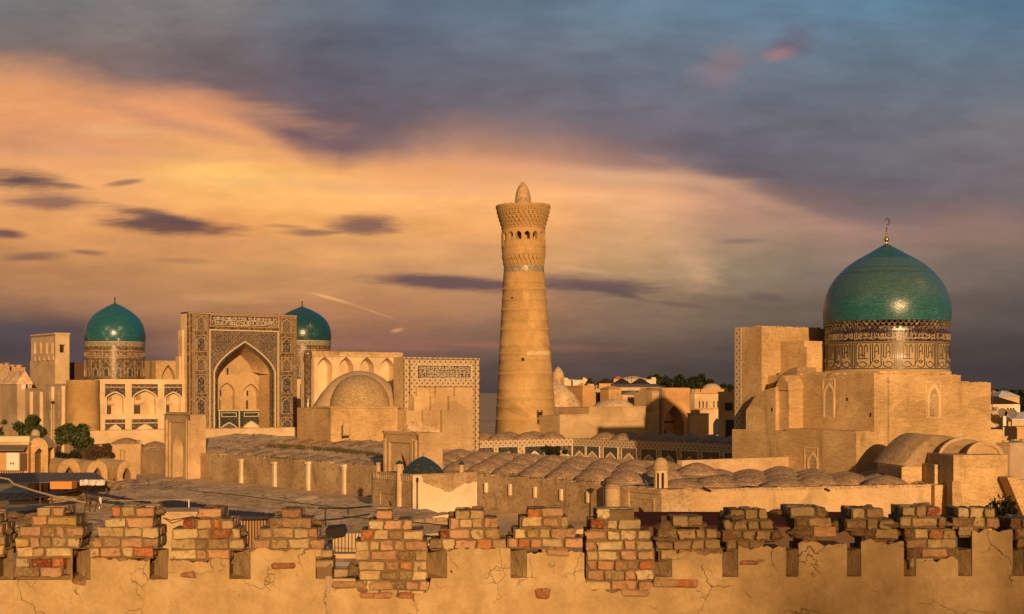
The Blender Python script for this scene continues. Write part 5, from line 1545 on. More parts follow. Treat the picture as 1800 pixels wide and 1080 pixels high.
def chbrick(mb, c, h, bev, jit, rz, col, tilt=0.0):
    """a worn brick: box with broken edges and moved corners"""
    cz, sz = cos(rz), sin(rz)
    ct, st = cos(tilt), sin(tilt)
    cor = {}
    for sx_ in (-1, 1):
        for sy_ in (-1, 1):
            for sz_ in (-1, 1):
                cor[(sx_, sy_, sz_)] = Vector((sx_ * h[0] + R_.uniform(-jit, jit), sy_ * h[1] + R_.uniform(-jit, jit), sz_ * h[2] + R_.uniform(-jit, jit) * .8))
    b0 = len(mb.v); idx = {}
    for key, p in cor.items():
        bb = bev * R_.uniform(.5, 2.0)
        for ax in range(3):
            q = p.copy()
            for o in range(3):
                if o != ax:
                    q[o] -= key[o] * min(bb, h[o] * .45)
            x, z = q.x * ct - q.z * st, q.x * st + q.z * ct
            x, y = x * cz - q.y * sz, x * sz + q.y * cz
            idx[(key, ax)] = len(mb.v)
            mb.v.append((c[0] + x, c[1] + y, c[2] + z))
    def add(f):
        mb.f.append(tuple(f)); mb.col[len(mb.f) - 1] = col
    for ax in range(3):
        o1, o2 = [o for o in range(3) if o != ax]
        for s in (-1, 1):
            ks = []
            for a_, b_ in ((-1, -1), (1, -1), (1, 1), (-1, 1)):
                k = [0, 0, 0]; k[ax] = s; k[o1] = a_; k[o2] = b_; ks.append(tuple(k))
            add([idx[(k, ax)] for k in ks])
        for a_ in (-1, 1):
            for b_ in (-1, 1):
                k0 = [0, 0, 0]; k1 = [0, 0, 0]
                k0[ax] = -1; k1[ax] = 1
                k0[o1] = k1[o1] = a_; k0[o2] = k1[o2] = b_
                k0, k1 = tuple(k0), tuple(k1)
                add([idx[(k0, o1)], idx[(k1, o1)], idx[(k1, o2)], idx[(k0, o2)]])
    for key in cor:
        add([idx[(key, 0)], idx[(key, 1)], idx[(key, 2)]])
DEP = .40
def roughen(mb, seed):
    """break up the faces and edges of worn bricks"""
    me = mb.mesh('rough')
    bm = bmesh.new(); bm.from_mesh(me)
    bmesh.ops.subdivide_edges(bm, edges=[e for e in bm.edges if e.calc_length() > .018], cuts=2, use_grid_fill=True)
    bm.normal_update()
    off = []
    for v in bm.verts:
        p = v.co
        n1 = mnoise.noise(Vector((p.x * 26, p.y * 26, p.z * 26 + seed)))
        n2 = mnoise.noise(Vector((p.x * 75 + seed, p.y * 75, p.z * 75)))
        off.append(v.normal * (.0065 * n1 + .003 * n2 - (.007 if n1 < -.42 else 0)))
    for v, o in zip(bm.verts, off): v.co += o
    bm.to_mesh(me); bm.free()
    out = MB()
    out.v = [tuple(v.co) for v in me.vertices]
    at = me.color_attributes.get('Col')
    for p in me.polygons:
        out.f.append(tuple(p.vertices)); out.col[len(out.f) - 1] = tuple(at.data[p.loop_start].color)
    bpy.data.meshes.remove(me)
    return out
def lump(mb, c, r, seed, n=10):
    """an eroded lump of mud mortar"""
    b0 = len(mb.v)
    for j in range(n + 1):
        th = pi * j / n
        for i in range(n * 2):
            a = 2 * pi * i / (n * 2)
            d = Vector((sin(th) * cos(a), sin(th) * sin(a), cos(th)))
            k = 1 + .55 * mnoise.noise(d * 1.7 + Vector((seed * 3.1, seed, 0))) + .2 * mnoise.noise(d * 5 + Vector((seed, 0, 9)))
            mb.v.append((c[0] + d.x * r[0] * k, c[1] + d.y * r[1] * k, c[2] + d.z * r[2] * k))
    w = n * 2
    for j in range(n):
        for i in range(w):
            mb.f.append((b0 + j * w + i, b0 + j * w + (i + 1) % w, b0 + (j + 1) * w + (i + 1) % w, b0 + (j + 1) * w + i))
            mb.sm.add(len(mb.f) - 1)
def mortar_slab(mb, x0, x1, y0, y1, z0, z1, seed):
    """mortar between the bricks, its faces uneven"""
    nx = max(4, int((x1 - x0) / .03)); nz = max(2, int((z1 - z0) / .025))
    def P(x, y, z, a):
        return (x, y + a * mnoise.noise(Vector((x * 14, z * 17, seed))), z)
    for side, yy, sg in ((0, y0, -1), (1, y1, 1)):
        for i in range(nx):
            for j in range(nz):
                q = []
                for di, dj in ((0, 0), (1, 0), (1, 1), (0, 1)):
                    x = x0 + (x1 - x0) * (i + di) / nx; z = z0 + (z1 - z0) * (j + dj) / nz
                    zz = z + (.012 * mnoise.noise(Vector((x * 22, seed, 3))) if j + dj == nz else 0)
                    q.append(P(x, yy, zz, .018))
                mb.face(q, True)
    for i in range(nx):
        xa, xb = x0 + (x1 - x0) * i / nx, x0 + (x1 - x0) * (i + 1) / nx
        tz = lambda x: z1 + .012 * mnoise.noise(Vector((x * 22, seed, 3)))
        mb.face([P(xa, y0, tz(xa), .018), P(xb, y0, tz(xb), .018), P(xb, y1, tz(xb), .018), P(xa, y1, tz(xa), .018)], True)
    for xx in (x0, x1):
        mb.face([(xx, y0, z0), (xx, y1, z0), (xx, y1, z1), (xx, y0, z1)])
wall = thing('brick_parapet', 'crumbling brick and plaster parapet with merlons across the foreground', 'wall', PF, 0, VF, 11.3)
# merlon: plaster span x0..x1, ragged plaster top line, rows of bricks (y of row top, x from, x to), tone
MER = [
 (-60, -6, 960, [(905, -70, 8), (923, -70, 20), (942, -70, 24), (960, -60, 22)], 1),
 (23, 127, 1012, [(892, 67, 128), (908, 52, 150), (927, 34, 160), (946, 25, 155), (963, 25, 140), (981, 24, 127), (998, 24, 124)], 0),
 (160, 263, 984, [(892, 198, 286), (911, 184, 284), (928, 171, 294), (946, 160, 294), (963, 160, 285), (981, 160, 200)], 0),
 (296, 403, 985, [(893, 348, 404), (914, 322, 425), (931, 300, 437), (949, 299, 443), (967, 298, 420), (984, 296, 350)], 0),
 (441, 555, 968, [(894, 494, 545), (912, 472, 563), (930, 453, 574), (949, 443, 585), (964, 545, 582)], 0),
 (628, 751, 1046, [(897, 660, 690), (915, 645, 724), (933, 632, 744), (952, 622, 751), (969, 624, 751), (987, 628, 751), (1004, 630, 751), (1022, 622, 751), (1038, 640, 745)], 0),
 (786, 897, 964, [(897, 799, 852), (912, 788, 876), (931, 772, 880), (949, 756, 891)], 0),
 (926, 1027, 972, [(894, 928, 989), (910, 912, 1000), (930, 901, 1013), (947, 890, 1025), (964, 950, 1000)], 0),
 (1029, 1149, 1040, [(896, 1048, 1117), (914, 1036, 1127), (933, 1030, 1145), (951, 1029, 1148), (969, 1029, 1149), (986, 1029, 1149), (1004, 1029, 1149), (1022, 1029, 1148)], 0),
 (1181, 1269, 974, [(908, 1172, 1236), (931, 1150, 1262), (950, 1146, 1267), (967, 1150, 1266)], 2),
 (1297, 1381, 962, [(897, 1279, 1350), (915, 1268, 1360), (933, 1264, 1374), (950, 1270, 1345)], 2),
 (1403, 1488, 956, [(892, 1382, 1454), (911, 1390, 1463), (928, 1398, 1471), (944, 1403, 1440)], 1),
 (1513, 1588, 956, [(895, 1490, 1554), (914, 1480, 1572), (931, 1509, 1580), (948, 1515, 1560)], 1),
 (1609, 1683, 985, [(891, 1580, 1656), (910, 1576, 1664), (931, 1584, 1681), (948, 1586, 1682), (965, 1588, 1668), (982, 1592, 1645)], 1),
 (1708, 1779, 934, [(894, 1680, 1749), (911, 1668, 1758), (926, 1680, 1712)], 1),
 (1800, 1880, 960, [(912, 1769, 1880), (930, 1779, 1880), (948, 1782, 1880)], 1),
]
ZB = 11.3
front_poly = MB()
for k, (x0, x1, ptop, rows, tone) in enumerate(MER):
    a0, zp_ = fp(x0, ptop); a1, _ = fp(x1, ptop)
    ms, mo, mfr = MB(), MB(), MB()
    ch = .0825
    right_lit = (x0 + x1) / 2 < 640
    for ri, (yt, xl, xr) in enumerate(rows):
        ra, zt = fp(xl, yt); rb2, _ = fp(xr, yt)
        # the visible total width includes one side face; take that off
        vis = DEP * abs(tan(atan(((xl + xr) / 2 - 900) / FPX) - radians(-2.0))) if False else .0
        if right_lit: rb2 -= .07
        elif xl > 1100: ra += .03
        zb2 = zt - ch
        if rb2 - ra < .1: continue
        mortar_slab(mo, ra + .008, rb2 - .008, VF + .030, VF + DEP - .03, zb2 - .01, zt - (.008 if ri == 0 else 0), k * 20 + ri)
        for layer in range(3):
            x = ra + (R_.uniform(-.01, .02))
            yc = VF + .065 + layer * .133
            while x < rb2 - .04:
                ln = R_.choice((.075, .09, .10, .11, .12, .14, .17, .21)) if layer != 1 else .24
                ln = min(ln, rb2 - x)
                if rb2 - (x + ln) < .07: ln = rb2 - x
                if ln < .05: break
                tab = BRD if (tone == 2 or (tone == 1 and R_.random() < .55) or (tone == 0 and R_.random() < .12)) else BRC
                hh = R_.uniform(.032, .0385)
                top = ri == 0
                if not (top and R_.random() < .07):
                    chbrick(mfr if (layer == 0 or top) else ms, (x + ln / 2, yc + R_.uniform(-.016, .016), zb2 + hh + .008), (ln / 2 - R_.uniform(.003, .007), .064, hh), .0055, .005, R_.uniform(-.02, .02) * (3 if top else 1), pick(tab), R_.uniform(-.015, .015) * (2.5 if top else 1))
                x += ln + R_.uniform(.002, .008)
    # lumps of mortar on the weathered ones
    if tone:
        for _ in range(13 if tone == 2 else 8):
            yt, xl, xr = R_.choice(rows[:3])
            aa, zz = fp(R_.uniform(xl, xr), yt + R_.uniform(6, 22))
            lump(mo, (aa, VF + R_.uniform(.06, .3), zz), (R_.uniform(.05, .11), R_.uniform(.06, .1), R_.uniform(.025, .05)), R_.random() * 50)
    else:
        for _ in range(9):
            yt, xl, xr = R_.choice(rows)
            aa, zz = fp(R_.uniform(xl, xr), yt + 10)
            lump(mo, (aa, VF + R_.uniform(.05, .2), zz), (R_.uniform(.03, .06), R_.uniform(.03, .05), R_.uniform(.015, .03)), R_.random() * 50)
    # masonry core of the merlon, behind its plaster
    mo.box(a0 + .012, a1 - .012, VF + .03, VF + DEP, 12.30, min(zp_ + .01 if ptop < 1016 else 99, fp(x0, rows[-1][0])[1] - .07))
    me_ = thing.__doc__
    mor = mo.build('merlon', K['mortar'], wall, fix=False)
    rg = roughen(mfr, k * 3.3); nb_ = len(ms.v)
    for q_, f_ in enumerate(rg.f):
        ms.f.append(tuple(i_ + nb_ for i_ in f_)); ms.col[len(ms.f) - 1] = rg.col[q_]
    ms.v += rg.v
    ms.build('brickwork', K['fbrick'], mor, fix=False)
    # plaster skin with a ragged top
    n = 46
    tl = []
    for i in range(n + 1):
        x = a1 + (a0 - a1) * i / n
        zz = zp_ + .045 * mnoise.noise(Vector((x * 6, k * 7.7, 1))) + .022 * mnoise.noise(Vector((x * 21, k * 3.1, 5))) + .008 * mnoise.noise(Vector((x * 60, k, 2)))
        tl.append((x, zz))
    zlow = fp(900, 1016)[1]
    if ptop > 1010: continue
    pl_ = MB()
    pl_.prism([(a0, zlow), (a1, zlow)] + tl, -.012, .03, mf)
    pl_.build('merlon_plaster', K['fplaster'], mor, fix=False)
# embrasures: slots that run back at a slant
SL = [(-6, 23), (127, 160), (263, 296), (403, 441), (751, 786), (897, 926), (1149, 1181), (1269, 1297), (1381, 1403), (1488, 1513), (1588, 1609), (1683, 1708), (1779, 1800)]
zlow = fp(900, 1016)[1]
for x0, x1 in SL:
    a0, zt = fp(x0, 965); a1, _ = fp(x1, 965)
    q = MB()
    sh = lambda a, b, c: (a - b * .62, VF + b, c)
    zt2 = zt
    q.face([sh(a0, -.008, zlow), sh(a0, .40, zlow), sh(a0, .40, zt2), sh(a0, -.008, zt2)])
    q.face([sh(a1, -.008, zlow), sh(a1, .40, zlow), sh(a1, .40, zt2), sh(a1, -.008, zt2)])
    q.face([sh(a0, -.008, zlow + .001), sh(a1, -.008, zlow + .001), sh(a1, .40, zlow + .02), sh(a0, .40, zlow + .02)])
    q.face([sh(a0, -.008, zt2), sh(a1, -.008, zt2), sh(a1, .40, zt2), sh(a0, .40, zt2)])
    q.face([sh(a0, .40, zlow), sh(a1, .40, zlow), sh(a1, .40, zt2), sh(a0, .40, zt2)])
    q.build('embrasure', K['fplaster'], wall, fix=False)
# open gap between two merlons has a low broken sill, wall body below
aG0, zg = fp(584, 1016); aG1, _ = fp(628, 1016)
body = MB()
aE0, aE1 = fp(-90, 1000)[0], fp(1890, 1000)[0]
aJ0, aJ1 = fp(573, 1050)[0], fp(581, 1050)[0]
def skin(s0, s1, bares):
    """outer plaster of the wall body; its top dips raggedly under merlons that have lost their plaster"""
    N = int((s1 - s0) / .02); top = []
    for i in range(N + 1):
        x = s1 + (s0 - s1) * i / N; z = zlow
        for b0, b1, zb2 in bares:
            if b0 < x < b1:
                d = min(x - b0, b1 - x) / (b1 - b0) * 2
                z = zb2 + .04 * mnoise.noise(Vector((x * 9, 3, 1))) + .018 * mnoise.noise(Vector((x * 33, 3, 1))) + (.05 * (1 - d / .25) if d < .25 else 0)
                z = min(z, zlow)
        top.append((x, z))
    body.prism([(s0, ZB), (s1, ZB)] + top, -.012, .03, mf)
BARE = [(fp(x0 - (3 if ptop > 1040 else 0), 1000)[0], fp(x1 + (3 if ptop > 1040 else 0), 1000)[0], fp(x0, ptop)[1]) for x0, x1, ptop, _, _ in MER if ptop > 1010]
skin(aE0, aJ0, BARE); skin(aJ1, aE1, BARE)
body.box(aE0, aE1, VF + .05, VF + DEP + .1, ZB, 12.28)
body.box(aE0, aE1, VF + .06, VF + DEP + .1, 12.27, zlow - .04)
body.build('wall_body', K['fplaster'], wall, fix=False)
q = MB(); aj = fp(577, 1050)[0]; q.lathe([(.034, ZB), (.034, zlow + .02)], aj, VF + .02, 12)
q.build('drainpipe', K['clay_grey'], wall)
q = MB(); q2 = MB()
for xa, xb, yt in ((586, 612, 1002), (553, 584, 968), (553, 584, 985)):
    a0, z0 = fp(xa, yt); a1, _ = fp(xb, yt)
    chbrick(q, ((a0 + a1) / 2, VF + .1, z0 - .035), ((a1 - a0) / 2, .07, .032), .008, .006, .03, (.33, .24, .14))
lump(q2, (fp(618, 1010)[0], VF + .1, fp(618, 1005)[1]), (.05, .08, .05), 4.2); lump(q2, (fp(570, 1000)[0], VF + .2, fp(570, 990)[1]), (.05, .1, .09), 7.7)
for a_, b_, zc in ((553, 584, 1016),):
    q2.box(fp(556, 1000)[0], fp(583, 1000)[0], VF + .03, VF + DEP, zlow - .02, fp(570, 985)[1])
so_ = q2.build('broken_sill', K['mortar'], wall, fix=False); q.build('brickwork', K['fbrick'], so_, fix=False)
# bricks laid bare in the plaster lower down
for xa, xb, yc, hh in ((477, 520, 994, 6), (583, 640, 1028, 7), (650, 690, 1030, 7), (632, 690, 1046, 5), (700, 730, 1046, 5), (940, 966, 1044, 9), (1298, 1332, 990, 4), (1330, 1345, 987, 3), (126, 152, 1023, 5), (318, 345, 1010, 5), (960, 1000, 972, 6), (1090, 1140, 1043, 6), (1180, 1225, 1026, 7), (1148, 1190, 1025, 8)):
    a0, z0 = fp(xa, yc); a1, _ = fp(xb, yc)
    lump_col = tuple(v * .85 for v in pick([((.46, .30, .18), 4), ((.44, .22, .12), 2), ((.42, .17, .08), 1)]))
    q = MB(); chbrick(q, ((a0 + a1) / 2, VF + .002, z0), ((a1 - a0) / 2, .034, hh * 12.6 / 2700), .012, .010, R_.uniform(-.05, .05), lump_col, R_.uniform(-.05, .05))
    q.build('bared_brick', K['fbrick'], wall, fix=False)
# a leaning stone
q = MB(); c0 = fp(1229, 918); chbrick(q, (c0[0], VF + .1, c0[1] - .02), (.016, .05, .07), .008, .005, .2, (.2, .15, .1), .42)
q.solo('loose_stone', K['fbrick'], PF, (c0[0], VF + .1, c0[1] - .1), 'narrow grey stone leaning on the broken top of the parapet', 'stone', fix=False)
# ================================================================== houses of the old town
K['town'] = mud('town_plaster', (.50, .385, .25), var=.2, course=.05, stain=.35, fine=.15, bump=.1)
K['town_orange'] = mud('ochre_plaster', (.50, .31, .14), var=.15, course=.05, stain=.25, fine=.12, bump=.1)
K['roofdark'] = plain('dark_sheet_roof', (.050, .032, .022), .9, .25, 0, 3.0, .1)
K['roofred'] = plain('red_sheet_roof', (.20, .045, .03), .55, .2)
K['maroon'] = plain('maroon_sheet_roof', (.055, .012, .006), .9, .3, 0, 3.0, .1)
K['roofgrey'] = plain('grey_sheet_roof', (.16, .14, .125), .8, .25, 0, 3.0, .15)
K['steel'] = plain('dark_steel_sheet', (.045, .042, .042), .75, .3, 0, 3.0, .2)
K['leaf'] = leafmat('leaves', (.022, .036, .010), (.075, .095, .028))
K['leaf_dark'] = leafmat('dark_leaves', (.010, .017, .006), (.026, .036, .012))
K['leaf_dead'] = leafmat('dry_brown_leaves', (.05, .026, .014), (.10, .055, .03))
K['bark'] = plain('bark', (.10, .07, .045), .9, .3)
K['tarwhite'] = plain('white_sheet', (.62, .60, .56), .6, .1)

def house(name, label, fr, px0, px1, ytop, D, depth, wm, roof='flat', rm=None, wins=(), zb=0, rise=1.6, cat='house', over=.25, group=None, wmat=None, stick=None):
    u0, v0 = fr.at((px0 + px1) / 2, D)
    a0, zt = fr.mv(px0, ytop, v0); a1, zt1 = fr.mv(px1, ytop, v0)
    zt = (zt + zt1) / 2
    o = thing(name, label, cat, fr, (a0 + a1) / 2, v0, zb, group)
    q = MB(); q.box(a0, a1, v0, v0 + depth, zb, zt); q.build('wall', wm, o)
    r = MB()
    if roof == 'flat':
        r.box(a0 - .12, a1 + .12, v0 - .12, v0 + depth + .1, zt + .002, zt + .22)
        rr = random.Random(int(px0 * 7))
        for i in range(3 if D > 150 else 0):
            x = rr.uniform(a0, a1 - .5); y = rr.uniform(v0 + .5, v0 + depth - .5); r.box(x, x + rr.uniform(.3, .9), y, y + .5, zt + .2, zt + rr.uniform(.4, .9))
    elif roof == 'hip':
        h = min(a1 - a0, depth) * .42
        r.hull([(a0 - over, v0 - over, zt), (a1 + over, v0 - over, zt), (a1 + over, v0 + depth + over, zt), (a0 - over, v0 + depth + over, zt)],
               [(a0 + h, v0 + depth * .45, zt + rise), (a1 - h, v0 + depth * .45, zt + rise), (a1 - h, v0 + depth * .55, zt + rise), (a0 + h, v0 + depth * .55, zt + rise)])
    elif roof == 'shed':
        r.hull([(a0 - over, v0 - over, zt), (a1 + over, v0 - over, zt), (a1 + over, v0 + depth, zt), (a0 - over, v0 + depth, zt)],
               [(a0 - over, v0 - over, zt + .12), (a1 + over, v0 - over, zt + .12), (a1 + over, v0 + depth, zt + rise), (a0 - over, v0 + depth, zt + rise)])
    elif roof == 'vault':
        n = 10
        r.prism([(a0 + (a1 - a0) * i / n, zt + rise * (1 - (2 * i / n - 1) ** 2)) for i in range(n + 1)] + [(a1, zt - .1), (a0, zt - .1)], -.2, depth, fv(v0))
    elif roof == 'gable':
        c = (a0 + a1) / 2
        r.prism([(a0 - over, zt), (a1 + over, zt), (c, zt + rise)], -.2, depth, fv(v0))
    r.build('roof', rm or wm, o)
    m = fv(v0)
    for (x0, x1, y0, y1) in wins:
        b0, zw1 = fr.mv(x0, y0, v0); b1, zw0 = fr.mv(x1, y1, v0)
        w = MB(); w.frame(b0 - .12, b1 + .12, zw0 - .12, zw1 + .12, .12, m, -.08, 0); wo = w.build('window', wmat or wm, o)
        w = MB(); w.box(b0, b1, -.03, 0, zw0, zw1, m); w.build('pane', K['glassdark'], wo)
    return o, a0, a1, v0, zt

# ---- right of the minaret, far to near
house('town_house', 'distant long pale house with a flat roof just right of the minaret top', E, 986, 1008, 669, 420, 12, K['white'])
house('town_house', 'distant pale box house beside the dark hipped roof', E, 1007, 1034, 669.5, 400, 12, K['white'])
house('town_house', 'small distant house under a dark hipped roof, left of the ochre one', E, 1033, 1044, 675, 395, 8, K['town'], 'hip', K['roofdark'])
house('town_house', 'distant ochre house under a low dark hipped roof', E, 1053, 1080, 674, 380, 10, K['town_orange'], 'hip', K['roofdark'], rise=1.2)
house('town_house', 'distant house with a wide dark hipped roof below the red roof', E, 1081, 1111, 677, 370, 12, K['town'], 'hip', K['roofdark'], rise=1.6)
house('town_house', 'distant house with a wide dark hipped roof below the white chimneys', E, 1113, 1145, 677, 372, 12, K['town'], 'hip', K['roofdark'], rise=1.6)
house('town_house', 'far house with a small red roof behind the dark hipped roofs', E, 1079, 1094, 666.5, 440, 10, K['town'], 'gable', K['roofred'], rise=.9)
house('town_house', 'far pale house with a white roof behind the dark hipped roofs', E, 1092, 1136, 666, 450, 10, K['town'], 'hip', K['white'], rise=.8)
house('town_house', 'plain white house end at the left foot of the dark tree clump', E, 1136, 1153, 669, 385, 8, K['white'])
o, a0, a1, v0, zt = house('town_house', 'long low house with a grey sheet roof in front of the hipped roofs', E, 1081, 1160, 681, 330, 10, K['town'], 'shed', K['roofgrey'], rise=.8)
house('town_house', 'pale house with two small square windows beside the ruined dome', M, 999, 1036, 681, 318, 8, K['white'], 'flat', K['town'], [(1018, 1020.5, 691, 695), (1031, 1033.5, 691, 695)])
house('town_house', 'narrow ochre block between the pale house and the dark opening', M, 1024, 1049, 680, 300, 8, K['town_orange'])
o, a0, a1, v0, zt = house('town_house', 'clay house with a wide dark shaded porch', M, 1048, 1068, 685, 303, 6, K['town'], 'flat', K['town'], [(1050, 1065, 692, 706)])
o, a0, a1, v0, zt = house('town_house', 'clay house with a bowed grey roof left of the plain portal', M, 1094, 1150, 693, 305, 9, K['town'], 'vault', K['roofgrey'], [(1128, 1134, 704, 727), (1136, 1142, 701, 727)], rise=.7)
house('town_house', 'narrow white wall beside the dark doorway of the bowed-roof house', M, 1142, 1149, 692, 300, 4, K['white'])
o, a0, a1, v0, zt = house('turret_house', 'small square turret with two blind niches among the roofs', M, 1070, 1092, 684, 296, 2.6, K['town_orange'], 'hip', K['town_orange'], rise=.6, cat='turret')
m = fv(v0)
for px in (1076, 1085.5):
    c, z0 = M.mv(px, 701, v0); z1 = M.mv(px, 690, v0)[1]
    q = MB(); q.prism([(c - .32, z0)] + [(c + x, z) for x, z in arch_pts(.32, z1 - .4, z1, 4)] + [(c + .32, z0)], -.03, .0, m); q.build('blind_niche', K['brick_old'], o)
hb = thing('bath_house', 'old brick bath house with a low broad dome on two stacked blocks', 'building', M, *M.at(1085, 272), 0)
v0 = M.at(1085, 272)[1]
for (p0, p1, yt, dv, dep) in ((984, 1060, 731, -1.6, 10), (1036, 1135, 717, 0, 14), (1060, 1133.5, 742, -1.0, 14), (1135, 1156, 728, .5, 6), (1146, 1158, 690, 4, 5)):
    q = MB(); b0, z = M.mv(p0, yt, v0 + dv); b1, _ = M.mv(p1, yt, v0 + dv); q.box(b0, b1, v0 + dv, v0 + dv + dep, 0, z)
    q.box(b0, b1, v0 + dv - .1, v0 + dv + .4, z, z + .18); q.build('block_wall', K['clay'], hb)
q = MB(); uu, vv = M.at(1079, 282); s = 282 / 2700
q.lathe([(39 * s, zat(719, 282)), (37 * s, zat(715, 282)), (31 * s, zat(709.5, 282)), (22 * s, zat(705, 282)), (10 * s, zat(702.4, 282)), (0, zat(702, 282))], uu, vv, 32, wob=.1); q.build('low_dome', K['roofclay'], hb)
# plain portal partly in shadow
pl = thing('plain_portal', 'tall plain brick portal with deep pointed arch, half in shadow, left of white house', 'portal', M, *M.at(1183, 292), 0)
v0 = M.at(1183, 292)[1]; m = fv(v0)
b0, zt = M.mv(1156, 682, v0); b1, _ = M.mv(1213, 682, v0); c, zap_ = M.mv(1185, 713, v0); hw = (M.mv(1203, 0, v0)[0] - M.mv(1168, 0, v0)[0]) / 2
q = MB(); q.niche(m, b0, b1, 0, zt, [(c, hw, 0, zap_ - hw * 1.35, zap_)], 3.2)
q.box(b0, b1, v0 + 3.22, v0 + 5, 0, zt - .01); q.box(b0, b1, v0 + .01, v0 + 3.3, zt - .4, zt - .005); q.box(b0, b0 + .3, v0, v0 + 3.3, 0, zt - .004); q.box(b1 - .3, b1, v0, v0 + 3.3, 0, zt - .004)
q.build('portal_wall', K['town_orange'], pl)
q = MB(); q.box(b0, M.mv(1163.5, 0, v0)[0], -.08, 0, 0, zt - .1, m); q.build('tile_strip', K['girih_plain'], pl)
q = MB(); z1_, z2_ = M.mv(1185, 692, v0)[1], M.mv(1185, 702, v0)[1]; q.frame(M.mv(1170, 0, v0)[0], M.mv(1206, 0, v0)[0], z2_, z1_, .2, m, -.1, 0); q.frame(M.mv(1166, 0, v0)[0], M.mv(1209, 0, v0)[0], .2, z1_ + .4, .16, m, -.08, 0); q.build('relief_frame', K['town_orange'], pl)
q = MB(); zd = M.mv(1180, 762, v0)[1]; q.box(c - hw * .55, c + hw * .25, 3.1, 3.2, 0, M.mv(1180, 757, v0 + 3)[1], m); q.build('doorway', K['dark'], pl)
q = MB(); q.box(c - hw, c + hw, 2.9, 3.2, M.mv(1180, 744, v0)[1], M.mv(1180, 741, v0)[1], m); q.build('lintel', K['wood'], pl)
house('town_house', 'low dim clay block right of the plain portal', E, 1212, 1246, 729, 284, 3, K['clay_grey'])
o, a0, a1, v0, zt = house('white_house', 'tall white house with a row of slim arched windows and a small roof dome', M, 1221, 1266, 692, 300, 10, K['pale'], 'flat', K['town'], [(x, x + 2.2, 705.5, 717) for x in (1228, 1234.5, 1241, 1253.5, 1260)])
q = MB(); m = fv(v0); z5 = M.mv(1240, 718.5, v0)[1]; q.box(a0, a1, -.15, 0, z5 - .15, z5 + .1, m)
q.box(a0, a1, -.12, 0, zt - .1, zt + .1, m); q.build('string_course', K['town_orange'], o)
q = MB(); b0, zz_ = M.mv(1222, 684, v0 + 1); q.box(b0, a1 + 2, v0 + 1, v0 + 9, zt, zz_); q.build('roof_storey', K['town_orange'], o)
q = MB(); uu, vv = M.at(1251, 309); s = 309 / 2700; q.lathe([(18 * s, zat(687, 309)), (17.5 * s, zat(684, 309)), (14 * s, zat(679, 309)), (8 * s, zat(675.4, 309)), (0, zat(674, 309))], uu, vv, 28); q.build('roof_dome', K['town'], o)
q = MB(); c, z0 = M.mv(1260, 765, v0); z1 = M.mv(1260, 735, v0)[1]; q.prism([(c - 1.0, z0)] + [(c + x, z) for x, z in arch_pts(1.0, z1 - 1.4, z1, 6)] + [(c + 1.0, z0)], -.05, 0, m); q.build('arched_doorway', K['glassdark'], o)
house('dark_house', 'dark shaded brick house squeezed between the white house and the great portal screen', E, 1266, 1300, 691, 262, 2.5, K['clay_grey'], 'flat', K['clay_grey'], [(1274, 1288, 708, 722), (1275, 1290, 738, 800)], cat='house')

# ---- beyond the sanctuary on the right
house('town_house', 'far house with a dull red roof right of the sanctuary', E, 1735, 1757, 693, 380, 9, K['town'], 'gable', K['roofred'], rise=1.0)
house('town_house', 'far house with a silver sheet roof at the right edge', E, 1756, 1792, 697, 370, 9, K['town'], 'hip', K['tarwhite'], rise=1.4)
house('town_house', 'white house with paired dark windows under a long dark roof', E, 1728, 1793, 710.5, 330, 9, K['white'], 'hip', K['roofdark'], [(1745, 1748, 716, 722), (1749.5, 1752, 716, 722), (1753, 1756, 716, 722), (1770, 1773, 717, 722), (1775, 1778, 717, 722), (1780, 1783, 717, 722)], rise=1.5)
house('town_house', 'tan flat house below the white house with dark windows', E, 1730, 1785, 724, 290, 8, K['town'])
house('town_house', 'house with a pale blue-white sheet roof at the right edge', E, 1779, 1830, 738, 285, 8, K['town'], 'shed', K['tarwhite'], rise=1.3)
house('town_house', 'low house with a thin pale roof rail right of the sanctuary', E, 1735, 1786, 756, 250, 8, K['town'], 'flat', K['roofdark'])
house('town_house', 'sunlit clay house just behind the vaulted annex', E, 1728, 1770, 770, 215, 6, K['clay'])
house('town_house', 'ochre house corner cut off by the right edge of the picture', E, 1788, 1840, 753, 230, 6, K['town_orange'])
house('town_house', 'dim clay house below the ochre house corner at the right edge', M, 1775, 1850, 781, 190, 6, K['clay_grey'])
def dish(px, y, D, r, label):
    X = (px - 900) / FPX * D; z = zat(y, D)
    o = thing('satellite_dish', label, 'satellite dish', E, X, D, z, 'satellite dishes on the roofs')
    q = MB(); q.lathe([(0, 0), (r * .5, .06 * r), (r * .85, .2 * r), (r, .3 * r)], 0, 0, 20)
    b = MB(); mt = Matrix.Rotation(radians(70), 3, 'X')
    for p in q.v: 
        w = mt @ Vector(p); b.v.append((X + w.x, D + w.y, z + r + w.z))
    b.f = q.f; b.build('bowl', K['roofgrey'], o)
    q = MB(); q.box(X - .05, X + .05, D + .05, D + .15, z - .8, z + r); q.build('post', K['iron'], o)
dish(1762, 735, 285, .9, 'dark satellite dish standing on the tan flat house, the left of the two')
dish(1779, 736, 284, .9, 'satellite dish beside the house with the pale blue-white roof')
q = MB(); X = (1766 - 900) / FPX * 248; q.box(X - .25, X + .25, 248, 248.4, zat(756, 248), zat(732, 248)); q.solo('roof_post', K['tarwhite'], E, (X, 248, zat(756, 248)), 'short white post rising from the roof right of the sanctuary', 'post')
lamp_post(1744, 681, 300, 0, 'thin tall utility post right of the sanctuary wall', .1, .15)

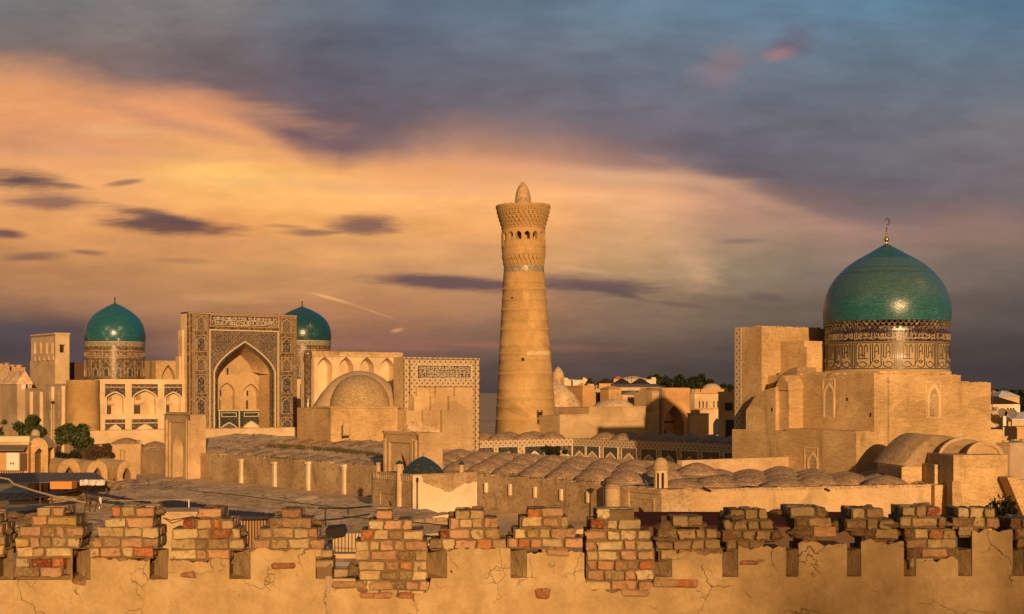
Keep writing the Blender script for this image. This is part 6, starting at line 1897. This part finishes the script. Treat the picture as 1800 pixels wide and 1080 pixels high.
# ---- trees
def leaf(mb, c, s, rng):
    a = Vector((rng.gauss(0, 1), rng.gauss(0, 1), rng.gauss(0, 1))).normalized()
    b = a.orthogonal().normalized(); d = a.cross(b)
    t = rng.uniform(0, 6.28); e = b * cos(t) + d * sin(t); f = a.cross(e)
    e = e * s * rng.uniform(.7, 1.3); f = f * s * rng.uniform(.35, .6)
    c = Vector(c)
    mb.face([c - e, c + f, c + e, c - f])
def limb(mb, p0, p1, r0, r1, n=7):
    p0, p1 = Vector(p0), Vector(p1)
    d = (p1 - p0).normalized(); b = d.orthogonal().normalized(); c = d.cross(b)
    k = len(mb.v)
    for p, r in ((p0, r0), (p1, r1)):
        for i in range(n):
            t = 2 * pi * i / n; mb.v.append(tuple(p + b * r * cos(t) + c * r * sin(t)))
    for i in range(n):
        j = (i + 1) % n; mb.f.append((k + i, k + j, k + n + j, k + n + i)); mb.sm.add(len(mb.f) - 1)
def tree(px, ytop, ybase, D, wpx, label, lm, zb=0.0, seed=1, ls=.22, clumps=14, per=130, group=None, name='tree', sq=1.0, trunk=True):
    rng = random.Random(seed)
    X = (px - 900) / FPX * D; zt, zc0 = zat(ytop, D), zat(ybase, D)
    W_ = wpx / FPX * D / 2; Hh = (zt - zc0)
    o = thing(name, label, 'tree', E, X, D, zb, group)
    cr = MB(); tr = MB()
    tz = zc0 + Hh * .2
    limb(tr, (X, D, zb), (X + .1 * W_, D, max(tz, zb + .3)), .045 * Hh + .08, .03 * Hh + .05)
    for i in range(clumps):
        for _ in range(30):
            x, y, z = rng.uniform(-1, 1), rng.uniform(-1, 1), rng.uniform(-1, 1)
            if x * x + y * y + z * z < 1: break
        c = Vector((X + x * W_ * .78, D + y * W_ * .78, zc0 + Hh * .5 + z * Hh * .40 * sq))
        r = rng.uniform(.24, .42) * min(W_, Hh * .6)
        limb(tr, (X + .1 * W_, D, max(tz, zb + .3)), c, .02 * Hh + .03, .01)
        for _ in range(per):
            d = Vector((rng.gauss(0, 1), rng.gauss(0, 1), rng.gauss(0, 1))).normalized() * r * rng.random() ** .4
            d.z *= .75
            leaf(cr, c + d, ls, rng)
    cr.build('crown', lm, o, fix=False); tr.build('trunk', K['bark'], o, fix=False)
    return o
tg = 'trees of the old town'
tree(54, 728, 774, 235, 62, 'small dark green tree before the long dim wall, by the arched gate', K['leaf'], 3, 3, .34, 20, 170, tg)
tree(130, 743, 798, 228, 70, 'round leafy green tree in front of the round corner tower', K['leaf'], 1, 5, .34, 26, 180, tg)
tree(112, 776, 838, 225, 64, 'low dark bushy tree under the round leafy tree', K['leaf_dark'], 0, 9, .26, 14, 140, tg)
tree(184, 776, 816, 215, 54, 'dry reddish brown tree before the clay wall', K['leaf_dead'], 0, 12, .18, 12, 220, tg)
tree(-2, 722, 770, 235, 26, 'tree cut off by the left edge of the picture', K['leaf'], 3, 15, .26, 9, 130, tg)
tl_ = 'dark trees on the skyline'
for i, (px, yt, w, lab) in enumerate([(1150, 658, 32, 'leftmost broad tree of the dark skyline clump'), (1172, 657, 30, 'second tree from the left in the dark skyline clump'), (1193, 656.5, 30, 'middle tree of the dark skyline clump'), (1213, 657.5, 28, 'tree right of the middle in the dark skyline clump'), (1231, 655.5, 26, 'tallest tree near the right end of the dark skyline clump'), (1246, 663, 20, 'low rightmost tree of the dark skyline clump')]):
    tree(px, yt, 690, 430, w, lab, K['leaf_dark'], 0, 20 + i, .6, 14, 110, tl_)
for i, (px, yt, w, lab) in enumerate([(1270, 674, 16, 'small far tree behind the white house roof'), (1285, 673, 16, 'small far tree touching the great portal screen')]):
    tree(px, yt, 694, 420, w, lab, K['leaf_dark'], 0, 40 + i, .5, 9, 90, tl_)
fw = MB(); rng = random.Random(9)
for i in range(5200):
    px = rng.uniform(1690, 1900) if i % 3 else rng.uniform(980, 1300)
    D = rng.uniform(900, 960); X = (px - 900) / FPX * D
    h = 6.0 + 3 * mnoise.noise(Vector((X * .02, 0, 0))) + 1.5 * mnoise.noise(Vector((X * .09, 3, 0)))
    leaf(fw, (X, D, rng.uniform(0, 1) ** .6 * (h + 8.5)), 1.6, rng)
fw.solo('far_woods', K['leaf_dark'], E, (250, 930, 0), 'far dark belt of trees along the horizon', 'woods', kind='stuff', fix=False)
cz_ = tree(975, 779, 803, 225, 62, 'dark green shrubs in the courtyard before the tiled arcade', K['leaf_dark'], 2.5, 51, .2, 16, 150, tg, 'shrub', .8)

# ================================================================== left edge of the old town
lw = thing('ribbed_wall', 'long dim plastered wall with thin bright pilasters left of the round corner tower', 'wall', M, 92.8, 270, 0)
UL = 92.8; ml = fu(UL)
q = MB()
for p0, p1, yt in ((117, 77, 677), (77, 34, 685), (34, 20, 692), (20, -60, 699)):
    v0, zt = M.mu(p0, yt, UL); v1, _ = M.mu(p1, yt, UL); q.box(UL, UL + 3, v0, v1, 0, zt); q.box(UL - .1, UL + 3, v0, v1, zt, zt + .25)
q.build('wall_face', K['clay_grey'], lw)
q = MB()
for px, yt in ((113, 679), (94.5, 680), (74.5, 689), (57, 689), (35.5, 689), (16, 702), (2, 702)):
    v, zt = M.mu(px, yt, UL); q.box(UL - .5, UL, v - .22, v + .22, 0, zt)
q.build('pilaster', K['pale'], lw, 'thin bright pilasters along the dim wall')
q = MB()
for px, y in ((103, 692), (87, 692), (103, 724), (87, 724), (54, 697), (40, 724), (26, 720), (13, 719)):
    v, zt = M.mu(px, y, UL); q.box(UL - .06, UL, v - .35, v + .35, zt, zt + .15); q.box(UL - .05, UL, v - .3, v - .12, zt - 1.1, zt)
q.build('vent', K['pale'], lw)
wt = thing('wind_tower', 'square brick tower with slim blind arches rising at the far left', 'tower', M, *M.at(98, 282), 0)
TV2 = M.at(98, 282)[1]
a0, zt = M.mv(97, 588, TV2); a1, zt2 = M.mv(122, 588, TV2); v1, _ = M.mu(54.6, 589, a0)
q = MB(); mu_ = fu(a0)
zA, zB = M.mu(75, 599, a0)[1], M.mu(75, 623, a0)[1]
ops = []
for px in (61.5, 72, 82.5, 92.5):
    c = M.mu(px, 600, a0)[0]; ops.append((c, .62, M.mu(px, 622, a0)[1], M.mu(px, 605, a0)[1], M.mu(px, 598, a0)[1]))
q.niche(mu_, TV2, v1, M.mu(75, 634, a0)[1], zt, ops, .5)
q.box(a0 + .52, a1, TV2, v1, M.mu(75, 634, a0)[1], zt - .004); q.box(a0, a0 + .53, TV2, TV2 + .4, M.mu(75, 634, a0)[1], zt - .002); q.box(a0, a0 + .53, TV2 + .2, v1, zt - .3, zt - .003)
q.box(a0 - .02, a1 + .003, TV2 - .003, v1 + .6, 0, M.mu(75, 634, a0)[1])
for i in range(5):
    v = TV2 + .6 + i * (v1 - TV2 - .8) / 5; z = M.mu(75, 634, a0)[1]; q.hull([(a0 - .25, v, z), (a0, v, z), (a0, v + .9, z), (a0 - .25, v + .9, z)], [(a0 - .05, v + .3, z + .9), (a0, v + .3, z + .9), (a0, v + .6, z + .9), (a0 - .05, v + .6, z + .9)])
q.box(a0 - .12, a1 + .12, TV2 - .12, v1 + .1, zt, zt + .3)
q.build('tower_wall', K['town'], wt)
q = MB(); m = fv(TV2); b0, z1 = M.mv(105, 607, TV2); b1, z0 = M.mv(112, 620, TV2); q.box(b0, b1, -.02, 0, z0, z1, m); q.build('window_opening', K['dark'], wt); q = MB(); q.box(b0 - .2, b1 + .2, -.1, 0, z1, z1 + .12, m); q.box(b1 - .25, b1, -.06, -.021, z0, z1, m); q.build('lintel', K['wood'], wt)
house('ruined_house', 'crumbling ochre house wall at the far left edge', M, -10, 17, 644, 300, 5, K['brick_old'], 'flat', K['brick_old'])
house('ruined_house', 'low ochre house between the crumbling wall and the gable', M, 21, 44, 648, 303, 6, K['town_orange'], 'flat', K['town_orange'])
o, a0, a1, v0, zt = house('gabled_house', 'clay house with a pointed gable and a small white doorway at the far left', M, 30, 56, 676, 280, 11, K['clay_grey'], 'gable', K['roofclay'], rise=2.6)
q = MB(); m = fv(v0); b0, z1 = M.mv(38, 671, v0); b1, z0 = M.mv(45, 684, v0); q.box(b0, b1, -.05, 0, z0, z1, m); do = q.build('doorway', K['tarwhite'], o); q = MB(); q.box(b1, b1 + .35, -.04, 0, z0, z1, m); q.build('gap', K['dark'], do)
house('clay_hut', 'rough clay hut roof under the crumbling wall at the far left', M, -12, 24, 677, 288, 6, K['roofclay'], 'flat', K['roofclay'])
lamp_post(93, 705, 226, 0, 'tall slim street lamp before the dim ribbed wall', .07, .3)

# house with awning and arched gate
o, a0, a1, v0, zt = house('shop_house', 'low shop house with a tin awning and white shutter at the left edge', E, -40, 50, 781, 196, 6, K['town_orange'], 'flat', K['town'], zb=2.2)
m = fv(v0)
q = MB(); b0, z1 = E.mv(-40, 780, v0); b1, _ = E.mv(49, 780, v0); z0 = E.mv(0, 792, v0)[1]; q.hull([(b0, v0 - 1.6, z0), (b1, v0 - 1.6, z0), (b1, v0, z0 + .3), (b0, v0, z0 + .3)], [(b0, v0 - 1.6, z0 + .12), (b1, v0 - 1.6, z0 + .12), (b1, v0 + .5, z1), (b0, v0 + .5, z1)]); q.build('awning', K['roofgrey'], o)
q = MB(); b0, z1 = E.mv(12, 796, v0); b1, z0 = E.mv(34, 827, v0); q.box(b0, b1, -.15, 0, z0, z1, m); w = q.build('white_shutter', K['tarwhite'], o)
q = MB(); c, z = E.mv(22, 815, v0); q.box(c - .22, c - .06, -.17, -.15, z - .12, z + .12, m); q.box(c + .06, c + .22, -.17, -.15, z - .12, z + .12, m); q.build('vent_hole', K['dark'], w)
q = MB(); b0, z1 = E.mv(35, 797, v0); b1, z0 = E.mv(48, 828, v0); q.box(b0, b1, -.02, 0, z0, z1, m); do = q.build('door', K['wood'], o)
q = MB(); b0, z1 = E.mv(-40, 767, v0 + 3); b1, z0 = E.mv(56, 775, v0 + 3); q.box(b0, b1, v0 + 2, v0 + 6, z0 - 1, z1); q.build('upper_storey', K['pale'], o)
q = MB(); rng = random.Random(2)
b0, z1 = E.mv(-20, 827.5, 190); b1, z0 = E.mv(40, 834, 190)
q.box(b0, b1, 190, 190.08, z1 - .08, z1); q.box(b0, b1, 190, 190.08, z0, z0 + .08)
x = b0
while x < b1: q.box(x, x + .14, 190.01, 190.07, z0, z1); x += .3
q.solo('railing', K['wood'], E, ((b0 + b1) / 2, 190, z0), 'short wooden railing below the shop with the white shutter', 'railing')
ag = thing('arched_gate', 'narrow brick gate with a rounded top and a tall pointed opening at the left', 'gateway', E, (67 - 900) / FPX * 198, 198, 0)
v0 = 197.0; m = fv(v0)
a0, _ = E.mv(50, 790, v0); a1, zs = E.mv(84.5, 788, v0); zt = E.mv(67, 770, v0)[1]
c, zap_ = E.mv(69, 782, v0); hw = (E.mv(77, 0, v0)[0] - E.mv(61, 0, v0)[0]) / 2
q = MB(); q.niche(m, a0, a1, 0, zs, [(c, hw, 0, zap_ - 1.0 - .2, zs - .01)], 2.6, back=True, q=.6)
n = 12; cc_ = (a0 + a1) / 2; r_ = (a1 - a0) / 2
q.prism([(cc_ - r_ * cos(pi * i / n), zs + .001 + (zt - zs) * sin(pi * i / n)) for i in range(n + 1)], 0, 3, m)
q.box(a0, a1, v0 + 2.61, v0 + 3, 0, zs)
q.build('gate_wall', K['brick'], ag)
q = MB(); uu, vv = (62.5 - 900) / FPX * 208, 208; s = 208 / 2700; q.lathe([(8 * s, 0), (8 * s, zat(768, 208)), (8 * s, zat(762, 208)), (6 * s, zat(757, 208)), (0, zat(754.5, 208))], uu, vv, 16); q.build('rear_dome', K['clay_grey'], ag)
# row of small brick vault ends
va = thing('vault_row', 'row of three rounded brick vault ends with dark openings beside the market roofs', 'building', M, *M.at(170, 196), 0)
for px, hwp, yt, yb, apx in ((121.5, 21, 807, 850, 821), (171, 19, 810, 850, 822), (223, 17.5, 810, 850, 822)):
    D = 196; uu, vv = M.at(px, D); s = D / 2700; hw = hwp * s * 1.0; m = fv(vv)
    zt = zat(yt, D); zap_ = zat(apx, D); zs = zat(832, D)
    n = 14
    outer = [(uu - hw * cos(pi * i / n), zs + (zt - zs) * sin(pi * i / n)) for i in range(n + 1)]
    inner = [(uu + x, z) for x, z in arch_pts(hw * .42, zs - .4, zap_, 7)]
    q = MB()
    inn = [(uu - hw * .42, 0)] + inner + [(uu + hw * .42, 0)]
    out = [(uu - hw, 0)] + outer + [(uu + hw, 0)]
    no, ni = len(out), len(inn)
    for i in range(no - 1):
        j0 = int(i * (ni - 1) / (no - 1)); j1 = int((i + 1) * (ni - 1) / (no - 1))
        f = [m(out[i][0], 0, out[i][1]), m(out[i + 1][0], 0, out[i + 1][1]), m(inn[j1][0], 0, inn[j1][1])]
        if j1 != j0: f.append(m(inn[j0][0], 0, inn[j0][1]))
        q.face(f)
        q.face([m(out[i][0], 0, out[i][1]), m(out[i + 1][0], 0, out[i + 1][1]), m(out[i + 1][0], 9, out[i + 1][1]), m(out[i][0], 9, out[i][1])])
    for (x0, z0), (x1, z1) in zip(inn, inn[1:]):
        q.face([m(x0, 0, z0), m(x1, 0, z1), m(x1, 4, z1), m(x0, 4, z0)])
    q.face([m(x, 4.0, z) for x, z in inn])
    q.build('vault_end', K['brick'], va)
bw = thing('back_wall', 'clay wall with shallow buttresses below the terrace parapet, behind the dry tree', 'wall', M, *M.at(195, 262), 0)
v0 = M.at(195, 256)[1] - 3; 
v0 = 241.2
for px_, s__ in ((219, 1.08),): domelet(bw, M.mv(px_, 780, 245.2)[0], 244.4, M.mv(px_, 783, 244.4)[1], 1.15, 1.0)
for p0, p1, yt, dv in ((136, 250, 783, 0), (143, 152, 786, -1.2), (213, 219, 790, -.6), (247, 250, 774, 0)):
    q = MB(); b0, zt = M.mv(p0, yt, v0 + dv); b1, _ = M.mv(p1, yt, v0 + dv); q.box(b0, b1, v0 + dv, v0 + dv + 1.5 + (4.5 if p1 - p0 > 60 else 0), 0, zt); q.build('buttress' if p1 - p0 < 20 else 'wall_face', K['clay'], bw)

# ================================================================== market roofs and lane between the fortress and the mosque
q = MB(); q.hull([(87.5, 118, -.5), (98.6, 118, -.5), (98.6, 236, -.5), (87.5, 236, -.5)], [(87.5, 118, .02), (98.6, 118, .75), (98.6, 236, .75), (87.5, 236, .02)])
K['lane'] = mud('lane_dust', (.58, .41, .24), var=.3, course=0, stain=.3, fine=.2, bump=.2, pat=.1)
q.solo('lane', K['lane'], M, (93, 170, 0), 'packed earth lane at the foot of the dim gallery wall', 'lane', kind='structure')
K['mudroof'] = mud('mud_roof', (.60, .42, .24), var=.45, course=.0, stain=.7, fine=.8, bump=.9, speck=.6, pat=.2)
def mudslab(label, u0, u1, v0, v1, z, sag=.2, seed=0):
    o = thing('market_roof', label, 'roof', M, (u0 + u1) / 2, (v0 + v1) / 2, 0, 'flat mud roofs of the market')
    q = MB(); rough_roof(q, span(u0, u1, 1.0), span(v0, v1, 1.0), lambda u, v: z + (u - u0) * .08 - .25, sag, seed); q.build('mud_cover', K['mudroof'], o)
    q = MB()
    q.box(u0 + .02, u1 - .02, v0 + .02, v1 - .02, 0, z - .35); q.build('wall', K['clay'], o)
    q = MB(); r = random.Random(seed)
    for i in range(int((v1 - v0) / 1.2)):
        v = v0 + i * 1.2; q.box(u0 - .25, u0 + .3, v, v + 1.15, z - r.uniform(.25, .45), z - r.uniform(-.12, .1))
        if r.random() < .5: q.box(u0 - .7, u0, v + .4, v + .5, z - .4, z - .28)
    for i in range(int((u1 - u0) / 1.2)):
        u = u0 + i * 1.2; q.box(u, u + 1.1, v0 - .15, v0 + .3, z - .4, z - r.uniform(-.1, .1))
    q.build('ragged_edge', K['brick_old'], o)
mudslab('long flat mud roof of the market beside the lane', 71, 78, 116, 196, 2.6, .25, 11)
mudslab('far mud roof strewn with rubble near the vault ends', 78.5, 87, 168, 226, 1.2, .5, 12)
mudslab('mud roof behind the dark tin sheets in the middle of the market', 60, 70.5, 104, 172, 2.2, .3, 13)
mudslab('low mud roof with a clay wall just behind the left merlons', 46, 58, 92, 160, 1.6, .3, 14)
def tin(label, pts, mat, group='dark tin roof sheets', th=.08, name='tin_roof', posts=True):
    """a sloping sheet roof given by four corners (px, y, D)"""
    P = [Vector(((px - 900) / FPX * D, D, zat(y, D))) for px, y, D in pts]
    c = sum(P, Vector()) / 4
    o = thing(name, label, 'roof', E, c.x, c.y, 0, group)
    q = MB(); q.hull([tuple(p - Vector((0, 0, th))) for p in P], [tuple(p) for p in P]); q.build('sheet', mat, o)
    q = MB()
    for k in range(9):
        t = k / 8
        a, b = P[0].lerp(P[1], t), P[3].lerp(P[2], t)
        n = 6
        for i in range(n):
            s0, s1 = a.lerp(b, i / n), a.lerp(b, (i + 1) / n)
            q.hull([tuple(s0 + Vector((-.05, 0, .001))), tuple(s0 + Vector((.05, 0, .001))), tuple(s1 + Vector((.05, 0, .001))), tuple(s1 + Vector((-.05, 0, .001)))], [tuple(s0 + Vector((-.03, 0, .05))), tuple(s0 + Vector((.03, 0, .05))), tuple(s1 + Vector((.03, 0, .05))), tuple(s1 + Vector((-.03, 0, .05)))])
    q.build('seam', mat, o)
    if posts:
        for p in P[:2]:
            q = MB(); q.box(p.x - .08, p.x + .08, p.y + .1, p.y + .26, 0, p.z - th - .01); q.build('post', K['wood'], o)
    return o
o = tin('broad dark grey tin roof at the left below the shop', [(70, 848, 172), (186, 845, 172), (168, 831, 190), (60, 831, 190)], K['roofgrey'])
tin('nearly black tin roof at the left edge joining the broad grey one', [(-30, 851, 170), (70, 848, 171.9), (62, 831, 190.2), (-30, 833, 188)], K['steel'])
tin('dark steel roof strip running down behind the left merlons', [(-20, 881, 140), (90, 872, 146), (142, 862, 160), (-20, 868, 156)], K['steel'])
tin('narrow dark steel gutter roof running right between the mud roofs', [(150, 867, 158), (268, 886, 146), (262, 882, 152), (140, 861, 166)], K['steel'])
tin('dark steel roof sheet behind the third merlon', [(272, 887, 138), (345, 900, 128), (372, 889, 138), (300, 878, 150)], K['steel'])
tin('dark steel roof sheet over the brown shutters behind the fourth merlon', [(400, 912, 118), (472, 911, 118), (462, 901, 128), (404, 897, 130)], K['steel'])
q = MB(); X0, X1 = (88 - 900) / FPX * 168, (126 - 900) / FPX * 168; q.box(X0, X1, 168, 170, zat(860, 168), zat(847, 168)); 
K['orange'] = plain('orange_board', (.62, .25, .05), .7, .1)
q.solo('signboard', K['orange'], E, ((X0 + X1) / 2, 168, zat(860, 168)), 'plain bright orange boarded front under the broad grey tin roof', 'board')
q = MB(); rng = random.Random(31)
n = 26; r0 = None
for i in range(n):
    xa = (141 + 43 * i / n); xb = (141 + 43 * (i + 1) / n); D = 169.5
    f = lambda x, t: ((x - 900) / FPX * D, D + .5 * mnoise.noise(Vector((x * .35, t, 0))), zat(843.5 + 10 * t + 1.2 * mnoise.noise(Vector((x * .2, t, 5))), D))
    for j in range(4): q.face([f(xa, j / 4), f(xb, j / 4), f(xb, (j + 1) / 4), f(xa, (j + 1) / 4)], True)
q.solo('white_tarpaulin', K['tarwhite'], E, ((162 - 900) / FPX * 169.5, 169.5, zat(853, 169.5)), 'crumpled white tarpaulin hanging under the broad grey tin roof', 'tarpaulin', fix=False)
def pipe(name, label, pts, r, mat, cat, n=6, group=None):
    P = [Vector(((px - 900) / FPX * D, D, zat(y, D))) for px, y, D in pts]
    q = MB()
    for a, b in zip(P, P[1:]): limb(q, a, b, r, r, n)
    return q.solo(name, mat, E, tuple(P[0]), label, cat, group)
K['paleyellow'] = plain('pale_yellow_paint', (.42, .33, .17), .6, .2)
pipe('gas_pipe', 'thick pale yellow gas pipe slanting down across the market roofs', [(-10, 838, 140), (16, 843, 138), (24, 851, 137), (60, 863, 134), (100, 874, 131), (152, 884, 128)], .085, K['paleyellow'], 'pipe', 8)
pipe('gas_pipe', 'thin pale pipe running level above the third merlon', [(190, 880, 125), (260, 879.5, 124), (332, 878.5, 123), (360, 880, 122)], .03, K['paleyellow'], 'pipe')
pipe('pipe_post', 'thin white upright post between the second and third merlons', [(332, 915, 123), (332, 878, 123)], .06, K['tarwhite'], 'post')
pipe('pipe_post', 'short thick white post among the rubble left of the second merlon', [(176, 894, 125), (176, 875, 125)], .14, K['tarwhite'], 'post')
for i, (pts, lab) in enumerate([([(560, 893, 112), (610, 894, 110), (652, 890, 108)], 'upper dark iron pipe rail beside the small tomb'), ([(563, 915, 108), (600, 912, 107), (650, 904, 106)], 'lower dark iron pipe rail beside the small tomb'), ([(572, 926, 110), (572, 893, 110)], 'dark iron upright carrying the pipe rails near the tomb'), ([(612, 905, 109), (612, 890, 109)], 'short dark iron upright of the pipe rails near the tomb')]):
    pipe('iron_rail', lab, pts, .06, K['iron'], 'rail', 6, 'iron pipe rails by the tomb')
for i, (pts, lab) in enumerate([([(330, 862, 150), (430, 872, 140), (520, 884, 130), (600, 893, 122)], 'sagging dark cable along the market roofs above the fourth merlon'), ([(240, 893, 120), (300, 915, 110), (335, 909, 112)], 'thin dark cable dipping between the second and third merlons'), ([(390, 884, 135), (480, 886, 128), (650, 896, 118)], 'thin pale cable crossing the roofs towards the tomb'), ([(600, 908, 90), (690, 915, 90), (800, 925, 92), (860, 930, 94)], 'black hose lying along the ground before the tomb')]):
    pipe('cable', lab, pts, .035, K['iron'] if 'dark' in lab or 'black' in lab else K['paleyellow'], 'cable', 5, 'cables over the market roofs')
# rubble: sticks and broken lath on the far mud roof
q = MB(); rng = random.Random(41)
for i in range(420):
    if i % 3 == 0:
        px, D = rng.uniform(150, 330), rng.uniform(168, 200)
    else:
        px, D = rng.uniform(40, 560), rng.uniform(118, 170)
    X = (px - 900) / FPX * D
    u = M.C * X + M.S * D
    z = 2.9 if 71 < u < 78 else (1.5 if u > 78.5 else (2.4 if 60 < u < 70.5 else 1.8))
    if u > 87 or u < 47: continue
    a = rng.uniform(0, pi); L = rng.uniform(.3, 1.5)
    p = Vector((X, D, z - rng.uniform(0, .15))); d = Vector((cos(a), sin(a), rng.uniform(-.1, .35))) * L
    limb(q, p, p + d, rng.uniform(.02, .06), .02, 4)
q.solo('rubble', K['wood'], E, (-40, 160, 1.5), 'loose laths and sticks strewn over the market roofs', 'rubble', kind='stuff', fix=False)
# frame of rusty iron behind the second merlon
fr2 = thing('trestle', 'rusty iron trestle standing behind the gap right of the first merlon', 'frame', E, (160 - 900) / FPX * 120, 120, 2)
for (x0, y0, x1, y1) in ((148, 902, 154, 874), (154, 874, 172, 875), (172, 875, 176, 896), (158, 901, 154, 874), (166, 900, 172, 876), (148, 890, 176, 890)):
    D = 120; q = MB(); limb(q, ((x0 - 900) / FPX * D, D, zat(y0, D)), ((x1 - 900) / FPX * D, D + .3, zat(y1, D)), .05, .05, 5); q.build('bar', K['wood'], fr2)
# stall with black awning seen through the gap between merlons
stl = thing('market_stall', 'plank stall with a black awning seen through the gap in the parapet', 'stall', E, (600 - 900) / FPX * 110, 110, 0)
D = 110; xx = lambda p: (p - 900) / FPX * D
q = MB(); q.box(xx(585), xx(640), D, D + 3, 0, zat(938, D)); q.build('plank_wall', K['town'], stl)
q = MB()
for p in range(588, 640, 6): q.box(xx(p), xx(p) + .06, D - .05, D, zat(972, D), zat(938, D))
q.build('batten', K['wood'], stl)
q = MB(); q.hull([(xx(576), D - 1.3, zat(945, D)), (xx(611), D - 1.3, zat(938, D)), (xx(611), D, zat(932, D)), (xx(576), D, zat(936, D))], [(xx(576), D - 1.3, zat(928, D)), (xx(609), D - 1.3, zat(923, D)), (xx(606), D, zat(921, D)), (xx(578), D, zat(924, D))]); q.build('awning', K['dark'], stl)
q = MB(); q.box(xx(585), xx(640), D - .2, D - .06, zat(973, D), zat(970, D)); q.build('beam', K['iron'], stl)
K['bluegrey'] = plain('blue_grey_sheet', (.16, .17, .21), .5, .15)
q = MB(); q.box(xx(586), xx(625), D - 4, D - 3.9, 0, zat(988, D - 4)); q.build('grey_shutter', K['bluegrey'], stl)
o, a0, a1, v0, zt = house('shutter_shop', 'little shop with brown plank shutters under a dark steel roof behind the fourth merlon', E, 424, 470, 913, 119, 3, K['wood'], 'flat', K['steel'])
m = fv(v0); q = MB()
for i in range(9): q.box(a0 + (a1 - a0) * i / 9, a0 + (a1 - a0) * (i + .3) / 9, -.06, 0, 0, zt, m)
q.build('shutter_post', K['town_orange'], o)
o, a0, a1, v0, zt = house('clay_shed', 'low ochre clay shed behind the gap between the second and third merlons', E, 284, 345, 905, 112, 4, K['clay'])
house('maroon_house', 'long low house with a maroon sheet roof between parapet and street wall', E, 1118, 1500, 926, 118, 5, K['wood'], 'shed', K['maroon'], rise=.75)
# shrub on the parapet
def shrub(px, ytop, ybase, D, wpx, label, seed):
    rng = random.Random(seed); X = (px - 900) / FPX * D; zt, z0 = zat(ytop, D), zat(ybase, D); W_ = wpx / FPX * D / 2
    o = thing('shrub', label, 'shrub', E, X, D, z0)
    cr = MB(); tr = MB()
    for i in range(60):
        a, b = rng.uniform(-1, 1), rng.uniform(-.6, .6)
        tip = Vector((X + a * W_, D + b * W_, z0 + (zt - z0) * rng.uniform(.35, 1) * (1 - .35 * abs(a))))
        base = Vector((X + a * W_ * .2, D, z0 - .05)); limb(tr, base, tip, .004, .002, 4)
        for k in range(26):
            t = rng.uniform(.3, 1.05); p = base.lerp(tip, t) + Vector((rng.gauss(0, .012), rng.gauss(0, .012), rng.gauss(0, .012)))
            leaf(cr, p, .021, rng)
    cr.build('foliage', K['leaf_dark'], o, fix=False); tr.build('stem', K['bark'], o, fix=False)
shrub(1762, 868, 930, 13.25, 62, 'dark leafy shrub growing out of the parapet top near the right end', 4)
shrub(1340, 900, 905, 13.0, 8, 'x', 5) if False else None

# unseen tree added behind the viewer so its crown half shades the parapet's right
rng = random.Random(88)
o = thing('added_shade_tree', 'loose tall tree added out of view to shade the right of the parapet', 'tree', E, 14.5, -46, 11.4)
cr, tr = MB(), MB()
limb(tr, (14.5, -46, 8.0), (14.3, -46, 21.5), .22, .12)
for i in range(60):
    a = rng.uniform(-1, 1); c = Vector((14.0 + a * 2.5, -46 + rng.uniform(-1.5, 1.5), rng.uniform(22.2, 25.2)))
    limb(tr, (14.3, -46, 21), c, .05, .01, 5)
    for _ in range(30):
        leaf(cr, c + Vector((rng.gauss(0, .5), rng.gauss(0, .5), rng.gauss(0, .4))), .10, rng)
cr.build('crown', K['leaf'], o, fix=False); tr.build('trunk', K['bark'], o, fix=False)

# weeds on the clay roofs
q = MB(); rng = random.Random(61)
def tuft(u, v, z, n, h):
    for _ in range(n):
        x, y = u + rng.gauss(0, .25), v + rng.gauss(0, .35)
        q.face([(x - .06, y, z), (x + .06, y, z), (x + rng.gauss(0, .12), y + rng.gauss(0, .1), z + h * rng.uniform(.5, 1.2))])
for i in range(150):
    t = rng.random(); v = 170 + 40 * t
    tuft(107.0 + 2.2 * mnoise.noise(Vector((v * .2, 1, 0))) + rng.gauss(0, .4), v, zn(107, v) + .1, 10, .5)
for i in range(170):
    u, v = rng.uniform(99.5, 115), rng.uniform(122, 236); tuft(u, v, zn(u, v) + .05, 5, .35)
for i in range(60):
    v = rng.uniform(120, 205); tuft(99.4, v, ZW + .02, 7, .4)
K['weeds'] = leafmat('dry_weeds', (.05, .045, .018), (.13, .10, .045))
q.solo('roof_weeds', K['weeds'], M, (107, 180, 5), 'dry weeds growing in lines over the long clay roof', 'weeds', kind='stuff', fix=False)
# roof aerials of the far town
for px, y0, y1, D, lab in ((1110, 677, 657, 371, 'thin forked aerial between the two dark hipped roofs'), (1103, 668, 659, 372, 'thin aerial on the left dark hipped roof, beside the forked one'), (1159, 681, 668, 330, 'short aerial on the right end of the long grey sheet roof'), (1182, 682, 673, 292, 'thin aerial above the plain portal'), (1232, 684, 672, 300, 'aerial beside the small roof dome of the white house'), (1047, 680, 670, 300, 'aerial on the narrow ochre block'), (1772, 697, 684, 372, 'aerial on the far silver roof at the right')):
    X = (px - 900) / FPX * D; p0, p1 = zat(y0, D), zat(y1, D)
    q = MB(); limb(q, (X, D, p0 - .6), (X, D, p1), .06, .05, 5)
    for f in (.95, .82, .7): limb(q, (X - .55 * f, D, p0 + (p1 - p0) * f), (X + .55 * f, D, p0 + (p1 - p0) * f), .035, .035, 4)
    q.solo('roof_aerial', K['iron'], E, (X, D, p0), lab, 'aerial', 'roof aerials of the far town', fix=False)
